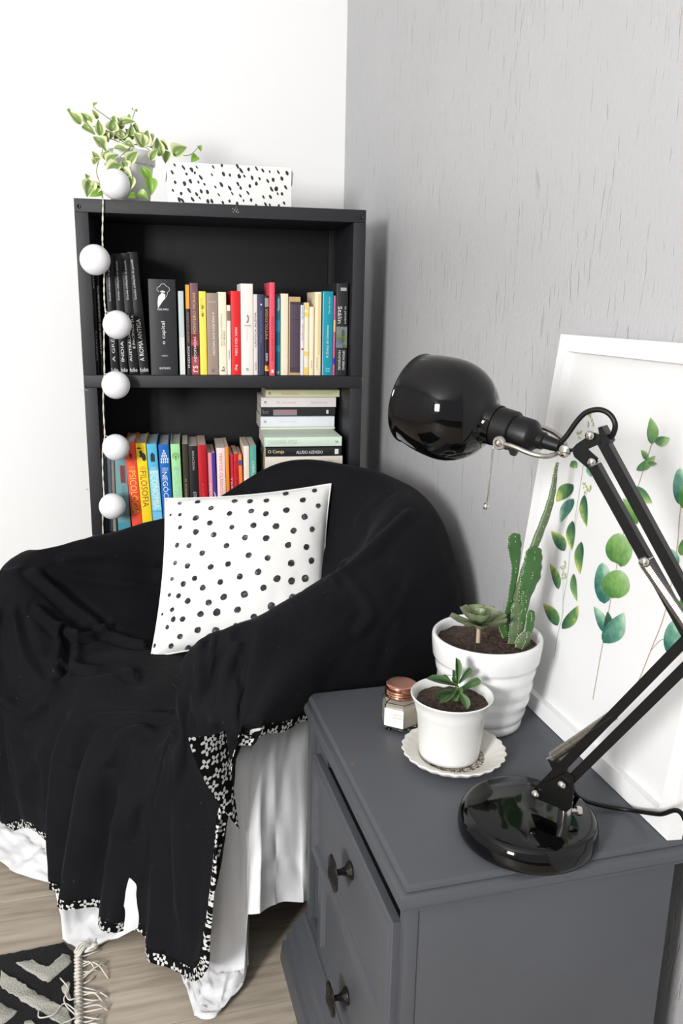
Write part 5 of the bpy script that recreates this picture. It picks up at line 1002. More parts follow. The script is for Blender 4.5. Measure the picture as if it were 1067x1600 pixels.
-1,1,0,0,1,0,-2,0,0,-1,2,0,0,1,0,-2,1,0,-1,1,0,-1,0,0,0,1,1,-1,1,-1,-1,1,0,0,0,0,-1,1,0,-2,1,0,0,1,-1,-1,0,0,-1,0,0,-1,0,-1,-2,0,0,-1,1,0,-1,1,0,-2,0,0,-1,1,0,-2,1,0,-1,0,1,0,0,0,-1,1,-1,-1,0,1,-1,-1,0,0,1,0,0,0,0,0,0,1,1,1,1,0,1,-1,-1,0,0,0,-1,0,1,0,0,-1,1,0,1,0,0,0,0,0,
-1,0,0,-1,1,0,-1,1,0,-1,1,0,-1,2,0,-1,1,0,-1,0,0,-1,2,0,-1,0,-1,-1,0,1,0,1,-1,-1,1,1,-1,0,-1,-1,1,0,-1,0,-1,-1,1,0,-1,0,-2,-1,0,0,-1,1,0,-2,-1,0,-2,1,0,-2,0,0,-1,1,0,-1,0,0,-1,1,-1,-1,0,1,0,0,0,0,0,1,0,1,0,-1,0,0,0,0,1,0,1,-1,0,1,1,1,0,1,0,0,0,0,0,0,-1,-1,0,1,0,0,-1,0,1,1,1,-1,
-1,1,0,0,1,0,-1,1,0,-1,1,0,-2,0,0,-1,2,0,-1,1,0,-1,0,0,-1,1,0,-1,1,-1,-1,-1,0,-1,1,-1,-1,1,-1,0,-1,0,-1,1,-1,-1,0,-1,-1,0,0,-2,0,0,-1,0,-1,-1,1,0,-3,0,-1,-1,1,0,-2,0,0,-1,1,1,0,-1,0,-1,1,-1,0,0,1,-1,1,0,0,0,0,0,1,0,0,0,0,1,1,1,-1,0,0,0,-1,0,0,0,0,-1,-1,1,1,1,1,-1,0,0,1,0,0,0,0,2,
-1,1,0,-1,0,0,-1,2,0,-1,1,0,-1,2,1,-1,0,0,-1,1,-1,-1,1,-1,-1,0,-1,-1,-1,0,-2,1,-1,0,0,-1,-1,0,-1,-1,1,-1,-1,0,0,-1,-1,-1,-2,0,-1,-1,0,-1,-1,0,-1,-2,0,-1,-2,1,1,-2,0,-1,-1,0,0,0,0,0,-2,0,0,0,1,1,-1,0,0,1,0,0,-1,1,1,0,-1,-1,0,1,0,-1,0,0,1,0,0,-1,1,1,0,0,1,1,0,1,-1,-1,1,1,-1,1,0,1,2,0,1,1,
0,1,0,-2,1,1,-1,1,0,-1,2,0,-1,1,-1,-1,1,0,-2,1,0,-1,0,-1,-1,0,-1,-1,0,-1,-1,0,-1,-1,-1,-2,-1,0,0,-1,0,-1,-1,-1,-2,-2,1,-1,-1,0,-1,-1,-1,-1,-2,0,0,-2,0,-1,-1,0,-1,-1,0,0,-1,0,0,-2,-1,0,0,1,0,-1,-1,0,0,1,0,-1,0,0,0,0,0,0,0,0,-1,1,0,1,0,0,-1,0,1,0,0,0,1,0,2,0,0,1,-1,1,2,0,0,2,0,-1,2,0,-1,1,
-1,1,0,-1,1,0,-1,1,0,-1,1,0,-2,2,0,-1,1,0,-1,0,0,-1,0,-1,-1,0,-1,-2,1,-2,0,-1,-1,-2,0,-1,-1,-1,-2,-2,-1,-1,-1,1,-1,-1,-1,-2,-1,-1,-1,-2,1,-1,-1,0,-2,-1,0,0,-1,-1,-1,-2,0,0,-1,0,1,0,0,0,-1,0,1,0,0,0,-1,-1,0,0,0,-1,-1,0,0,0,1,0,0,0,0,-1,0,0,0,0,0,0,0,1,-1,0,1,1,1,3,1,-1,2,0,1,2,0,0,2,-1,-1,3,
-1,0,0,-1,2,0,-1,1,1,-2,2,0,0,1,0,-2,1,-1,-1,1,-1,-1,0,0,-2,0,-1,0,-1,-2,-2,0,-1,-1,-1,-2,-2,0,-1,-1,0,-1,-2,-1,-1,-1,-1,-2,-1,0,-1,-2,0,-2,0,-1,0,-1,0,-2,-2,1,0,0,-1,0,-1,0,0,-1,0,0,-1,0,0,0,0,1,-1,1,0,0,0,0,0,-1,-1,-1,0,0,0,-1,-1,-1,0,0,0,0,0,0,0,2,1,1,2,-1,0,1,0,1,2,0,-1,3,0,0,3,1,0,1,
-1,1,0,-1,1,1,-2,2,-1,0,1,0,-2,1,0,-1,1,1,-1,0,-1,-2,0,-1,0,0,-2,-2,0,-1,-1,-1,-2,-2,0,-1,-1,0,-1,-1,-1,-2,-1,-1,-1,-2,1,-1,-2,-1,-2,0,-1,-1,-2,0,-1,-1,0,0,0,-1,-1,-1,1,0,-1,-1,0,-1,0,1,0,0,0,-1,0,0,0,0,0,-1,0,-1,0,0,0,0,0,-1,-1,0,1,0,0,0,0,0,0,0,0,1,-1,1,1,1,1,2,0,-1,2,0,0,2,0,0,2,0,1,2,
-1,1,0,-2,1,0,0,1,0,-2,1,0,-1,1,1,-1,1,-1,-1,0,0,-1,0,-2,-2,0,0,-1,0,-1,-2,0,-2,-1,0,-1,-1,-1,-2,-2,1,-1,-1,0,-1,-1,-1,-1,-1,0,-1,-2,-1,-1,0,0,-2,-1,-1,0,0,0,-1,-1,-1,0,-1,0,0,0,1,0,0,-1,1,-1,0,-1,0,-1,0,-1,-1,0,-1,0,0,0,0,0,0,1,0,0,0,0,-1,1,1,0,1,0,0,0,2,0,-1,1,0,0,1,0,0,2,0,0,1,0,0,2,
-1,0,1,-1,1,-1,-2,1,1,-1,1,0,-1,1,-1,0,1,0,-2,1,0,-1,0,0,-2,0,-2,-2,0,-1,0,0,-1,-2,0,-2,-1,0,0,-1,-1,-1,-2,0,-2,-1,1,-1,-1,-1,-1,0,0,-1,-2,-1,0,1,1,-1,-1,-1,1,-1,0,-1,0,0,0,0,-1,0,-2,0,-1,0,-1,0,-1,-1,0,0,0,1,0,1,-1,-1,0,1,0,0,-1,-1,1,1,1,0,0,-1,0,1,1,-1,0,-1,0,1,0,0,1,0,0,0,0,0,1,0,-1,1,
-1,1,0,-2,0,0,-1,1,0,-1,1,0,-1,1,0,-1,1,0,-1,-1,0,-2,1,-1,-1,0,-1,-2,0,-1,-2,1,-1,-1,1,0,-2,-1,-1,-1,1,-1,0,0,-1,-1,0,-1,0,0,-1,-1,0,0,0,0,-1,-2,-1,-1,0,-1,0,0,0,0,0,-1,0,-2,0,-1,0,-1,0,-1,0,0,0,0,0,-1,0,0,-1,0,1,0,0,0,0,0,1,0,-1,0,-1,0,0,1,0,0,-1,1,0,0,-1,0,0,0,0,1,0,0,0,0,0,0,0,-1,
-1,0,0,-1,1,0,-1,1,0,-2,1,0,-1,0,0,-2,1,0,-1,1,0,-1,0,0,-2,0,-1,-1,0,-1,-3,1,-1,-1,0,-1,-1,1,-1,-1,0,-1,-2,0,0,1,0,0,-1,1,-1,-1,0,-1,0,-1,-1,0,-1,0,-1,1,-1,0,-1,0,-1,0,-1,-1,-2,0,-1,0,0,-1,0,0,-1,0,0,0,0,1,0,0,0,0,-1,1,-1,-1,0,1,1,0,0,0,1,-1,0,0,0,-1,-1,0,1,0,1,0,-1,-1,0,0,0,0,-2,0,0,0,
-1,1,0,-1,0,0,-2,0,0,-1,1,0,-1,1,0,-1,0,1,-1,1,-1,-3,0,0,-2,0,0,-2,1,-1,0,0,-2,-2,1,-1,-2,1,-1,-1,0,0,0,0,0,-1,0,-1,-1,0,0,1,-1,-1,-1,1,0,0,0,-1,0,-1,0,-2,0,-1,-1,0,-1,0,0,0,-1,0,0,-1,-1,0,0,0,1,-1,1,0,0,-1,1,0,0,0,0,-1,1,-1,-1,0,0,-1,0,1,1,0,0,0,-1,0,0,-1,-1,1,-1,0,-1,-2,0,0,0,1,1,-2,
-1,0,0,-2,0,0,-1,1,0,-1,0,0,-1,1,0,-1,1,0,-2,0,1,-1,0,-1,-2,1,-1,-2,0,-1,-2,1,0,-2,0,-1,0,1,0,-2,0,-1,0,0,-1,-1,-1,0,0,0,-1,0,1,0,0,-1,0,-1,0,0,-1,1,0,0,0,-1,-1,0,0,-1,0,-1,-1,0,0,0,0,0,-1,1,0,0,-1,0,0,-1,0,-1,0,1,0,-1,0,1,-1,1,0,0,0,-1,-1,-1,0,0,0,0,1,-2,0,0,-1,0,1,-2,1,0,-2,-1,0,-1,
-1,0,0,-1,1,1,-1,0,-1,-2,1,0,-1,0,1,-2,0,-1,-1,0,0,-1,1,0,-2,0,0,-1,1,-1,-3,0,-1,-1,0,0,-2,0,-2,0,1,0,-1,0,0,0,0,-1,0,-1,0,-1,-1,0,0,0,0,0,1,0,-1,0,0,-1,2,0,0,-1,-1,-2,0,-1,0,0,0,-1,0,0,-1,-1,-1,0,0,0,0,0,1,0,-1,0,0,0,1,0,-1,0,0,0,0,0,-1,-1,0,1,-1,0,-1,-1,0,0,-2,0,0,-1,0,1,-2,0,0,-1,
-1,0,0,-1,0,0,-2,0,0,-1,0,0,-2,1,0,0,1,1,-1,0,-1,-2,0,0,-1,0,-1,-2,0,0,-1,0,0,-1,1,-2,-1,0,0,-1,0,0,-1,0,-1,-1,-1,0,0,0,0,0,0,-1,0,0,0,-1,0,0,-1,1,0,-1,0,0,-2,1,0,0,0,0,-1,0,-1,0,0,-1,0,-1,1,-1,-1,0,0,0,0,0,-1,0,0,1,1,0,0,0,0,-1,-1,0,0,-1,0,-1,-1,0,0,-2,0,0,-1,0,0,-2,0,0,-2,0,1,-2,
-1,0,0,-1,0,0,-1,0,0,-2,1,0,-1,0,0,-2,0,0,-1,0,1,0,0,-1,-1,0,0,-2,0,-1,-1,0,-1,-1,0,0,-1,1,0,-1,-1,-2,0,0,0,0,0,0,0,0,0,-1,0,0,-1,0,0,0,-1,0,-1,1,0,-2,0,0,-1,0,-1,0,0,0,-1,-1,0,-1,0,0,0,0,-1,0,-1,0,0,0,0,0,1,1,0,0,-1,0,1,0,0,0,0,0,-1,-1,-1,-1,-2,1,0,-1,0,-1,-2,0,1,-1,-1,1,-2,1,0,-1,
-1,0,0,-2,0,0,-1,0,0,-1,0,1,-2,0,0,-1,0,0,0,0,-1,-1,0,0,-1,0,0,0,0,0,0,0,-1,-1,0,-1,-1,-2,-1,-1,0,1,-1,0,-1,0,0,-1,-1,0,0,0,0,0,-1,0,0,-1,1,1,-1,-1,-1,-1,-1,-1,0,0,1,-2,0,0,1,1,0,0,-1,0,-1,0,0,0,1,0,0,0,0,-1,1,-1,1,0,0,-1,0,-1,0,0,-1,0,0,-1,1,0,-1,-1,-1,-2,1,1,-1,0,1,-3,0,0,-1,-1,-1,-2,
-1,0,0,-1,0,0,-2,0,0,-1,-1,0,-1,0,0,-2,0,0,-1,1,0,0,-1,0,0,0,0,-1,-1,-1,0,0,0,-1,-1,0,0,1,-1,0,-1,-1,-1,-1,0,-1,1,0,0,-1,-1,-1,0,1,-1,1,0,-1,0,-1,-1,0,0,0,-1,1,-1,-1,0,0,1,1,-1,-1,0,0,1,0,0,1,0,0,0,-1,0,0,0,0,0,-1,-1,1,-1,1,1,-1,0,0,-1,0,-1,-1,0,-1,-2,0,1,-1,0,0,-3,0,0,-1,0,0,-2,1,0,-2,
-1,0,0,-2,-1,0,-1,0,0,-2,0,0,-1,0,0,-1,-1,0,-1,0,1,-1,0,-1,0,0,-1,1,0,0,-1,-1,0,0,0,-1,0,-2,0,-1,0,0,0,1,-1,-1,-1,0,-1,0,1,-1,1,-1,-1,-1,0,0,0,0,-1,-1,-1,0,0,0,-1,0,2,1,0,0,-1,1,1,0,1,1,0,-1,-1,0,1,0,-1,1,-1,1,0,-1,0,0,-1,-1,0,-1,0,0,-2,0,0,-2,1,0,-1,0,0,-2,0,1,-2,0,0,-2,1,-1,-2,-1,-1,-2,
-1,-1,0,-1,0,-1,-2,0,1,-1,-1,0,-2,0,1,-1,0,0,0,-1,-1,-1,0,0,0,-1,0,-1,0,-1,0,0,-1,1,-1,0,-1,0,0,0,0,0,-1,-1,0,-1,0,0,-2,1,-1,-1,-1,0,0,1,0,-1,0,-1,1,-1,1,-1,-1,1,0,0,1,-1,0,1,1,1,1,-1,1,-1,0,1,0,0,-1,0,0,0,-1,0,1,-1,0,0,-2,0,-1,-2,0,1,-1,1,0,-1,-1,0,-2,1,1,-2,-1,-1,-2,1,-1,-2,-1,0,-2,1,0,-2,
-1,0,0,-2,0,0,-1,-1,0,-2,0,0,-1,-1,0,-1,-1,0,-1,0,0,0,0,0,-1,-1,-1,0,-1,0,0,0,0,-1,-1,-1,0,0,0,0,-1,-1,-1,0,0,-1,0,0,-1,0,0,0,1,0,-1,-1,0,0,0,1,-1,-1,-1,0,0,1,0,0,1,0,1,2,0,1,0,0,0,0,0,0,0,-1,1,-1,0,0,-2,0,-1,-1,0,0,-1,0,1,-1,0,-1,-2,0,1,-1,0,0,-2,0,0,-2,0,-1,-2,0,0,-2,1,0,-2,-1,1,-2,
-1,0,0,-1,-1,0,-2,-1,0,-1,0,0,-2,-1,1,-1,0,-1,-1,0,0,-1,-1,0,0,0,0,0,-1,-1,0,-1,-1,-1,0,0,-1,0,-1,-1,-1,0,0,0,0,-1,0,0,0,0,0,-2,0,0,0,0,0,-1,-1,0,1,0,1,0,0,1,0,0,1,-1,1,0,-1,0,1,0,1,0,0,0,-1,0,0,-1,1,0,0,-1,-1,-1,1,0,-2,-1,1,-1,0,0,-1,0,0,-2,0,0,-2,0,-1,-2,0,0,-1,0,1,-2,-1,0,-2,1,-1,-1,
-1,-1,0,-1,0,0,-1,0,0,-2,-1,1,-1,0,-1,-1,-1,1,-1,-1,-1,-1,0,0,-1,-1,-1,-1,0,0,-1,-1,-1,0,0,0,0,-1,0,-1,1,-1,-2,0,0,0,0,0,-1,0,0,0,-1,1,0,0,0,0,0,0,-1,-1,0,0,-1,2,-1,1,-1,0,0,1,0,1,0,0,-1,0,-1,2,0,0,-2,-1,0,0,-1,0,2,-1,-1,0,-1,2,-3,-2,-2,4,-1,0,-3,-1,1,0,-1,-2,0,-1,1,0,-2,-1,1,-1,0,0,-1,0,0,-2,
-1,0,0,-1,-1,0,-2,-1,0,-1,0,0,-1,-1,0,-1,0,0,-2,0,1,0,-1,-1,-1,0,0,-1,-1,-1,-1,0,-1,-1,-1,-1,-1,0,0,-1,0,0,0,0,0,-1,0,0,0,-1,0,-1,0,0,0,0,0,-1,-1,1,0,1,1,0,-1,0,1,-1,-5,-1,0,3,-2,1,3,0,-2,-2,0,-1,0,5,-6,-2,2,-2,-1,1,-1,-1,-7,5,1,-4,6,0,0,0,-1,-2,6,-1,-1,2,-1,1,-6,-1,0,-1,-1,0,-2,-1,-1,0,-2,-1,1,-1,
-1,-1,0,-1,0,0,-1,-1,0,-1,-1,0,-2,0,0,-2,-1,0,0,0,0,-2,-1,0,-1,0,-1,-1,0,0,-1,-1,0,-1,0,-1,-1,0,-1,0,-1,1,-1,0,-1,0,0,0,-1,1,1,0,-1,-1,-1,0,1,1,0,0,-1,-1,0,-1,0,1,0,-2,-3,1,-1,-4,-3,0,5,4,-6,-2,1,-2,-1,-8,12,4,1,-5,-1,3,-4,-2,10,-8,-3,2,-1,-1,-8,3,1,-4,3,0,-6,7,0,-3,13,0,-1,8,-1,2,4,-2,2,4,0,0,3,-1,
-1,0,0,-1,-1,0,-1,0,0,-2,-1,0,-1,-1,0,-1,-1,1,-2,-1,-1,-1,0,0,-1,0,0,-1,-1,-1,-1,0,-1,-1,0,0,-1,-1,0,-1,0,-1,-1,0,1,0,0,-1,0,-1,0,0,1,1,-1,0,0,-1,-1,0,0,-1,0,0,0,0,-1,-1,1,-1,-2,-2,1,-1,-3,-6,8,6,3,-8,-2,3,-5,-3,-7,12,2,0,-1,-1,0,-2,-1,5,-10,-2,12,-8,-3,3,-1,-2,1,-1,0,-5,1,-1,-7,2,1,-6,3,0,-4,3,-1,-3,4,0,
-1,-1,0,-1,-1,0,-1,0,0,-1,-1,0,-2,-1,1,-1,0,-1,-1,-1,0,-1,0,0,-2,-1,-1,-1,0,-1,-1,0,0,-1,-1,0,-1,0,-1,-1,0,0,0,-1,0,-1,0,1,0,1,0,0,0,0,0,-1,0,-1,1,0,0,-1,0,-2,-2,-1,-1,0,2,-1,0,2,3,-5,-8,-1,0,0,-7,14,7,2,-11,-1,1,-2,-2,0,-1,-1,-1,1,-1,-2,3,-1,0,-1,-1,3,-6,-1,6,-6,-2,7,-5,-2,5,-2,-2,1,-1,-1,0,0,0,-1,-1,-1,
0,0,0,-2,-1,0,-1,-1,0,-1,-1,0,-1,-1,0,-1,0,0,-1,0,0,-1,-1,-1,-1,0,0,-2,-1,0,-2,-1,0,-1,0,-1,0,-1,0,-1,0,0,0,0,0,0,1,-1,-1,-1,1,0,0,0,-1,1,0,0,-1,-1,-1,-1,1,0,-1,1,-2,0,0,0,-2,-2,-4,3,4,2,-4,-3,0,-2,-4,-5,19,4,3,-18,-1,-2,2,0,-2,2,-2,0,1,-1,-1,1,-2,-1,0,0,-1,-1,-1,2,-3,-1,3,-7,-1,4,-5,-1,1,-3,-1,2,-1,-1,
-1,-1,0,0,0,0,-2,-2,0,-1,0,0,0,0,0,-1,-2,0,-1,0,0,-2,0,0,-1,-1,-1,-1,1,0,0,-1,-1,-1,-1,-1,-2,0,0,1,-1,0,-1,1,0,-1,-1,1,0,1,-1,-1,0,0,0,-1,0,-1,-1,1,-1,-1,1,-1,-1,1,-1,-1,-1,-3,5,7,0,-5,-6,-5,8,4,-2,2,0,-2,-1,-3,-1,9,-3,-1,-4,-2,-1,0,-1,-1,5,-1,-1,-2,-1,0,2,-1,0,0,-1,-1,-3,-1,0,-4,0,0,-9,0,2,-6,0,0,-3,-1,
-1,0,0,0,-1,0,0,-1,1,-1,-1,0,-2,-1,-1,-1,0,0,-1,-1,0,0,0,-1,-1,0,0,0,-1,-1,-2,0,0,0,-1,0,0,0,-1,-2,0,0,0,-1,0,0,1,0,-1,-1,0,-1,0,0,0,0,0,0,0,0,-1,-2,1,-1,-1,1,-2,3,8,-4,-1,-2,-2,8,3,-3,-2,-4,-2,-2,-3,0,-3,-3,-3,6,-1,-2,8,-1,0,1,-1,-2,-4,-1,-1,1,-1,-1,-3,-2,-1,-2,0,1,-3,0,0,-2,0,0,1,0,0,-4,0,2,-8,1,
0,-1,0,-1,-1,1,-1,0,-1,0,-1,0,0,-1,0,-1,-1,0,0,0,0,-1,0,0,-1,-1,-1,-1,0,-1,0,0,-1,-1,0,0,-1,-1,0,1,0,0,-1,0,0,-1,-1,0,-1,1,0,-1,0,1,-1,0,0,-1,-1,0,0,0,-1,-2,0,-1,-1,-2,0,0,-1,-1,-2,-2,1,0,-1,-1,0,-1,-1,0,-2,-1,-1,-1,0,-1,0,0,-1,-1,0,0,-1,-1,-1,-1,1,0,0,0,-1,-2,0,0,-1,0,1,0,0,0,-1,1,2,-2,0,-1,0,0,
0,-1,0,-1,0,0,0,-1,0,0,-2,0,-1,0,0,0,0,0,-1,-1,0,-1,-1,-1,0,0,-1,0,0,0,-1,-1,0,0,1,-1,0,-1,0,-1,0,-1,0,0,0,-2,0,1,-1,0,1,0,-1,0,-2,0,1,0,-1,0,-2,0,-1,0,0,-3,-1,0,-1,0,-2,-1,-1,-3,-1,1,-2,1,0,-2,0,0,-2,-1,0,-1,0,0,-2,0,0,-1,0,-1,-2,0,0,0,0,0,-2,1,0,0,0,-1,1,2,0,0,0,0,0,0,1,-1,1,2,-1,0,
-1,0,0,1,-2,0,0,-1,0,-1,0,0,0,-2,1,0,-1,-1,-1,0,0,0,0,-1,0,0,0,-1,0,-1,0,0,-1,0,-1,-1,0,1,0,-1,-1,0,-1,0,1,-1,0,0,-1,0,0,-2,-1,1,0,-1,0,-2,1,0,-1,0,-2,-1,0,-3,1,-3,-3,1,-3,-1,5,-3,-3,-2,-4,2,6,-3,-1,-4,-2,3,10,-3,0,2,-3,0,1,-2,1,0,0,0,-1,-2,1,-4,-1,1,-7,0,2,-1,1,0,-3,0,2,-1,1,0,-1,0,1,0,0,1,
0,-1,0,0,0,0,-1,-1,0,0,-2,0,1,-1,0,-1,0,0,0,-1,-1,0,0,0,-1,0,-1,0,0,0,0,0,-2,-1,0,0,0,0,0,0,0,0,-1,-1,0,-1,0,0,-1,-1,1,-1,0,0,-2,-1,1,-1,-1,-1,-1,0,-2,1,0,-5,0,-2,-1,1,-2,-2,-1,-3,3,5,-3,-3,-3,-4,3,6,-3,-1,-9,-1,1,0,-3,2,-1,-2,0,-1,-2,2,0,0,0,1,0,1,6,-1,1,-1,-1,1,0,1,0,-1,0,2,-2,1,0,-1,0,0,
0,-1,0,0,-1,0,0,-1,1,0,0,0,-1,-1,-1,1,-2,0,0,0,0,-1,0,-1,0,0,0,0,-1,-2,0,1,0,0,0,0,-1,-1,-2,0,0,1,-1,0,0,-1,-1,0,-1,-1,0,-1,0,1,-1,-1,-1,-2,-1,0,-1,-1,1,-2,-2,4,-3,-1,3,-5,0,2,-6,2,0,-7,3,-1,-5,3,-3,-5,2,-2,-4,1,-2,-4,2,-2,-4,0,0,-1,0,-1,-1,0,0,1,0,0,-1,1,-2,0,1,1,1,1,0,2,2,0,0,2,1,0,2,1,
0,0,0,-1,-1,0,1,-2,0,0,-1,0,0,-1,0,0,0,0,-1,-1,-1,0,-1,1,0,0,-2,0,1,0,0,-1,0,-1,0,-2,0,0,0,0,0,-1,-1,-1,0,0,-1,0,-1,0,0,-1,-1,-1,-1,0,0,-1,-1,-1,0,-2,-1,-1,-3,1,-1,-1,-1,0,-3,0,-2,-2,-1,-1,-1,1,-1,1,-1,1,0,-1,1,-1,0,-1,0,0,1,-1,0,-1,0,1,0,-1,1,0,0,-1,1,0,2,1,0,0,1,0,1,2,0,2,3,1,1,0,-1,1,
0,-1,0,0,-1,0,0,0,0,0,-2,0,0,-1,0,-1,-1,0,1,-1,0,0,0,-1,-1,0,0,0,0,-1,-1,0,-1,1,0,0,-1,0,-1,-1,-2,-1,1,0,-1,-1,0,0,-1,-1,-1,-1,0,-1,0,-1,-2,0,-1,-2,-1,0,-2,2,2,-3,5,4,-4,1,-7,0,3,-4,1,2,-4,1,0,-3,2,0,-2,1,0,-1,2,0,-1,1,1,1,1,2,-1,0,-1,0,1,0,0,2,2,0,1,0,1,1,0,1,2,-1,0,0,-2,0,1,3,3,2,
0,-1,0,0,-1,1,0,-1,0,0,-1,0,0,-1,-1,0,-1,0,-1,0,-1,0,-1,0,0,0,0,0,-1,-1,0,0,-1,-1,0,0,0,-1,-1,0,0,-1,-1,0,-2,0,-1,-1,0,-1,-2,0,-1,-2,-1,1,-2,0,0,-2,2,0,-2,1,0,-2,1,-4,-1,6,7,-5,5,0,-2,5,-1,-1,7,-2,1,5,-2,3,4,-2,1,5,0,2,3,-1,2,1,0,2,1,-1,2,1,1,2,2,3,2,2,2,2,0,2,2,-2,4,1,0,3,1,-4,-17,6,
0,-1,0,0,0,0,0,-2,0,0,-1,0,0,0,1,0,-2,-1,0,-1,0,0,0,-1,0,-1,-1,-2,0,0,0,0,0,0,-1,-2,0,0,-1,-1,0,-1,0,-1,-2,1,-1,-3,0,1,-2,0,-1,-2,0,-1,-2,1,0,-2,0,-1,-1,0,-6,3,2,0,-2,-2,-4,2,3,0,-2,0,-2,0,-5,-4,2,-4,-2,0,-3,0,1,-2,-1,1,-2,-1,1,0,-2,2,2,1,0,2,1,0,0,0,1,0,0,1,1,-1,1,4,-1,2,12,0,4,-28,8,13,
0,0,0,0,-2,0,0,0,0,0,-1,0,0,-2,0,0,0,0,0,-1,-1,0,-1,0,-1,0,0,1,-1,0,-1,-1,-1,-1,0,-1,0,-1,-1,0,0,-2,0,0,-2,0,0,-3,0,-1,-3,1,1,-3,1,-1,-3,0,-1,-2,1,-1,-1,1,5,-4,0,-14,7,1,-1,-1,-4,-4,2,-1,-2,0,2,-1,-1,0,-2,1,0,-2,1,-1,-2,1,1,-2,1,0,0,1,2,0,1,0,1,2,-1,-1,0,2,0,2,1,1,1,-1,0,2,4,0,3,15,9,-6,
0,-1,0,0,-1,0,0,-1,1,1,-1,0,0,-1,-1,0,-1,0,0,0,0,-1,-1,-1,1,-1,0,-1,-1,-1,-1,0,0,0,0,-1,0,0,-1,0,-1,-2,0,-1,-2,0,1,-3,1,0,-4,0,-1,-3,1,1,-3,1,0,-2,1,0,-1,0,-4,0,-1,15,-6,6,-10,2,2,1,0,2,3,0,1,2,0,2,0,1,2,-1,2,1,-3,2,0,1,2,2,1,2,1,5,2,0,3,2,-1,6,2,0,-1,2,-1,1,2,-1,2,2,-19,8,-1,-5,0,11,
0,-1,0,0,0,0,1,-2,0,-1,-1,0,1,-1,0,0,-1,0,0,-1,0,0,0,-1,-1,-1,0,0,0,0,0,-1,-1,0,-1,0,-1,0,-2,0,0,-1,1,0,-3,1,-1,-3,0,0,-2,1,1,-4,0,0,-3,1,0,-2,1,0,-2,1,0,-1,1,-1,0,-4,15,-4,9,-8,2,1,-5,1,1,-1,1,1,2,0,1,4,1,0,7,1,-1,5,2,-6,9,3,5,-2,3,2,-2,1,2,-3,3,-3,4,1,-2,2,2,-3,1,2,-23,-4,12,9,5,-1,
0,-1,0,1,-1,0,-1,0,0,1,-1,1,0,-1,0,0,-1,-1,0,-1,0,0,-1,0,0,-1,0,0,-1,-1,0,0,0,0,0,-1,0,-1,0,0,0,-2,0,0,-2,0,0,-2,1,0,-4,1,-1,-3,1,0,-2,1,0,-2,0,1,-2,1,1,-1,1,-2,-1,2,0,0,-1,17,-4,0,7,0,0,5,2,-1,4,2,-2,3,2,0,3,3,3,2,1,6,-2,1,-6,2,2,-4,1,2,-2,0,3,-2,0,3,-1,1,2,0,0,2,20,-8,-8,7,-7,2,
0,0,0,0,-1,0,1,-2,1,0,-1,-1,0,-1,0,0,-1,0,0,-1,0,1,0,0,0,-1,0,-1,0,0,1,-1,-1,-1,-1,0,0,1,-1,1,-1,-1,0,0,-1,1,0,-3,1,-1,-1,0,0,-2,0,0,-2,0,0,-2,2,0,-1,1,1,-2,1,0,-1,0,-1,-1,-4,-4,1,2,1,-1,2,0,-1,2,0,1,3,0,1,3,1,1,1,1,2,1,0,1,0,0,1,1,0,3,0,1,1,1,0,2,0,-1,2,0,-1,2,2,6,1,-1,-4,2,
0,-1,0,0,-1,1,1,0,-1,0,-1,1,0,-2,0,1,0,0,0,-1,-1,0,-1,1,0,0,-1,1,-1,0,-1,0,0,1,-1,-1,0,-1,0,0,0,0,1,0,-2,0,-1,-1,1,0,-2,0,0,-1,1,-2,-2,1,0,-1,-1,-1,-1,1,-1,0,1,1,-1,1,0,0,0,-1,-1,0,0,1,1,0,0,0,0,0,0,0,0,-1,-1,0,-1,-1,2,-2,-2,1,0,0,2,0,1,1,-1,-1,2,-1,0,2,1,0,2,2,1,2,-4,-1,3,15,16,-5,
0,-1,0,1,0,0,-1,-2,0,1,-1,0,1,0,1,0,-2,0,1,0,0,0,-1,0,0,-1,0,0,-1,0,1,-1,0,0,1,0,1,-1,-1,0,0,-1,0,-1,0,1,-1,-1,0,0,-2,1,-1,-2,1,-1,0,0,-1,-1,0,-1,0,-1,0,-1,2,-1,-1,2,1,-1,-1,-1,1,-2,-2,0,-2,-2,1,5,1,-1,2,1,0,2,0,1,1,0,0,3,2,1,0,0,1,-1,-1,2,-2,-2,2,1,0,2,-4,-3,4,-4,-1,3,5,2,2,-10,-4,-6,
0,-1,0,0,-1,0,1,0,1,0,-2,0,1,-1,0,0,-1,0,1,-1,0,0,-1,0,1,0,0,0,0,1,0,-1,-1,1,-1,-1,0,-1,0,0,-1,0,1,0,-1,0,0,-1,1,-2,-1,1,0,-1,0,0,-2,1,-1,0,0,-1,0,0,-1,1,0,0,-1,1,0,-1,3,2,-1,2,0,-1,-2,-2,1,-8,-5,2,-1,-1,0,0,-1,0,0,0,0,-1,-1,2,2,1,1,7,1,2,5,4,2,0,0,2,2,1,2,0,-1,3,-2,-1,3,-3,-2,3,
0,-1,0,1,-1,0,0,-1,1,1,-1,0,0,-1,-1,1,-1,1,0,-1,0,0,0,0,1,-2,1,1,-1,-1,0,0,0,0,-1,1,1,0,-1,0,0,-1,1,-2,0,1,-1,-1,0,0,-1,1,-1,-1,1,0,-1,1,-1,0,0,0,0,0,-1,0,-1,0,0,-1,-1,1,-1,-1,-1,4,3,-1,4,3,-3,1,1,0,-8,-8,4,2,1,0,1,0,1,1,-1,0,-4,-2,2,-5,-1,1,1,-1,2,5,2,3,4,3,2,1,1,3,2,0,3,-2,-2,3,
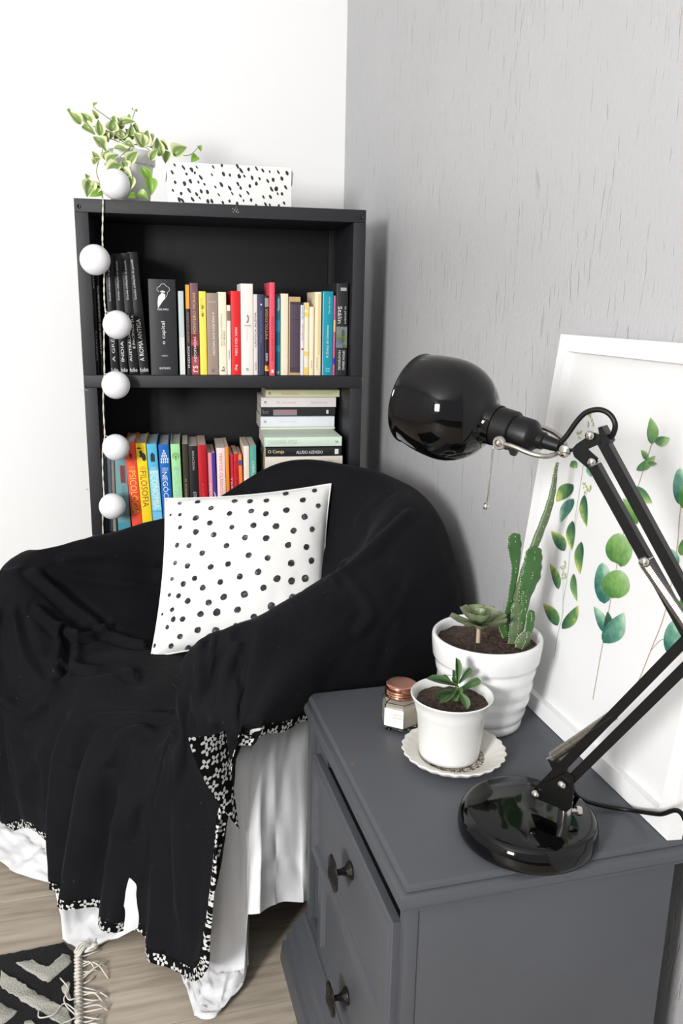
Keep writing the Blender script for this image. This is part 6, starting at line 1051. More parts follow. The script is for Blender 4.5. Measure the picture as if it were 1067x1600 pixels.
0,0,0,0,-2,1,1,-2,-1,0,0,1,1,-2,0,0,0,0,1,-1,1,1,-1,0,0,-1,0,1,0,0,1,-1,0,0,-1,-1,0,-1,0,1,-1,-1,0,0,-1,1,-1,0,1,0,-1,1,-1,-1,1,-1,0,0,0,-1,1,-1,0,-1,0,0,1,0,1,1,1,-1,-1,-1,1,-4,-3,1,4,3,-1,3,2,-2,3,4,-3,-12,-10,5,-2,-1,0,1,1,1,6,2,1,0,0,2,-4,-2,1,-2,-1,2,0,0,3,5,2,2,3,1,3,1,1,2,
0,-1,0,1,-1,0,0,-1,0,1,-2,0,0,0,1,1,-2,0,0,-1,0,1,-1,0,0,0,0,0,-1,0,1,-1,1,1,0,-1,0,-1,-1,1,-1,0,0,-1,-1,1,0,-1,1,-1,0,0,0,0,1,0,-1,1,-1,0,0,0,0,1,-1,1,0,1,-1,0,-1,0,2,3,-1,0,-1,0,-7,-5,2,2,1,0,6,4,-2,3,4,-2,-9,-9,4,-2,0,1,-3,-1,1,2,0,0,3,1,2,-1,0,2,0,-1,1,-2,0,2,1,1,1,6,2,2,
0,-1,1,0,-2,-1,1,-1,1,0,-1,0,1,-1,0,1,-1,-1,0,-1,0,1,-1,1,1,-1,0,0,-1,1,0,0,-1,0,-1,0,1,0,0,0,-1,-1,1,0,0,0,-1,-1,1,0,-1,1,-1,-1,1,0,0,0,0,0,1,0,0,0,0,0,1,-1,0,0,1,0,0,-1,1,0,0,0,1,-1,0,0,1,0,0,0,0,1,1,-1,1,0,2,0,0,0,3,4,1,-1,-2,1,-1,0,1,0,-1,0,1,1,2,-1,-2,0,-3,-3,1,-1,0,1,
1,-1,0,0,-2,0,0,-1,0,1,-1,0,0,-2,0,1,0,1,1,-1,0,-1,-1,-1,1,0,1,1,-1,0,0,-1,0,1,-1,0,0,0,-1,0,0,0,1,-1,-1,0,0,0,0,-1,-1,1,0,0,0,-1,0,1,1,-1,1,-1,1,0,0,0,-1,0,1,2,-1,0,1,0,0,-1,-1,1,5,6,-2,-2,-4,1,-6,-5,3,-3,-1,1,10,6,-5,5,6,2,-2,-3,-1,0,1,0,1,-1,-1,-1,-1,1,-4,-3,-1,-2,-3,1,3,2,0,0,-1,-1,
0,-2,-1,0,0,1,1,-2,0,1,-1,0,1,-1,0,0,-2,0,0,-1,0,2,0,0,-1,-2,0,1,0,0,0,0,0,0,-1,1,1,-1,0,0,0,0,0,0,-1,1,-1,-1,1,0,1,0,0,-1,1,1,0,1,-1,0,0,0,0,2,0,-1,-2,-2,2,1,2,0,0,-1,0,3,1,0,-8,-5,4,-3,-1,1,1,0,-1,14,9,-2,2,4,0,-4,-7,-3,-2,-3,-1,-1,-1,0,-4,-1,0,0,-1,-2,1,0,-1,5,4,-1,1,0,-1,-1,-1,0,
0,-1,0,1,-2,0,0,-1,0,1,-1,0,1,-2,0,0,-1,0,1,0,-1,0,-2,1,1,0,0,0,-1,0,1,-1,0,0,0,0,0,0,0,1,-1,0,0,-1,1,0,1,0,0,0,-1,1,0,0,1,-1,0,0,0,0,1,1,-1,2,0,0,2,1,0,-6,-6,4,-2,-1,2,-2,0,0,5,0,-1,3,1,-1,4,2,0,-5,-5,-1,-3,-2,-1,0,0,0,1,0,-1,1,1,-2,4,1,-2,2,2,0,2,2,-2,0,0,-2,-1,0,-1,1,0,-3,
0,-1,0,0,-2,0,2,-1,0,0,-2,0,0,0,0,2,-1,-1,0,-2,1,0,0,0,1,-1,-1,0,-1,0,0,0,1,1,-1,0,0,-1,0,0,0,1,1,0,0,0,-1,0,1,0,0,0,-1,0,0,0,0,1,1,0,3,0,-1,1,1,-1,1,-2,1,4,2,-1,2,-1,1,3,-1,1,3,1,0,2,0,1,3,0,0,1,-1,0,3,0,0,1,-2,-1,1,0,-1,0,-2,-1,-1,-1,0,-2,-2,-2,-1,-1,-1,-1,-2,-2,-2,-2,-3,-2,-1,-1,
0,-1,0,1,-1,0,0,-2,0,1,-1,0,1,-2,0,0,-1,0,1,0,0,0,-2,-1,1,0,1,0,-1,0,1,-1,-1,0,0,0,1,0,1,0,-1,0,0,-1,0,1,0,1,0,0,0,0,0,1,1,0,-1,0,-1,0,0,0,1,1,-1,1,0,0,0,-1,-1,1,0,-1,0,1,1,1,0,-1,0,2,0,0,0,1,-1,1,0,0,0,-1,-1,0,0,-1,-1,0,-1,-1,0,-1,0,-1,-2,0,0,-2,-1,-1,-2,-2,0,-2,-1,-1,-2,-1,0,-2,
0,-1,0,0,-2,0,1,0,0,1,-2,0,0,-1,0,1,-1,0,0,-2,-1,2,0,1,-1,-1,-1,1,-1,0,1,-1,0,0,0,0,1,-1,1,1,-1,0,0,0,0,0,0,0,1,-1,1,0,0,0,0,-1,1,0,0,1,-1,-2,1,-3,-1,2,-3,-2,2,-3,-3,2,-5,-2,1,-5,-4,-1,-4,-2,0,-6,-1,-2,-4,-1,-1,-5,-1,-1,-5,0,-1,-4,0,0,-3,-1,-2,-1,1,-1,-1,1,-2,-1,1,-2,0,1,-2,0,1,-2,0,2,-1,1,1,-1,
]

# ================================================================ armchair, white sheet, black throw
CS = np.array([.545, -.838, 0]); CB = np.array([.838, .545, 0]); CC = np.array([-.04, 1.64, 0])
def CL(s, b, z): return CC + s * CS + b * CB + np.array([0, 0, z])
P0 = (0.02, .28, .415)
PROF = [
 [(.01, .15, .425), (0, .03, .42), (0, -.03, .395), (0, -.07, .33), (0, -.09, .18), (-.004, -.10, .02)],
 [(.06, .14, .425), (.12, .03, .42), (.15, -.03, .395), (.165, -.075, .32), (.17, -.09, .18), (.165, -.13, .045)],
 [(.12, .17, .42), (.20, .08, .425), (.25, .0, .43), (.275, -.07, .34), (.285, -.09, .19), (.295, -.135, .05)],
 [(.155, .195, .42), (.24, .10, .46), (.295, .03, .575), (.335, -.05, .585), (.36, -.085, .36), (.385, -.12, .07)],
 [(.175, .215, .42), (.265, .14, .49), (.335, .055, .62), (.395, -.045, .597), (.435, -.085, .40), (.45, -.125, .11)],
 [(.18, .235, .42), (.28, .18, .51), (.365, .105, .640), (.437, .005, .606), (.475, -.07, .45), (.482, -.12, .22)],
 [(.183, .25, .42), (.286, .212, .52), (.374, .15, .652), (.449, .052, .612), (.481, -.035, .53), (.49, -.09, .40)],
 [(.185, .265, .42), (.29, .24, .53), (.379, .192, .663), (.455, .10, .62), (.484, .005, .57), (.488, -.05, .515)],
 [(.185, .28, .42), (.29, .27, .54), (.383, .238, .677), (.457, .155, .632), (.483, .07, .575), (.480, .03, .505)],
 [(.18, .30, .42), (.29, .315, .55), (.385, .30, .695), (.457, .25, .65), (.478, .17, .575), (.470, .11, .495)],
 [(.17, .33, .42), (.28, .37, .57), (.38, .40, .73), (.465, .38, .69), (.50, .33, .58), (.50, .28, .46)],
 [(.14, .38, .42), (.24, .46, .60), (.33, .52, .77), (.43, .51, .74), (.50, .50, .6), (.50, .50, .40)],
 [(.08, .40, .42), (.14, .50, .60), (.22, .60, .785), (.31, .66, .75), (.35, .67, .6), (.35, .67, .38)],
 [(.03, .41, .42), (.06, .52, .60), (.08, .62, .795), (.09, .70, .76), (.09, .72, .6), (.09, .72, .38)],
 [(-.03, .40, .42), (-.05, .50, .60), (-.07, .57, .785), (-.11, .63, .75), (-.13, .65, .6), (-.13, .65, .38)],
 [(-.1, .38, .42), (-.15, .43, .55), (-.19, .45, .685), (-.24, .48, .65), (-.27, .49, .5), (-.27, .49, .35)],
 [(-.15, .34, .42), (-.25, .34, .52), (-.30, .34, .635), (-.36, .34, .59), (-.385, .34, .45), (-.385, .34, .25)],
 [(-.17, .28, .42), (-.27, .25, .50), (-.33, .22, .615), (-.40, .22, .585), (-.43, .22, .4), (-.43, .22, .12)],
 [(-.17, .22, .42), (-.28, .14, .48), (-.35, .09, .60), (-.415, .05, .58), (-.46, .03, .36), (-.47, .0, .05)],
 [(-.14, .19, .42), (-.25, .09, .45), (-.33, .0, .57), (-.38, -.07, .52), (-.39, -.11, .30), (-.385, -.12, .02)],
 [(-.1, .17, .42), (-.19, .05, .42), (-.255, -.03, .435), (-.285, -.085, .36), (-.29, -.11, .2), (-.285, -.12, .0)],
 [(-.05, .16, .425), (-.1, .04, .42), (-.125, -.03, .395), (-.145, -.08, .32), (-.15, -.10, .19), (-.15, -.11, .085)],
]
NP = len(PROF)
CTRL = np.array([[P0] + p for p in PROF])          # NP x 7 x 3
def cr_w(t):
    return np.array([-.5 * t + t * t - .5 * t ** 3, 1 - 2.5 * t * t + 1.5 * t ** 3, .5 * t + 2 * t * t - 1.5 * t ** 3, -.5 * t * t + .5 * t ** 3])
def surf(C, k, j):
    """bicubic point of the closed control net, k profile index (cyclic), j station 0..6"""
    n, m = C.shape[0], C.shape[1]
    k0 = int(math.floor(k)); wk = cr_w(k - k0)
    j0 = min(int(math.floor(j)), m - 2); wj = cr_w(j - j0)
    out = np.zeros(3)
    for a in range(4):
        row = C[(k0 - 1 + a) % n]
        acc = np.zeros(3)
        for b in range(4):
            jj = j0 - 1 + b
            if jj < 0: p = 2 * row[0] - row[1] if False else C[(k0 - 1 + a + n // 2) % n][1]
            elif jj >= m: p = 2 * row[m - 1] - row[m - 2]
            else: p = row[jj]
            acc = acc + wj[b] * p
        out = out + wk[a] * acc
    return out
def sstep(a, b, x):
    t = min(1, max(0, (x - a) / (b - a)))
    return t * t * (3 - 2 * t)

NA, NR = NP * 16, 6 * 13
base = np.array([[surf(CTRL, a * NP / NA, 6.0 * r / NR) for r in range(NR + 1)] for a in range(NA)])
world_b = CC + base[..., :1] * CS + base[..., 1:2] * CB + base[..., 2:] * np.array([0, 0, 1])
def grid_normals(W):
    du = np.roll(W, -1, 0) - np.roll(W, 1, 0)
    dv = np.zeros_like(W)
    dv[:, 1:-1] = W[:, 2:] - W[:, :-2]; dv[:, 0] = W[:, 1] - W[:, 0]; dv[:, -1] = W[:, -1] - W[:, -2]
    n = np.cross(dv, du)
    return n / np.maximum(np.linalg.norm(n, axis=2, keepdims=True), 1e-9)
Nn = grid_normals(world_b)
Nn[:, 0:2] = (0, 0, 1)
if Nn[5, NR // 3][2] < 0: Nn = -Nn; Nn[:, 0:2] = (0, 0, 1)

def unpack_throw():
    g = np.array(THROW_STEPS).reshape(THROW_NA, THROW_KR, 3).cumsum(0).cumsum(1)
    c = np.broadcast_to(np.array(THROW_C), (THROW_NA, 1, 3))
    return np.concatenate([c, g], 1) * 0.001 + np.array([-.6, 1.0, 0.0])
T0 = unpack_throw()
def up2(A, axis, cyc):
    """double the sampling along an axis with Catmull-Rom midpoints"""
    A = np.moveaxis(A, axis, 0)
    n = A.shape[0]
    if cyc:
        mid = (-np.roll(A, 1, 0) + 9 * A + 9 * np.roll(A, -1, 0) - np.roll(A, -2, 0)) / 16
        out = np.empty((2 * n,) + A.shape[1:]); out[0::2] = A; out[1::2] = mid
    else:
        E = np.concatenate([2 * A[:1] - A[1:2], A, 2 * A[-1:] - A[-2:-1]], 0)
        mid = (-E[:-3] + 9 * E[1:-2] + 9 * E[2:-1] - E[3:]) / 16
        out = np.empty((2 * n - 1,) + A.shape[1:]); out[0::2] = A; out[1::2] = mid
    return np.moveaxis(out, 0, axis)
T1 = up2(up2(T0, 0, True), 1, False)
TNA, TNR = T1.shape[0], 2 * T1.shape[1] - 1
# pressed creases and tucks of the cloth (ridge lines, height, half width)
def proj_px(W):
    r = W - CAM
    z = r @ _f
    return 533.5 + F_PX * (r @ RGT) / z, 800 + F_PX * (r @ DWN) / z, z
def crease_all(T, lines):
    X, Y, Z = proj_px(T)
    N = grid_normals(T)
    N[:, 0:2] = (0, 0, 1)
    if N[5, TNR // 3][2] < 0: N = -N; N[:, 0:2] = (0, 0, 1)
    vis = (np.einsum('ijk,ijk->ij', N, CAM - T) > 0)
    D = np.zeros(T.shape[:2])
    for pts, h, w in lines:
        pl = []
        for (x, y) in pts:
            d = (X - x) ** 2 + (Y - y) ** 2 + np.where(vis, 0, 1e6) + Z * 30
            pl.append(T[np.unravel_index(np.argmin(d), d.shape)])
        pl = np.array([tuple(v) for v in catmull(pl, 6)])
        best = np.full(T.shape[:2], 9.0)
        for i in range(len(pl) - 1):
            a, b = pl[i], pl[i + 1]
            ab = b - a
            t = np.clip(((T - a) @ ab) / max(ab @ ab, 1e-9), 0, 1)
            q = np.linalg.norm(T - (a + t[..., None] * ab), axis=2)
            fade = 1.0 + .6 * abs((i + .5) / (len(pl) - 1) - .5)
            best = np.minimum(best, q * fade)
        D += h * (np.exp(-(best / w) ** 2) - .45 * np.exp(-((best - 2.0 * w) / w) ** 2))
    return T + N * D[..., None]
T1 = crease_all(up2(T1, 1, False), [
    ([(48, 892), (100, 938), (155, 978), (222, 1010)], .016, .012),
    ([(58, 950), (95, 984), (128, 996), (160, 986)], .016, .010),
    ([(96, 985), (104, 1005), (100, 1040), (88, 1062)], -.022, .010),
    ([(100, 1034), (140, 1048), (205, 1054), (276, 1064)], .013, .009),
    ([(106, 1190), (118, 1146), (150, 1124), (270, 1120)], .012, .010),
    ([(170, 1190), (188, 1154), (222, 1136), (276, 1142)], .012, .010),
    ([(98, 1036), (78, 1082), (46, 1116), (8, 1092)], .015, .010),
    ([(20, 960), (34, 1020), (60, 1060)], .010, .012),
    ([(60, 890), (150, 905), (250, 920)], .009, .014),
    ([(100, 872), (180, 868), (245, 880)], .007, .012),
    ([(372, 1010), (346, 1070), (330, 1130)], .008, .010),
    ([(318, 1010), (306, 1070), (300, 1130)], .008, .009),
    ([(640, 800), (585, 850), (520, 905)], .008, .014),
    ([(545, 900), (580, 960), (560, 985)], .005, .012),
    ([(480, 750), (470, 762), (462, 776)], .010, .008),
    ([(600, 770), (560, 820), (535, 880)], .007, .014)])
TNA, TNR = T1.shape[0], T1.shape[1]

def throw_material():
    t = NT('black_cotton_throw')
    co = t.coord()
    n = t.noise(co, 14, 4)
    w = t.noise(t.coord(scale=(1, 1, 1)), 900, 1)
    c = t.mix(n, lin((12, 12, 15)), lin((22, 22, 26)))
    lint = t.math('GREATER_THAN', t.noise(co, 150, 1), .80)
    c = t.mix(t.math('MULTIPLY', lint, .35), c, lin((120, 120, 122)))
    t.set(Base_Color=c, Roughness=.85)
    t.b.inputs['Sheen Weight'].default_value = .02
    t.b.inputs['Sheen Roughness'].default_value = .4
    t.b.inputs['Specular IOR Level'].default_value = .12
    t.bump(w, .35, .0006)
    return t.m
def floral_material(limit=None):
    t = NT('black_white_floral_print')
    uv = t.node('ShaderNodeUVMap')
    mp = t.node('ShaderNodeMapping'); t.l.new(uv.outputs[0], mp.inputs[0])
    v = t.node('ShaderNodeTexVoronoi'); v.voronoi_dimensions = '2D'
    t.l.new(mp.outputs[0], v.inputs['Vector']); v.inputs['Scale'].default_value = 50.0; v.inputs['Randomness'].default_value = .55
    sub = t.node('ShaderNodeVectorMath', operation='SUBTRACT')
    sc = t.node('ShaderNodeVectorMath', operation='SCALE'); sc.inputs['Scale'].default_value = 50.0
    t.l.new(mp.outputs[0], sc.inputs[0])
    sc2 = t.node('ShaderNodeVectorMath', operation='SCALE'); sc2.inputs['Scale'].default_value = 50.0
    t.l.new(v.outputs['Position'], sc2.inputs[0])
    t.l.new(sc.outputs[0], sub.inputs[0]); t.l.new(sc2.outputs[0], sub.inputs[1])
    sp = t.node('ShaderNodeSeparateXYZ'); t.l.new(sub.outputs[0], sp.inputs[0])
    ang = t.math('ARCTAN2', sp.outputs[1], sp.outputs[0])
    ln = t.node('ShaderNodeVectorMath', operation='LENGTH'); t.l.new(sub.outputs[0], ln.inputs[0])
    rad = ln.outputs['Value']
    csp = t.node('ShaderNodeSeparateColor'); t.l.new(v.outputs['Color'], csp.inputs[0])
    pet = t.math('COSINE', t.math('ADD', t.math('MULTIPLY', ang, 4.0), t.math('MULTIPLY', csp.outputs[0], 6.28)))
    lim = t.math('ADD', .33, t.math('MULTIPLY', pet, .17))
    f = t.math('MULTIPLY', t.math('LESS_THAN', rad, lim), t.math('GREATER_THAN', rad, .11))
    nn = t.noise(mp.outputs[0], 260, 2)
    wht = t.mix(nn, lin((150, 150, 148)), lin((232, 232, 228)))
    if limit:
        su = t.node('ShaderNodeSeparateXYZ'); t.l.new(uv.outputs[0], su.inputs[0])
        f = t.math('MULTIPLY', f, t.math('LESS_THAN', su.outputs[1], limit))
    t.set(Base_Color=t.mix(f, lin((9, 9, 11)), wht), Roughness=.85)
    t.b.inputs['Specular IOR Level'].default_value = .12
    return t.m
M_THROW = throw_material(); M_FLORAL = floral_material()
TRIM = .0185
throw = empty('throw_blanket', CL(0, 0, 0), (0, 0, 0), 'black cotton throw with a floral trimmed hem draped over the armchair', 'throw')
ring = T1[:, -1]
ring = np.concatenate([ring, ring[:1]], 0)
arcs = np.concatenate([[0], np.cumsum(np.linalg.norm(np.diff(ring, axis=0), axis=1))])
near_rows = 26                                   # only the outer rows can lie inside the trim
HD = np.full((TNA, TNR), 1.0); HA = np.zeros((TNA, TNR))
for r in range(TNR - near_rows, TNR):
    P = T1[:, r]
    best = np.full(TNA, 9.0); bar_ = np.zeros(TNA)
    for off in range(-26, 26):
        i = (np.arange(TNA) + off) % TNA
        A, B = ring[i], ring[i + 1]
        ab = B - A
        tt = np.clip(np.einsum('ij,ij->i', P - A, ab) / np.maximum(np.einsum('ij,ij->i', ab, ab), 1e-12), 0, 1)
        d = np.linalg.norm(P - (A + tt[:, None] * ab), axis=1)
        m = d < best
        best = np.where(m, d, best); bar_ = np.where(m, arcs[i] + tt * np.linalg.norm(ab, axis=1), bar_)
    HD[:, r], HA[:, r] = best, bar_
mc, mt = MB(), MB()
mt.uv = []
mc.v = [tuple(p) for row in T1 for p in row]
used = {}
for a in range(TNA):
    a2 = (a + 1) % TNA
    for r in range(TNR - 1):
        q = [(a, r), (a2, r), (a2, r + 1), (a, r + 1)]
        if min(HD[i, j] for i, j in q) < TRIM:
            h0 = HA[q[0]]
            f = []
            for ij in q:
                f.append(len(mt.v)); mt.v.append(tuple(T1[ij]))
                ha = HA[ij]
                if ha - h0 > arcs[-1] / 2: ha -= arcs[-1]
                if h0 - ha > arcs[-1] / 2: ha += arcs[-1]
                mt.uv.append((ha, HD[ij]))
            mt.f.append(tuple(f))
        else:
            mc.f.append(tuple(i * TNR + j for i, j in q))
mc.build('cloth', M_THROW, throw, angle=180)
mt.build('floral_hem', floral_material(TRIM), throw, angle=180)
# corner turned back, showing the printed lining
def ONS(x, y, s): return on_plane(x, y, CC + s * CS, CS)
tri = {}
mb = MB(); mb.uv = []
A_, B_, C_, D_ = ONS(294, 1152, .508), ONS(352, 1141, .50), ONS(374, 1296, .515), ONS(322, 1224, .513)
n_ = 10
rows = []
for i in range(n_ + 1):
    t = i / n_
    l0 = (1 - t) ** 2 * A_ + 2 * t * (1 - t) * (2 * D_ - .5 * A_ - .5 * C_) + t * t * C_
    r0 = (1 - t) * B_ + t * C_
    rr = []
    for j in range(7):
        q = j / 6
        p = (1 - q) * l0 + q * r0 + CS * (.008 * math.sin(PI * q) * (1 - t))
        rr.append(p)
        mb.uv.append((float(p @ CB), float(p[2])))
    rows.append(rr)
mb.grid(rows).build('turned_corner', M_FLORAL, throw, angle=180)

# --- armchair itself with its white loose cover
arm = empty('armchair', CL(0, .3, 0), (0, 0, 0), 'rounded tub armchair under a white loose cover and a black throw', 'armchair')
RB = int(NR * 3.6 / 6)
body = world_b - Nn * .036
body[..., 2] = np.maximum(body[..., 2], .12)

M_LEG = mat('dark_chair_leg', (40, 32, 28), .5)
for (s, b) in ((-.3, .04), (.36, .04), (.34, .46), (-.16, .46)):
    c = CL(s, b, 0)
    MB().lathe([(.001, 0), (.014, 0), (.02, .13), (.02, .2), (.001, .2)], 14, c).build('leg', M_LEG, arm)
def sheet_material():
    t = NT('white_cotton_sheet')
    co = t.coord()
    t.set(Base_Color=t.mix(t.noise(co, 8, 3), lin((222, 222, 224)), lin((236, 236, 237))), Roughness=.9)
    t.b.inputs['Sheen Weight'].default_value = .1
    t.bump(t.noise(co, 60, 4), .12, .004)
    return t.m
M_SHEET = sheet_material()
MB().grid([list(body[a, :RB + 1]) for a in range(0, NA, 2)], True).build('upholstered_body', M_SHEET, arm, angle=180)
HEM = {-6.5: (-.40, .34, .1), -5: (-.47, .2, .02), -4: (-.50, .02, .006), -3: (-.44, -.15, .004), -2: (-.31, -.175, .004), -1: (-.15, -.165, .004), -.3: (-.04, -.125, .004), .3: (.06, -.16, .004), .7: (.12, -.195, .004), 1.3: (.18, -.18, .004), 1.8: (.24, -.10, .05), 2.4: (.31, -.085, .05), 3.2: (.375, -.10, .004), 4: (.445, -.135, .004), 4.6: (.475, -.11, .004), 5.4: (.455, -.03, .01), 5.9: (.462, -.025, .16), 6.3: (.478, -.012, .165), 7: (.476, .03, .152), 8: (.482, .09, .130), 9: (.482, .15, .112), 10: (.50, .30, .10), 11: (.50, .5, .10)}
hk = sorted(HEM)
def hem_at(k):
    for i in range(len(hk) - 1):
        if hk[i] <= k <= hk[i + 1]:
            t = (k - hk[i]) / (hk[i + 1] - hk[i])
            t = t * t * (3 - 2 * t)
            return (1 - t) * np.array(HEM[hk[i]]) + t * np.array(HEM[hk[i + 1]])
    return np.array(HEM[hk[-1]])
rows = []
NS = 260
for i in range(NS + 1):
    k = -6.5 + 17.5 * i / NS
    h = hem_at(k)
    j_top = 3.6
    top = surf(CTRL, k % NP, j_top)
    mid = surf(CTRL, k % NP, 4.6)
    mid = np.array([mid[0], mid[1], min(mid[2], .42)])
    cen = np.array([.03, .28])
    def inset(p, d):
        v = p[:2] - cen; l = np.linalg.norm(v)
        return np.array([*(p[:2] - v / l * d), p[2]])
    top = np.array([top[0], top[1], min(top[2], .47 if k < 5.5 else .54)])
    top, mid = inset(top, .03), inset(mid, .03)
    mid[2] = min(mid[2], top[2] - .05)
    if h[2] < .03:
        low = np.array([*mid[:2], .075])
        foot = np.array([*(low[:2] * .55 + h[:2] * .45), .016 + .02 * abs(mnoise.noise(Vector((k * 2.1, 3, 0))))])
        ctrl = [top, mid, low, foot, h]
    else:
        low = np.array([*(mid[:2] * .4 + h[:2] * .6), h[2] + .12])
        ctrl = [top, mid, low, low * .5 + h * .5, h]
    pts = catmull([Vector(c) for c in ctrl], 9)
    rr = []
    for m_, p in enumerate(pts):
        f = sstep(6, 30, m_)
        w = (.004 if k < 5.3 else .005) * f * math.sin(2 * PI * (.8 * k + .3 * math.sin(1.3 * k))) + .004 * mnoise.noise(Vector((k * 2.5, m_ * .16, 1)))
        v = np.array([p.x - cen[0], p.y - cen[1]]); v /= np.linalg.norm(v)
        q = np.array([p.x + v[0] * w, p.y + v[1] * w, p.z])
        if q[2] < .03: q[2] += .006 + .010 * abs(mnoise.noise(Vector((k * 4.5, m_ * .5, 7))))
        rr.append(CL(*q))
    rows.append(rr)
MB().grid(rows).build('loose_cover', M_SHEET, arm, angle=180)

# ================================================================ cushion with black spots
TL, TR, BL = on_z(258, 779, .752), on_z(517, 756, .785), on_z(236, 1027, .435)
BR = BL + (TR - TL) * 1.0
pc = (TL + TR + BL + BR) / 4
ex = ((TR - TL) + (BR - BL)) / 4
ey = ((TL - BL) + (TR - BR)) / 4
en = np.cross(ex, ey); en /= np.linalg.norm(en)
if en[1] > 0: en = -en
PTH = .062
def pil(p, q, side):
    w = max(0, (1 - abs(p) ** 2.6)) * max(0, (1 - abs(q) ** 2.6))
    pin = 1 - .055 * (1 - p * p) * abs(q) ** 4
    pin2 = 1 - .055 * (1 - q * q) * abs(p) ** 4
    th = PTH * w ** .55
    c = pc + ex * p * pin2 + ey * q * pin
    n = mnoise.noise(Vector((p * 2.2, q * 2.2, side * 3.0)))
    e = mnoise.noise(Vector((p * 7, q * 7, side * 3.0 + 9)))
    return c + en * side * (th + .006 * n * w ** .3 + .0022 * e * w ** .2)
cush = empty('cushion', pc - ey, (0, 0, 0), 'square white cushion hand stamped with black spots on the armchair', 'cushion')
def white_fab():
    t = NT('white_cushion_cotton')
    co = t.coord()
    t.set(Base_Color=lin((232, 232, 230)), Roughness=.9)
    t.bump(t.math('ADD', t.noise(co, 35, 4), t.math('MULTIPLY', t.noise(co, 700, 1), .15)), .25, .004)
    return t.m
M_CUSH = white_fab()
ns = 44
for side, nm in ((1, 'front_cover'), (-1, 'rear_cover')):
    G = [[pil(-1 + 2 * i / ns, -1 + 2 * j / ns, side) for j in range(ns + 1)] for i in range(ns + 1)]
    MB().grid(G).build(nm, M_CUSH, cush, angle=180)
edge = [pil(-1 + 2 * i / 24, -1, 1) for i in range(24)] + [pil(1, -1 + 2 * i / 24, 1) for i in range(24)] + [pil(1 - 2 * i / 24, 1, 1) for i in range(24)] + [pil(-1, 1 - 2 * i / 24, 1) for i in range(25)]
MB().tube(edge, .0022, 6).build('seam', M_CUSH, cush, angle=180)
DOTS = [(180,160,13),(280,148,17),(355,187,17),(486,143,18),(571,146,19),(662,142,18),(770,100,20),(930,89,18),(866,143,20),(957,178,17),(773,201,21),(578,205,18),(659,222,18),(457,219,16),(268,245,19),(347,274,17),(178,227,12),(122,230,8),(177,300,13),(268,324,18),(368,340,17),(470,298,16),(590,287,18),(716,292,21),(814,318,19),(923,309,18),(878,240,21),(543,356,18),(660,359,20),(783,397,20),(890,408,19),(440,401,17),(229,401,16),(157,399,15),(305,442,17),(563,455,18),(669,469,18),(801,499,21),(921,484,20),(449,503,17),(352,519,17),(220,514,17),(145,498,14),(616,547,19),(514,572,18),(721,584,21),(803,597,21),(884,582,24),(645,635,19),(407,603,17),(262,582,16),(196,614,17),(127,587,13),(307,635,17),(539,672,22),(425,686,19),(809,686,21),(688,738,22),(112,676,12),(169,680,15),(222,709,18),(340,718,18),(502,758,20),(387,772,22),(592,800,19),(131,758,14),(70,783,8),(139,811,16),(194,810,17),(295,782,19),(105,856,13),(279,875,19),(381,882,23),(490,850,14),(180,911,17),(290,966,19),(130,965,16),(28,958,12),(226,1003,21),(715,905,19),(620,920,19),(820,840,20),(900,760,20),(560,1000,19),(460,960,18),(400,1030,17),(960,700,18),(700,1000,18),(850,960,18),(950,880,18)]
def stamp_material():
    t = NT('stamped_black_ink')
    n = t.noise(t.coord(), 120, 4)
    t.set(Base_Color=t.ramp(n, [(.35, lin((24, 25, 28))), (.58, lin((62, 63, 68))), (.75, lin((150, 150, 152)))]), Roughness=.9)
    return t.m
M_STAMP = stamp_material()
mb = MB()
random.seed(8)
L1, L2 = np.linalg.norm(ex), np.linalg.norm(ey)
for (x, y, r) in DOTS:
    px_, py_ = 230 + x / 3.557, 740 + y / 3.557
    off = PTH * .7
    p, q = 0, 0
    for it in range(4):
        X = on_plane(px_, py_, pc + en * off, en)
        rel = X - pc
        A2 = np.array([[ex @ ex, ex @ ey], [ex @ ey, ey @ ey]])
        p, q = np.linalg.solve(A2, [rel @ ex, rel @ ey])
        p, q = max(-.985, min(.985, p)), max(-.985, min(.985, q))
        off = float((pil(p, q, 1) - pc) @ en)
    rm = r * .5 / 3.557 * 1.85 / 1300 * 1.9
    pts, cpt = [], pil(p, q, 1) + en * .0008
    m = 12
    ring1, ring2 = [], []
    for k in range(m):
        a = 2 * PI * k / m
        j = random.uniform(.9, 1.1)
        for ring, f in ((ring1, .55), (ring2, 1.0 * j)):
            pp = max(-.995, min(.995, p + rm * f * math.cos(a) / L1)); qq = max(-.995, min(.995, q + rm * f * math.sin(a) / L2))
            ring.append(pil(pp, qq, 1) + en * .0008)
    mb.add([cpt] + ring1 + ring2, [(0, 1 + k, 1 + (k + 1) % m) for k in range(m)] + [(1 + k, 1 + m + k, 1 + m + (k + 1) % m, 1 + (k + 1) % m) for k in range(m)])
o = mb.build('stamped_spots', M_STAMP, cush, angle=180); o['kind'] = 'stuff'

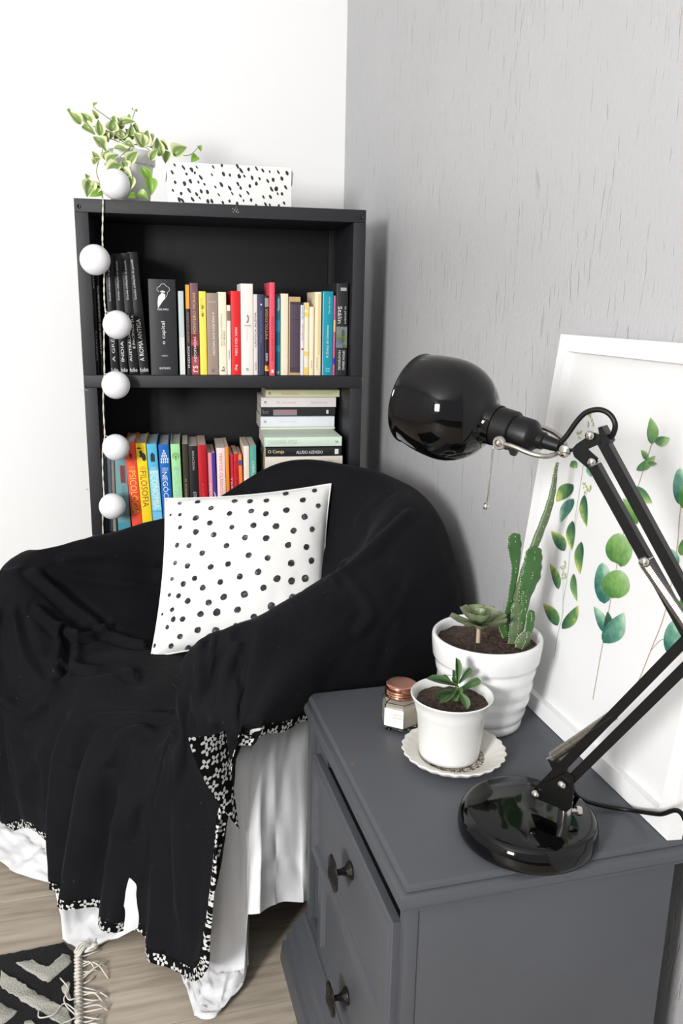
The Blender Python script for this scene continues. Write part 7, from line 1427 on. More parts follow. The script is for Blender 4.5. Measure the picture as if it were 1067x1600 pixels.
# ================================================================ nightstand
NZ = .547
def paint_material(name, rgb, streak):
    t = NT(name)
    co = t.coord()
    n1 = t.noise(co, 7, 4)
    n2 = t.noise(t.coord(scale=streak), 3.0, 4, .6)
    c0 = lin(rgb)
    c = t.mix(n1, tuple(v * .86 for v in c0[:3]) + (1,), tuple(v * 1.14 for v in c0[:3]) + (1,))
    c = t.mix(t.math('MULTIPLY', n2, .3), c, tuple(v * 1.35 for v in c0[:3]) + (1,))
    worn = t.math('GREATER_THAN', t.noise(co, 34, 3), .775)
    c = t.mix(t.math('MULTIPLY', worn, .45), c, lin((122, 92, 76)))
    t.set(Base_Color=c, Roughness=.5)
    t.bump(n2, .18, .0012)
    return t.m
M_NS = paint_material('charcoal_chalk_paint', (72, 74, 79), (2, 40, 40))
M_NS2 = paint_material('charcoal_chalk_paint_side', (72, 74, 79), (40, 2, 40))
ns_ = empty('nightstand', (.49, 1.02, 0), (0, 0, 0), 'charcoal grey painted nightstand with two moulded drawers', 'nightstand')
def rings(loops, cap_first=True, cap_last=True):
    """loops: list of 4-corner lists"""
    mb = MB()
    n = len(loops[0])
    vs = [p for l in loops for p in l]
    fs = []
    for j in range(len(loops) - 1):
        for i in range(n):
            k = (i + 1) % n
            fs.append((j * n + i, j * n + k, (j + 1) * n + k, (j + 1) * n + i))
    if cap_first: fs.append(tuple(range(n - 1, -1, -1)))
    if cap_last: fs.append(tuple((len(loops) - 1) * n + i for i in range(n)))
    return mb.add(vs, fs)
TX0, TX1, TY0, TY1 = .309, .738, .781, 1.281
def trect(off, z, back=True):
    return [(TX0 - off, TY0 - off, z), (TX1, TY0 - off, z), (TX1, TY1 + off, z), (TX0 - off, TY1 + off, z)]
rings([trect(0, NZ), trect(.001, NZ - .0004), trect(.004, NZ - .003), trect(.005, NZ - .007), trect(.0032, NZ - .0085), trect(.008, NZ - .0098), trect(.012, NZ - .0125), trect(.0138, NZ - .017), trect(.0138, NZ - .0225), trect(.0095, NZ - .0245), trect(.0118, NZ - .0268), trect(.0118, NZ - .029), trect(.002, NZ - .031)]).build('top_board', M_NS, ns_, angle=25)
BX0, BX1, BY0, BY1 = .304, .671, .775, 1.272
BZ1 = NZ - .031
def nb(name, lo, hi, m=None, bev=.001):
    return MB().bevbox(lo, hi, bev).build(name, m or M_NS2, ns_, angle=30)
nb('side_panel', (BX0 + .012, BY0 + .002, .09), (BX1, BY0 + .02, BZ1))
nb('side_panel', (BX0 + .012, BY1 - .02, .09), (BX1, BY1 - .002, BZ1))
nb('back_panel', (BX1 - .008, BY0 + .02, .09), (BX1, BY1 - .02, BZ1))
nb('corner_post', (BX0, BY0, .09), (BX0 + .0165, BY0 + .018, BZ1))
nb('corner_post', (BX0, BY1 - .018, .09), (BX0 + .0165, BY1, BZ1))
nb('rail', (BX0 + .004, BY0 + .018, BZ1 - .012), (BX0 + .02, BY1 - .018, BZ1))
nb('rail', (BX0 + .004, BY0 + .018, .300), (BX0 + .02, BY1 - .018, .314))
nb('rail', (BX0 + .004, BY0 + .018, .09), (BX0 + .02, BY1 - .018, .115))
nb('inner_panel', (BX0 + .03, BY0 + .02, .1), (BX0 + .036, BY1 - .02, BZ1 - .03), mat('dark_inside', (18, 18, 19), .9))
def prect(off, z): return [(BX0 - off, BY0 - off, z), (BX1, BY0 - off, z), (BX1, BY1 + off * .6, z), (BX0 - off, BY1 + off * .6, z)]
rings([prect(.003, .112), prect(.008, .106), prect(.010, .098), prect(.020, .088), prect(.024, .074), prect(.024, .066), prect(.032, .058), prect(.034, .044), prect(.040, .04), prect(.042, .02), prect(.044, 0)]).build('plinth', M_NS, ns_, angle=25)
M_KNOB = mat('aged_dark_bronze', (44, 42, 40), .42, .85, var=.5, vscale=160, bump=.6, bscale=240, bdist=.003)
def drawer(xf, y0, y1, z0, z1, kpx):
    def dr(off, dx): return [(xf + dx, y0 + off, z0 + off), (xf + dx, y0 + off, z1 - off), (xf + dx, y1 - off, z1 - off), (xf + dx, y1 - off, z0 + off)]
    d = empty('drawer', (xf + .01, (y0 + y1) / 2, z0)); d.parent = ns_; d.matrix_parent_inverse = wmat(ns_).inverted()
    rings([dr(0, .017), dr(0, .007), dr(.001, .0055), dr(.003, .0045), dr(.0045, .001), dr(.008, 0), dr(.027, 0), dr(.0285, .002), dr(.0300, .002), dr(.0315, .0045), dr(.0345, .0045), dr(.036, .006)]).build('drawer_front', M_NS2, d, angle=22)
    MB().box((xf + .017, y0 + .012, z0 + .012), (xf + .16, y1 - .012, z1 - .02)).build('drawer_box', M_NS2, d, smooth=False)
    k = on_x(kpx[0], kpx[1], xf + .004)
    kb = Vector(k)
    def wob(a, z, j): return 1 + (.10 * abs(math.sin(4 * a)) if 8 <= j <= 13 else 0)
    prof = [(.0005, 0), (.0135, .0), (.0125, .0025), (.007, .007), (.0045, .013), (.0042, .019), (.006, .0215), (.010, .0222), (.020, .0228), (.0238, .0242), (.0225, .0262), (.015, .0280), (.009, .030), (.004, .032), (.0005, .0325)]
    MB().lathe(prof, 32, kb, axis=(-1, 0, 0), wob=wob).build('knob', M_KNOB, d, angle=50)
drawer(.2875, .789, 1.182, .312, .490, (547, 1360))
drawer(.3005, .789, 1.182, .112, .300, (541, 1556))

# ================================================================ desk lamp
M_LB = mat('gloss_black_enamel', (5, 5, 6), .06, spec=.38)
M_LM = mat('satin_black_metal', (8, 8, 9), .34, spec=.25)
M_CHR = mat('polished_nickel', (205, 203, 198), .16, 1.0)
M_SPR = mat('brushed_steel', (176, 172, 166), .34, 1.0)
M_COP = mat('copper_inner', (196, 138, 112), .4, .4)
M_PLA = mat('black_plastic', (12, 12, 13), .42, spec=.3)
LA = math.radians(-54)
LH = np.array([math.cos(LA), math.sin(LA), 0]); LN = np.array([-LH[1], LH[0], 0])    # arm plane direction / normal (away from camera)
COL = on_z(881, 1285, .58)
def LP(x, y, off=0.0): return on_plane(x, y, COL + LN * off, LN)
lamp = empty('desk_lamp', (.488, .838, NZ), (0, 0, 0), 'black swing arm desk lamp with a domed shade standing on the nightstand', 'desk lamp')
BC = (.4895, .838, NZ)
MB().lathe([(.0005, .0006), (.0835, .0006), (.0878, .003), (.0888, .010), (.0878, .020), (.085, .0275), (.0805, .0315), (.0765, .0325), (.04, .0335), (.0005, .034)], 72, BC).build('base', M_LB, lamp, angle=60)
cz = NZ + .0335
MB().lathe([(.0005, 0), (.0085, 0), (.0085, .030), (.0075, .031), (.0055, .031), (.0055, .026), (.0005, .026)], 24, (COL[0], COL[1], cz - .0008)).build('collar', M_CHR, lamp)
sd = Vector((RGT[0], RGT[1], 0)).normalized()
cs = Vector((COL[0], COL[1], cz + .016))
MB().lathe([(.0005, 0), (.0028, 0), (.0028, .006), (.006, .006), (.0062, .009), (.005, .0125), (.0005, .013)], 14, cs + sd * .008, axis=sd).build('clamp_screw', M_CHR, lamp)
p_st = Vector((COL[0], COL[1], cz + .02))
mb = MB().tube([p_st, p_st + Vector((0, 0, .032))], .0052, 14)
mb.build('stem', M_LM, lamp)
W_B = .0125
def plate(pts, off, th, name, m=M_LM):
    """flat plate in the arm plane from pixel outline"""
    a = [Vector(LP(x, y, off)) for x, y in pts]
    b = [p + Vector(LN) * th for p in a]
    n = len(a)
    return MB().add(a + b, [tuple(range(n)), tuple(range(2 * n - 1, n - 1, -1))] + [(i, n + i, n + (i + 1) % n, (i + 1) % n) for i in range(n)]).build(name, m, lamp, smooth=False)
def arm_bar(a, b, name='arm_bar', w=W_B, h=.0115, off=0.0):
    A, B = LP(*a, off), LP(*b, off)
    mb = MB().bar(A, B, LN, w, h)
    return mb.build(name, M_LM, lamp, smooth=False)
arm_bar((841, 1236), (1083, 988)); arm_bar((884, 1226), (1101, 1012))
arm_bar((929, 727), (1086, 1010)); arm_bar((938, 680), (1106, 990))
for off in (-.0085, .0065):
    plate([(832, 1243), (842, 1250), (872, 1262), (884, 1270), (893, 1262), (897, 1215), (886, 1206), (846, 1226)], off, .002, 'pivot_plate')
    plate([(1074, 990), (1090, 975), (1112, 990), (1108, 1015), (1090, 1022)], off, .002, 'elbow_plate')
    plate([(893, 702), (900, 694), (927, 676), (940, 680), (936, 694), (918, 702), (934, 716), (931, 730), (918, 732), (897, 714)], off, .002, 'head_plate')
plate([(856, 1188), (862, 1184), (884, 1206), (872, 1222)], -.004, .008, 'spring_tab')
def stud(x, y, r=.0055, off=-.0105):
    c = Vector(LP(x, y, off))
    MB().lathe([(.0005, .0), (r, 0), (r * .95, .0025), (r * .6, .0045), (.0005, .005)], 16, c, axis=-LN).build('stud', M_CHR, lamp)
    MB().tube([c, c + Vector(LN) * .02], r * .45, 10).build('pivot_pin', M_CHR, lamp)
for s_ in ((837, 1241), (878, 1226), (922, 681), (925, 722), (1086, 990), (1102, 1002)): stud(*s_)
stud(882, 705, .0075)
def spring(a, b, r, off, turns, wire=.0009):
    A, B = Vector(LP(*a, off)), Vector(LP(*b, off))
    t = (B - A); L = t.length; t.normalize()
    u = t.cross(Vector((0, 0, 1))).normalized(); w = t.cross(u)
    n = turns * 8
    pts = []
    for i in range(n + 1):
        an = 2 * PI * turns * i / n
        pts.append(A + t * (L * i / n) + (u * math.cos(an) + w * math.sin(an)) * r)
    MB().tube(pts, wire, 5).build('spring', M_SPR, lamp)
spring((1008, 880), (1080, 985), .0062, -.010, 44, .0011)
spring((862, 1183), (960, 1116), .0055, -.0, 46, .0010)
stud(1007, 878, .006, -.016)
MB().tube([LP(855, 1186, -.002), LP(866, 1180, -.002)], .002, 8).build('spring_hook', M_CHR, lamp)
# head: socket, fork, shade
S0, S1 = Vector(LP(752, 657)), Vector(LP(866, 695))
AX = (S0 - S1).normalized()            # towards the opening
k_ = 1.0 / 1300
apex = Vector(LP(770, 663))
SR = .0635
def shade_r(x, R):
    return math.sqrt(max(0, R * R - (R - x) ** 2)) if x < R else R * math.sqrt(1 - ((x - R) / (1.7 * R)) ** 2)
xs = [.0062, .009, .013, .019, .027, .036, .046, .056, .0635, .073, .083, .093, .103, .111]
prof = [(.0245, -.006), (.0250, .002), (.0262, .0045)] + [(shade_r(x, SR), x) for x in xs] + [(shade_r(.111, SR) + .0008, .1125), (shade_r(.111, SR) + .0012, .1137), (shade_r(.111, SR) + .0004, .1148)]
inn = [(shade_r(.111, SR) - .0008, .1143)] + [(shade_r(x, SR) - .0016, x + .0005) for x in reversed(xs[1:])] + [(.0005, .0085)]
MB().lathe(prof, 72, apex, axis=AX).build('shade', M_LB, lamp, angle=70)
MB().lathe(inn, 64, apex, axis=AX).build('shade_lining', M_COP, lamp, angle=70)
MB().sphere(apex + AX * .055, .024, 18, 12).build('bulb', mat('frosted_bulb', (240, 240, 236), .3), lamp)
sp_ = [(.0005, .020), (.0225, .020), (.0232, .0195), (.0232, .002), (.0215, .0005), (.0215, -.0015), (.0236, -.003), (.0236, -.024), (.0225, -.0255), (.0205, -.026), (.0205, -.046), (.019, -.050), (.0125, -.056), (.0105, -.058), (.0105, -.064), (.0085, -.066), (.0068, -.084), (.005, -.0855), (.0005, -.086)]
MB().lathe([(r, z - .004) for r, z in sp_], 36, apex, axis=AX).build('socket', M_PLA, lamp, angle=35)
def lamp_curve(name, pts, r, m, n=8, k=8):
    return MB().tube(catmull([LP(x, y, o) for x, y, o in pts], k), r, n).build(name, m, lamp, angle=180)
lamp_curve('fork', [(779, 692, -.026), (800, 697, -.027), (830, 709, -.025), (855, 713, -.018), (872, 708, -.006), (882, 703, 0), (884, 697, .006), (878, 686, .016), (862, 674, .024), (840, 666, .026), (826, 664, .026)], .0030, M_SPR)
c = Vector(LP(780, 692, -.027))
MB().lathe([(.003, -.002), (.0075, -.002), (.0085, 0), (.0075, .002), (.003, .002)], 18, c, axis=LN).build('fork_eye', M_SPR, lamp)
MB().sphere(c - Vector(LN) * .002, .0045, 12, 8).build('fork_screw', M_CHR, lamp)
lamp_curve('pull_rod', [(771, 697, -.03), (768, 725, -.03), (764, 760, -.03), (760, 788, -.03)], .0015, M_CHR)
c = Vector(LP(759.5, 791, -.03))
MB().sphere(c, .0042, 10, 8).build('rod_tip', M_CHR, lamp)
plate([(792, 697), (809, 702), (803, 713), (797, 711)], -.024, .006, 'switch', M_PLA)
lamp_curve('cord', [(862, 694, 0), (876, 690, 0), (886, 680, 0), (900, 660, 0), (915, 645, 0), (935, 640, 0), (952, 647, 0), (961, 663, 0), (957, 680, .002), (946, 692, .004)], .0031, M_PLA)
lamp_curve('cord', [(946, 692, .004), (990, 770, .010), (1050, 880, .010), (1100, 990, .010)], .0028, M_PLA)
plate([(934, 668), (940, 666), (953, 690), (947, 697), (938, 690)], -.008, .016, 'cord_clip')
q = [LP(893, 1222, .006), on_z(897, 1238, NZ + .045), on_z(915, 1251, NZ + .018), on_z(948, 1260, NZ + .006), on_x(990, 1266.5, .645), on_x(1030, 1272, .643), on_x(1067, 1274, .640), (.645, .70, .545), (.66, .655, .50), (.69, .62, .38), (.70, .60, .2)]
MB().tube(catmull(q, 8), .0031, 8).build('cord', M_PLA, lamp, angle=180)

# ================================================================ framed botanical print
FX = .655
FY0, FY1, FZ0 = .778, 1.256, NZ + .0012
_tl = on_y(876, 522, FY1)
FLEN = float(math.hypot(_tl[0] - FX, _tl[2] - FZ0))
FTILT = math.atan2(_tl[0] - FX, _tl[2] - FZ0)
FR = Matrix.Translation((FX, FY0, FZ0)) @ Matrix.Rotation(FTILT, 4, 'Y')      # local: x depth into wall, y along wall, z up the frame
fr = empty('framed_print', (FX, FY0, FZ0), (0, FTILT, 0), 'white framed botanical print of eucalyptus sprigs leaning on the grey wall', 'picture')
M_FR = mat('white_painted_frame', (232, 232, 232), .38)
BW, FT = .026, .022
FW = FY1 - FY0
def mitre(name, o0, o1, i1, i0):
    """outer edge o0-o1, inner edge i1-i0 (y,z), front at x=0"""
    def V(yz, x): return (x, yz[0], yz[1])
    mb = MB()
    vs = [V(o0, FT), V(o1, FT), V(o1, .001), V(o0, .001), V(o1, 0), V(o0, 0), V(i1, 0), V(i0, 0), V(i1, .0135), V(i0, .0135), V(i1, FT), V(i0, FT)]
    mb.add(vs, [(0, 1, 2, 3), (3, 2, 4, 5), (5, 4, 6, 7), (7, 6, 8, 9), (9, 8, 10, 11), (11, 10, 1, 0), (0, 3, 5, 7, 9, 11), (1, 10, 8, 6, 4, 2)])
    mb.build(name, M_FR, fr, smooth=False, local=True)
o = [(0, 0), (FW, 0), (FW, FLEN), (0, FLEN)]
i_ = [(BW, BW), (FW - BW, BW), (FW - BW, FLEN - BW), (BW, FLEN - BW)]
for k in range(4):
    mitre('frame_side', o[k], o[(k + 1) % 4], i_[(k + 1) % 4], i_[k])
XS = .013
MB().box((XS, BW - .004, BW - .004), (XS + .004, FW - BW + .004, FLEN - BW + .004)).build('print_sheet', mat('print_paper', (224, 224, 224), .6), fr, smooth=False, local=True)
_fn = np.array((FR.to_3x3() @ Vector((1, 0, 0)))[:])
def on_sheet(px, py, lift):
    """photo pixel -> point on the sheet (local frame of the print)"""
    p0 = np.array((FR @ Vector((XS - lift, 0, 0)))[:])
    return FR.inverted() @ Vector(on_plane(px, py, p0, _fn))
def art_mat(name, a, b, c):
    t = NT(name)
    uv = t.node('ShaderNodeUVMap')
    sp = t.node('ShaderNodeSeparateXYZ'); t.l.new(uv.outputs[0], sp.inputs[0])
    n = t.noise(t.coord(), 55, 4, .6)
    f = t.math('ADD', t.math('MULTIPLY', sp.outputs[1], .75), t.math('MULTIPLY', t.math('SUBTRACT', n, .5), 1.1))
    f = t.math('ADD', f, t.math('MULTIPLY', sp.outputs[0], .22))
    t.set(Base_Color=t.ramp(f, [(.05, lin(a)), (.45, lin(b)), (.9, lin(c))]), Roughness=.7)
    return t.m
A_DY = art_mat('print_dark_to_yellow', (38, 78, 62), (84, 130, 70), (206, 204, 112))
A_GD = art_mat('print_green', (60, 104, 70), (104, 146, 84), (170, 196, 132))
A_RD = art_mat('print_round_leaf', (66, 116, 50), (116, 158, 84), (160, 190, 140))
A_TE = art_mat('print_teal', (36, 96, 84), (96, 148, 126), (176, 206, 178))
A_STEM = mat('print_stem', (168, 140, 116), .8); A_STEMG = mat('print_stem_green', (160, 172, 138), .8)
def zpx(x, y): return 800 + x / 1.906, 500 + y / 1.906
_lay = [0]
sprigs = []
for y_ in (.34, .22, .10):
    e_ = empty('printed_sprig', (XS, y_, .2)); e_.parent = fr
    sprigs.append(e_)
YLO, YHI = BW + .002, FW - BW - .002
def clampy(p):
    p.y = min(max(p.y, YLO), YHI)
    return p
def art_leaf(b, t, w, m, sp, fat=1):
    """b, t, w in zoomed photo units: outline is flat print on the sheet"""
    _lay[0] += 1
    lift = .0004 + .00002 * _lay[0]
    b2, t2 = np.array(b, float), np.array(t, float)
    d = t2 - b2; L = np.linalg.norm(d); d /= L
    n = np.array([-d[1], d[0]])
    mb = MB(); mb.uv = []
    na = 14
    P = []
    for i in range(na + 1):
        q = i / na
        ww = w * .5 * (math.sin(PI * q ** .8) ** .85 if fat == 1 else math.sin(PI * q ** .9) ** .55)
        r = []
        for j in (-1, -.5, 0, .5, 1):
            bend = (.06 * L * math.sin(PI * q)) if fat == 1 else 0
            r.append(clampy(on_sheet(*zpx(*(b2 + d * L * q + n * (j * ww + bend))), lift)) - sp.location)
            mb.uv.append((j, q))
        P.append(r)
    mb.grid(P).build('printed_leaf', m, sp, smooth=False, local=True)
def art_line(pts, w, m, sp):
    _lay[0] += 1
    c = [clampy(p) for p in catmull([on_sheet(*zpx(*p), .0004 + .00002 * _lay[0]) for p in pts], 6)]
    mb = MB()
    vs = []
    for i, p in enumerate(c):
        tt = (c[min(i + 1, len(c) - 1)] - c[max(i - 1, 0)]).normalized()
        n = Vector((1, 0, 0)).cross(tt)
        vs += [p - n * w / 2 - sp.location, p + n * w / 2 - sp.location]
    mb.add(vs, [(2 * i, 2 * i + 1, 2 * i + 3, 2 * i + 2) for i in range(len(c) - 1)])
    mb.build('printed_stem', m, sp, smooth=False, local=True)
sA, sB, sC = sprigs
art_line([(125, 1005), (135, 940), (150, 880), (152, 840), (165, 760), (172, 690), (186, 600), (205, 480), (225, 330)], .0013, A_STEMG, sA)
art_line([(150, 880), (152, 800), (150, 730)], .0008, A_STEMG, sA)
art_line([(186, 620), (200, 560), (222, 500)], .0008, A_STEMG, sA)
for b, t, w, m in [((136, 910), (92, 843), 34, A_DY), ((149, 920), (197, 850), 34, A_DY), ((138, 802), (112, 724), 24, A_DY), ((183, 755), (193, 838), 20, A_GD), ((156, 688), (116, 628), 34, A_DY), ((206, 660), (202, 758), 27, A_DY), ((180, 598), (178, 686), 27, A_DY), ((182, 490), (131, 541), 40, A_DY), ((183, 532), (142, 604), 32, A_TE), ((215, 520), (222, 616), 24, A_DY), ((236, 432), (234, 468), 26, A_TE), ((178, 420), (192, 442), 24, A_GD)]:
    art_leaf(b, t, w, m, sA)
random.seed(21)
_lay[0] += 1
mb = MB()
for (cx, cy, n, sx, sy) in ((232, 296, 16, 9, 22), (222, 500, 16, 12, 16), (152, 745, 16, 8, 26), (200, 350, 8, 8, 18)):
    for k in range(n):
        p = np.array((on_sheet(*zpx(cx + random.uniform(-sx, sx), cy + random.uniform(-sy, sy)), .0012) - sA.location)[:])
        a0 = random.uniform(0, PI)
        mb.add([p + np.array([0, .0016 * math.cos(a + a0), .0022 * math.sin(a + a0)]) for a in np.linspace(0, 2 * PI, 7)[:-1]], [tuple(range(6))])
mb.build('printed_buds', mat('print_bud', (170, 178, 120), .8), sA, smooth=False, local=True)
art_line([(240, 1130), (270, 960), (285, 880), (310, 740), (335, 620), (370, 510), (415, 370)], .0013, A_STEM, sB)
for b, t, w, m, f in [((275, 845), (268, 722), 54, A_TE, 2), ((322, 735), (350, 655), 40, A_RD, 2), ((312, 725), (318, 634), 74, A_RD, 2), ((296, 828), (322, 745), 84, A_RD, 2), ((276, 932), (243, 852), 30, A_TE, 1), ((282, 935), (284, 868), 26, art_mat('print_deep_green', (26, 50, 40), (40, 74, 54), (60, 96, 70)), 1), ((272, 962), (332, 872), 60, A_TE, 1), ((415, 370), (412, 290), 34, A_GD, 1), ((424, 364), (469, 352), 30, A_GD, 1), ((370, 448), (426, 404), 26, A_GD, 1), ((402, 418), (384, 386), 18, A_GD, 1), ((405, 425), (432, 428), 14, A_GD, 1), ((360, 498), (416, 545), 40, A_GD, 1), ((372, 608), (330, 530), 34, A_RD, 1), ((335, 606), (318, 576), 22, A_GD, 1)]:
    art_leaf(b, t, w, m, sB, f)
art_line([(362, 1112), (410, 990), (455, 870), (488, 700), (500, 570), (515, 480)], .0013, A_STEM, sC)
art_line([(412, 985), (440, 955), (458, 952)], .0010, A_STEM, sC)
for b, t, w, m, f in [((480, 1005), (484, 893), 62, A_TE, 2), ((503, 552), (500, 440), 46, A_TE, 2), ((492, 735), (460, 676), 28, A_TE, 1), ((500, 700), (540, 640), 40, A_RD, 2), ((505, 560), (560, 470), 60, A_RD, 2), ((500, 860), (560, 810), 50, A_RD, 2)]:
    art_leaf(b, t, w, m, sC, f)

# ================================================================ plants and jar on the nightstand
M_GLZ = mat('white_glazed_pot', (230, 230, 230), .14, coat=.3)
M_PLP = mat('white_plastic_pot', (220, 220, 217), .42)
def soil_disc(c, r, z, parent, h=.006, seed=0):
    rows = []
    for j in range(13):
        rr = r * j / 12
        rows.append([(c[0] + rr * math.cos(a), c[1] + rr * math.sin(a), z + h * (1 - (j / 12) ** 2) + .005 * mnoise.noise(Vector((rr * math.cos(a) * 60 + seed, rr * math.sin(a) * 60, 0))) + .003 * mnoise.noise(Vector((rr * math.cos(a) * 170 + seed, rr * math.sin(a) * 170, 4)))) for a in np.linspace(0, 2 * PI, 41)[:-1]])
    P = [[rows[j][i] for j in range(13)] for i in range(40)]
    MB().grid(P, True).build('soil', M_SOIL, parent, angle=180)
# --- large ridged pot
BP = (.5600, 1.128, NZ + .0006)
H = .150
big = empty('potted_cactus', BP, (0, 0, 0), 'ridged white glazed pot with a tall cactus and a rosette succulent', 'potted plant')
prof = [(.0005, .002), (.057, .0015), (.060, 0), (.0625, .003), (.0632, .012), (.0622, .0145), (.0635, .0165), (.0665, .022), (.0682, .029), (.0675, .0345), (.069, .039), (.0715, .046), (.0728, .053), (.072, .058), (.0735, .063), (.076, .070), (.0772, .077), (.0765, .082), (.078, .087), (.0802, .094), (.0812, .100), (.0808, .106), (.0812, .109), (.0835, .112), (.0852, .116), (.0868, .134), (.0875, .144), (.0868, .149), (.0845, .151), (.0815, .150), (.0797, .146), (.0795, .13)]
def swirl(a, z, j):
    return 1 + (.012 * math.sin(2 * a + z * 60) if 10 <= j <= 21 else 0)
MB().lathe(prof, 72, BP, wob=swirl).build('pot', M_GLZ, big, angle=60)
soil_disc(BP, .0797, BP[2] + .134, big, .008)
M_CACT = None
def cactus_mat(name, a, b):
    t = NT(name)
    n = t.noise(t.coord(), 45, 4)
    n2 = t.noise(t.coord(), 240, 2)
    c = t.mix(n, lin(a), lin(b))
    c = t.mix(t.math('MULTIPLY', t.math('GREATER_THAN', n2, .70), .4), c, lin((150, 160, 120)))
    t.set(Base_Color=c, Roughness=.38)
    t.bump(n, .2, .002)
    return t.m
M_CA = cactus_mat('cactus_green', (34, 76, 34), (66, 106, 54)); M_CB = cactus_mat('cactus_old_green', (70, 92, 58), (96, 114, 80))
M_SPINE = mat('cactus_spine', (226, 220, 190), .6)
def cp(x, y, Y): return Vector(on_y(x, y, Y))
def pad(name, pts, widths, m, flat=.35, Y=None, ridge=0, face=(0, -1, 0)):
    """flattened lofted stem along a path; widths in metres, flat = thickness ratio"""
    path = catmull(pts, 14)
    n = len(path)
    widths = list(widths); widths[-1] = max(widths[-1], widths[-2] * .85)
    tt_ = np.linspace(0, 1, n)
    wl = np.interp(tt_, np.linspace(0, 1, len(widths)), widths)
    cap = widths[-2] * 1.1 / max(1e-4, sum((path[i + 1] - path[i]).length for i in range(n - 1)))
    wl = wl * np.sqrt(np.clip(1 - np.clip((tt_ - 1 + cap) / cap, 0, .985) ** 2, 0, 1))
    rows = []
    N = 16
    f = Vector(face)
    for i, p in enumerate(path):
        t = (path[min(i + 1, n - 1)] - path[max(i - 1, 0)]).normalized()
        sdir = t.cross(f).normalized()
        fd = sdir.cross(t).normalized()
        r = []
        for k in range(N):
            a = 2 * PI * k / N
            bl = 1 + (ridge * math.cos(3 * a))
            r.append(p + sdir * (math.cos(a) * wl[i] * bl * (1 + .05 * math.sin(i * .75))) + fd * (math.sin(a) * wl[i] * flat * bl))
        rows.append(r)
    mb = MB()
    vs = [q for r in rows for q in r]
    fs = []
    for i in range(n - 1):
        for k in range(N):
            kk = (k + 1) % N
            fs.append((i * N + k, i * N + kk, (i + 1) * N + kk, (i + 1) * N + k))
    fs.append(tuple(range(N - 1, -1, -1))); fs.append(tuple((n - 1) * N + k for k in range(N)))
    mb.add(vs, fs)
    o = mb.build(name, m, big, angle=180)
    # spines along both edges and down the face
    sb = MB()
    for i in range(1, n - 1, 2):
        for k, pr in ((0, 1), (N // 2, 1), (3 * N // 4, .5), (N // 4, .3)):
            if random.random() > pr: continue
            q = rows[i][k]
            d = (q - path[i]).normalized()
            for e in range(2):
                dd = (d + Vector((random.uniform(-.5, .5), random.uniform(-.5, .5), random.uniform(-.4, .4)))).normalized()
                w = dd.cross(Vector((.3, .2, 1))).normalized() * .00035
                sb.add([q - w, q + w, q + dd * .0035], [(0, 1, 2)])
            sb.sphere(q, .0007, 5, 4)
    sp = sb.build('spines', M_SPINE, o); sp['kind'] = 'stuff'
    return o
random.seed(4)
CY = 1.108
pad('cactus_stem', [cp(806, 985, CY), cp(811, 940, CY), cp(822, 890, CY), cp(838, 845, CY + .003), cp(855, 800, CY + .006), cp(864, 765, CY + .008), cp(868, 735, CY + .01), cp(871, 722, CY + .01)], [.011, .010, .0085, .007, .0065, .005, .003, .0008], M_CB, .6)
pad('cactus_pad', [cp(792, 985, CY), cp(798, 935, CY), cp(805, 890, CY - .004), cp(804, 854, CY - .004), cp(803, 833, CY - .004)], [.010, .005, .006, .0115, .010], M_CA, .35)
pad('cactus_pad', [cp(814, 985, CY - .004), cp(820, 935, CY - .006), cp(829, 900, CY - .006), cp(833, 875, CY - .004), cp(834, 854, CY - .004)], [.004, .010, .0175, .0155, .010], M_CA, .25)
pad('cactus_pad', [cp(805, 1000, CY - .01), cp(815, 965, CY - .012), cp(820, 945, CY - .012), cp(820, 922, CY - .012)], [.007, .006, .006, .001], M_CA, .6)
pad('cactus_pad', [cp(818, 1003, CY - .015), cp(826, 985, CY - .014), cp(829, 965, CY - .014), cp(828, 953, CY - .014)], [.004, .007, .0075, .001], M_CA, .4)
pad('cactus_pad', [cp(813, 1013, CY - .02), cp(816, 1004, CY - .02), cp(820, 995, CY - .02), cp(822, 986, CY - .02)], [.008, .0125, .011, .002], M_CB, .5)
pad('cactus_pad', [cp(792, 995, CY - .006), cp(787, 978, CY - .006), cp(786, 964, CY - .006)], [.006, .008, .001], M_CA, .4)
pad('cactus_pad', [cp(806, 1004, CY - .012), cp(806, 985, CY - .012), cp(808, 960, CY - .010), cp(806, 940, CY - .010)], [.012, .012, .010, .002], M_CB, .45)
# rosette
M_ROS = leaf_material('rosette_leaf', (112, 128, 94), (126, 110, 96), .84, .4)
rm = leaf_mesh('rosette_leaf', M_ROS, fold=.10, curl=-.16, thick=.06, shape=lambda t: .5 * (.35 + .65 * math.sin(PI * min(1, t * .62 + .02))) * (1 - max(0, (t - .86) / .14) ** 2) ** .5)
rc = cp(748, 975, 1.10)
MB().tube([cp(747, 998, 1.10) - Vector((0, 0, .006)), rc], .0032, 8).build('rosette_stem', mat('pale_stem', (178, 164, 140), .6), big)
random.seed(9)
for ringn, (nl, el, L, w) in enumerate(((7, 8, .046, .026), (6, 30, .036, .024), (5, 55, .024, .019), (3, 76, .014, .013))):
    for k in range(nl):
        a = 2 * PI * (k + ringn * .37) / nl + random.uniform(-.12, .12)
        e = math.radians(el + random.uniform(-5, 5))
        d = Vector((math.cos(a) * math.cos(e), math.sin(a) * math.cos(e), math.sin(e)))
        put_leaf('rosette_leaf', rm, rc + Vector((0, 0, .003 * ringn)), rc + d * L, w, (0, 0, 1), big, zs=L)
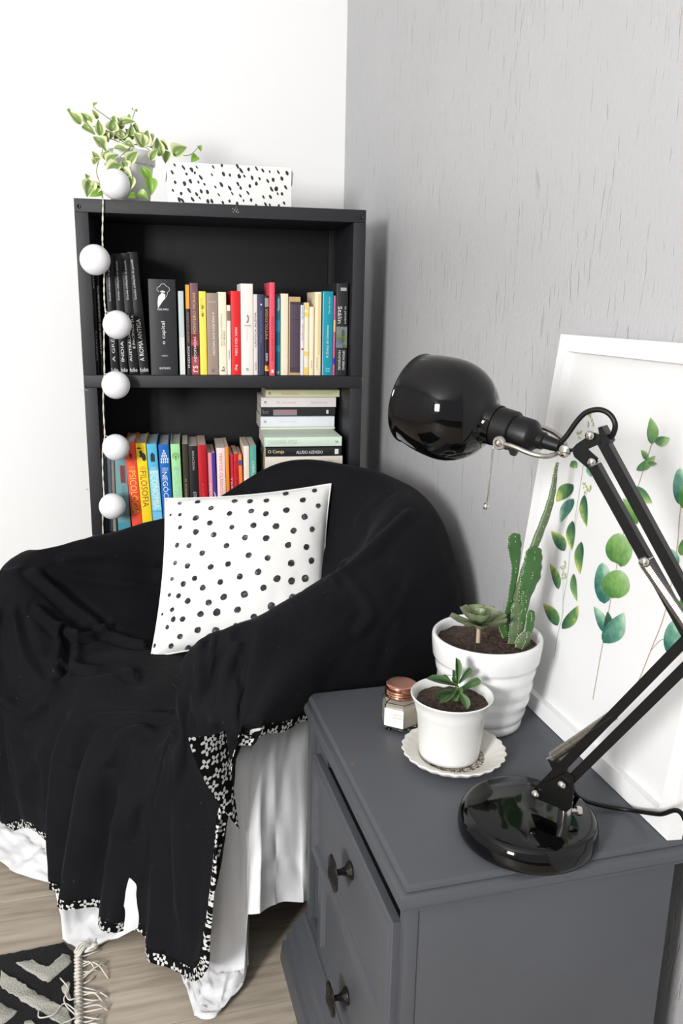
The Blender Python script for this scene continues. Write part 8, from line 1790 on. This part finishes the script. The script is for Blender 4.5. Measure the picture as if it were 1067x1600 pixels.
# --- small pot on a scalloped saucer
SC_ = on_z(708, 1182, NZ + .004); SPp = (float(SC_[0]), float(SC_[1]), NZ + .0005)
sau = empty('saucer', SPp, (0, 0, 0), 'white scalloped saucer with a fine dark doily pattern under the small pot', 'saucer')
def scal(a, z, j):
    f = min(1, max(0, (j - 5) / 3.0)) if j < 10 else 1 - min(1, (j - 10) / 3.0)
    return 1 + .018 * f * math.cos(26 * a)
MB().lathe([(.0005, .0045), (.040, .0045), (.047, .005), (.0485, .0065), (.056, .0105), (.062, .0135), (.068, .0165), (.0725, .0185), (.0755, .0192), (.0765, .018), (.0755, .016), (.070, .011), (.060, .005), (.050, .0008), (.045, 0), (.0005, .0006)], 156, SPp, wob=scal).build('dish', mat('white_porcelain', (224, 221, 214), .3), sau, angle=60)
t = NT('doily_print')
v = t.node('ShaderNodeTexVoronoi'); v.feature = 'DISTANCE_TO_EDGE'; t.l.new(t.coord(), v.inputs['Vector']); v.inputs['Scale'].default_value = 230
w_ = t.node('ShaderNodeTexWave'); w_.wave_type = 'RINGS'; w_.rings_direction = 'Z'; t.l.new(t.coord(), w_.inputs['Vector']); w_.inputs['Scale'].default_value = 60; w_.inputs['Distortion'].default_value = 6
f = t.math('MULTIPLY', t.math('LESS_THAN', v.outputs['Distance'], .12), 1.0)
t.set(Base_Color=t.mix(f, lin((206, 200, 188)), lin((92, 82, 72))), Roughness=.8)
d_ = MB().lathe([(.0005, .0003), (.046, .0003), (.0465, 0)], 48, (0, 0, 0)).build('doily', t.m, sau)
d_.location = (SPp[0], SPp[1], SPp[2] + .0047)
PB = on_z(701, 1178, NZ + .006); PB = (float(PB[0]), float(PB[1]), NZ + .0062)
small = empty('potted_succulent', PB, (0, 0, 0), 'small plain white plastic pot with a green succulent standing on the saucer', 'potted plant')
MB().lathe([(.0005, .001), (.041, .0005), (.0435, .002), (.0445, .006), (.0500, .068), (.0515, .071), (.0530, .078), (.0545, .084), (.0575, .093), (.0600, .0955), (.0605, .0975), (.0590, .0985), (.0565, .0965), (.0535, .088), (.0525, .08)], 64, PB).build('pot', M_PLP, small, angle=60)
soil_disc(PB, .0535, PB[2] + .084, small, .002, 5)
M_SUC = leaf_material('succulent_leaf', (82, 112, 72), (112, 138, 96), .8, .45)
sm = leaf_mesh('leaf', M_SUC, fold=.25, curl=.0, thick=.09, shape=lambda t: .5 * (.30 + .7 * math.sin(PI * t ** 1.5 * .88 + .06)) * (1 - max(0, (t - .9) / .1) ** 2) ** .5)
st = Vector(on_y(714, 1100, PB[1]))
tp = Vector(on_y(714, 1072, PB[1]))
MB().tube([st - Vector((0, 0, .014)), tp], [.0035, .003], 8).build('stem', mat('green_stem', (110, 150, 60), .5), small)
dY = PB[1]
SL = [((711, 1072), (665, 1060), 11, -.006, .0), ((714, 1068), (712, 1027), 10, .006, .0), ((716, 1068), (736, 1045), 10, .01, 0), ((718, 1078), (751, 1063), 13, .0, 0), ((712, 1076), (686, 1098), 13, -.014, 0), ((710, 1082), (674, 1089), 8, -.02, 0), ((716, 1082), (730, 1109), 13, -.024, 0), ((718, 1080), (726, 1096), 12, -.01, 0), ((708, 1066), (708, 1047), 6, .012, 0), ((706, 1068), (690, 1057), 8, .012, 0), ((714, 1072), (706, 1058), 9, .004, 0), ((716, 1080), (722, 1072), 9, -.012, 0), ((714, 1082), (706, 1096), 8, -.018, 0)]
for b, tt, w, dy, _ in SL:
    B_, T_ = Vector(on_y(*b, dY + dy * .3)), Vector(on_y(*tt, dY + dy * 1.6))
    put_leaf('leaf', sm, B_, T_, w * 1.28 / 1300 * 1.0, Vector((0, -.75, .65)), small, zs=(T_ - B_).length)
# --- candle jar
JC = on_z(624, 1133, NZ); JC = (float(JC[0]), float(JC[1]), NZ + .0005)
jar = empty('candle_jar', JC, (0, 0, 0), 'hexagonal glass candle jar with a rose gold lid beside the pots', 'candle')
def glass_mat():
    t = NT('clear_glass')
    t.set(Base_Color=(1, 1, 1, 1), Roughness=.02)
    t.b.inputs['Transmission Weight'].default_value = 1.0
    t.b.inputs['IOR'].default_value = 1.45
    return t.m
M_GLASS = glass_mat()
def hexr(r, z, rot=.35): return [(JC[0] + r * math.cos(rot + PI / 3 * k), JC[1] + r * math.sin(rot + PI / 3 * k), JC[2] + z) for k in range(6)]
rings([hexr(.0265, 0), hexr(.0300, .003), hexr(.0312, .006), hexr(.0312, .044), hexr(.0295, .0485), hexr(.0235, .0515), hexr(.0225, .052), hexr(.0225, .0565), hexr(.0205, .0565), hexr(.0205, .050), hexr(.027, .046), hexr(.0288, .043), hexr(.0288, .008), hexr(.0275, .006)]).build('glass', M_GLASS, jar, smooth=False)
rings([hexr(.0280, .0085), hexr(.0284, .0085), hexr(.0284, .039), hexr(.026, .0405)]).build('wax', mat('cream_wax', (238, 230, 208), .6, var=.03), jar, smooth=False)
LL = []
for k in (3, 4):
    a, b = np.array(hexr(.0316, .009)[k]), np.array(hexr(.0316, .009)[(k + 1) % 6])
    LL.append((a, b))
M_LAB = mat('cream_label', (240, 236, 224), .7)
labA, labB = LL[0] if LL[0][0][0] < LL[1][1][0] else LL[1]
def face_quads():
    # label covers the left visible face and a third of the front one
    H_ = hexr(.0318, .0095); T_ = hexr(.0318, .0395)
    return H_, T_
H_, T_ = face_quads()
# choose the two faces that look most towards the camera
faces = sorted(range(6), key=lambda k: -np.dot(-(np.array(JC) - CAM)[:2], (np.array(H_[k])[:2] + np.array(H_[(k + 1) % 6])[:2]) / 2 - np.array(JC)[:2]))
f0, f1 = faces[0], faces[1]
mb = MB()
fx = [np.dot((np.array(H_[k]) + np.array(H_[(k + 1) % 6]))[:3] / 2 - np.array(JC), RGT) for k in (f0, f1)]
lf = (f0, f1)[0 if fx[0] < fx[1] else 1]
rf = (f0, f1)[1 if fx[0] < fx[1] else 0]
q0, q1 = np.array(H_[lf]), np.array(H_[(lf + 1) % 6])
if np.dot(q1 - q0, RGT) < 0: q0, q1 = q1, q0
up_ = np.array([0, 0, .030])
mb.add([q0, q1, q1 + up_, q0 + up_], [(0, 1, 2, 3)])
lab = mb.build('label', M_LAB, jar, smooth=False)
fn = np.cross(q1 - q0, up_); fn /= np.linalg.norm(fn)
if fn @ (CAM - q0) < 0: fn = -fn
mb = MB()
e = q1 - q0
for s, z_, h_, a0, a1 in (('LEMON', .0195, .0035, .42, .92), ('GARDEN', .0145, .0035, .38, .95), ('SOY', .010, .0022, .5, .75)):
    lettering(mb, s, q0 + e * a0 + np.array([0, 0, z_]) + fn * .0003, e * (a1 - a0), (0, 0, h_))
mb.build('label_lettering', ink((140, 134, 120)), lab, smooth=False)
def thread(a, z, j): return 1
lp = [(.0005, .0745), (.020, .0745), (.0232, .0742), (.0245, .073), (.0248, .0705), (.0248, .0665), (.0240, .0655), (.0252, .0635), (.0242, .0615), (.0254, .0595), (.0244, .0575), (.0254, .0555), (.0246, .0535), (.0235, .0535), (.0235, .056)]
MB().lathe(lp, 48, JC).build('lid', mat('rose_gold', (206, 148, 126), .18, 1.0), jar, angle=50)

# ================================================================ rug
def RP(x, y, z=0.0): return np.array(on_z(x, y, z))
c0 = RP(99, 1478); cL = RP(0, 1498); cB = RP(116, 1600); cK = RP(116, 1494)
rug = empty('rug', cK, (0, 0, 0), 'black and cream patterned rug with a knotted fringe on the floor', 'rug')
def pile(name, a, b):
    t = NT(name)
    n = t.noise(t.coord(), 330, 3, .7)
    t.set(Base_Color=t.mix(n, lin(a), lin(b)), Roughness=.98)
    t.b.inputs['Sheen Weight'].default_value = .03
    t.bump(n, 1.0, .005)
    return t.m
M_RB, M_RW = pile('black_pile', (4, 4, 7), (16, 15, 20)), pile('cream_pile', (150, 148, 138), (216, 214, 204))
M_FRI = mat('cream_fringe', (206, 200, 190), .9)
dx = (cL - c0); dx /= np.linalg.norm(dx)
dyv = (cB - cK); dyv /= np.linalg.norm(dyv)
def slab(name, pts, z0, z1, m, wob=.0):
    mb = MB()
    # subdivide outline for a fuzzy edge
    out = []
    for i in range(len(pts)):
        a, b = np.array(pts[i][:2]), np.array(pts[(i + 1) % len(pts)][:2])
        n = max(1, int(np.linalg.norm(b - a) / .006))
        for k in range(n):
            p = a + (b - a) * k / n
            out.append(p + np.array([random.uniform(-wob, wob), random.uniform(-wob, wob)]))
    n = len(out)
    cen = sum(out) / n
    vs = [(p[0], p[1], z0) for p in out] + [(p[0], p[1], z1 * .8) for p in out] + [(*(p + (cen - p) / max(1e-6, np.linalg.norm(cen - p)) * .003), z1) for p in out]
    fs = [(i, (i + 1) % n, n + (i + 1) % n, n + i) for i in range(n)] + [(n + i, n + (i + 1) % n, 2 * n + (i + 1) % n, 2 * n + i) for i in range(n)]
    fs.append(tuple(2 * n + i for i in range(n)))
    return mb.add(vs, fs).build(name, m, rug, angle=50)
random.seed(2)
far = 1.0
slab('pile_field', [c0, cL + dx * .5, cL + dx * .5 + dyv * .9, cK + dyv * .9, cK], .0004, .0095, M_RB, .0012)
def wp(*pts): return [RP(x, y, .010) for x, y in pts]
for poly in (wp((25, 1505), (48, 1500), (62, 1508), (78, 1512), (100, 1490), (108, 1492), (112, 1503), (75, 1536)),
             wp((0, 1517), (0, 1541), (30, 1561), (70, 1585), (95, 1600), (104, 1609), (112, 1600), (108, 1578), (85, 1568), (50, 1546)),
             wp((-25, 1570), (0, 1565), (26, 1581), (10, 1597), (-20, 1610)),
             wp((96, 1542), (109, 1532), (110, 1562), (97, 1550)),
             wp((38, 1596), (48, 1593), (70, 1612), (60, 1640), (30, 1625))):
    slab('pattern_patch', poly, .006, .0125, M_RW, .0016)
# selvedge with whip stitches and fringe
sel = []
for k in range(40):
    p = cK + dyv * (.0085 * k)
    perp = -dx
    a = p + perp * .0005 + np.array([0, 0, .004]); b = p + perp * .0135 + dyv * .002 + np.array([0, 0, .003])
    MB().tube([a, (a + b) / 2 + np.array([0, 0, .0045]), b], .0042, 7).build('selvedge_stitch', M_FRI, rug, angle=180)
perp = -dx
for k in range(34):
    mb = MB()
    s_ = cK + dyv * (.0095 * k + random.uniform(-.003, .003)) + perp * .013 + np.array([0, 0, .004])
    L = random.uniform(.02, .05)
    d = perp * 1.0 + dyv * random.uniform(-.7, .9)
    e = s_ + d * L * .6 + np.array([0, 0, random.uniform(.002, .009)])
    g = s_ + d * L + dyv * random.uniform(-.02, .02); g[2] = .002
    mb.tube(catmull([s_, e, g], 5), [.0014] * 10 + [.0006], 5).build('fringe_strand', M_FRI, rug, angle=180)
# knotted tassel at the corner and loose yarns on the pile
kn = RP(146, 1478, .012)
for k in range(7):
    s_ = RP(116 + k, 1488 + k * 1.4, .008)
    o_ = np.array([random.uniform(-.004, .004), random.uniform(-.004, .004), random.uniform(-.004, .006)])
    MB().tube(catmull([s_, (s_ + kn) / 2 + o_ + np.array([0, 0, .008]), kn + o_ * .5, kn + o_ * 2 + np.array([.012, .006, -.006])], 5), .0019, 6).build('fringe_strand', M_FRI, rug, angle=180)
MB().sphere(kn, .008, 10, 8, (1.2, .9, .8)).build('fringe_knot', M_FRI, rug, angle=180)
for pts in ([(117, 1585), (104, 1572), (100, 1560), (107, 1545), (94, 1528)], [(118, 1578), (100, 1568), (84, 1585), (62, 1590), (60, 1580)], [(118, 1590), (108, 1595), (98, 1600), (95, 1612)], [(117, 1560), (108, 1562), (103, 1552), (109, 1536)]):
    MB().tube(catmull([RP(x, y, .016) for x, y in pts], 6), .0013, 5).build('loose_yarn', M_FRI, rug, angle=180)
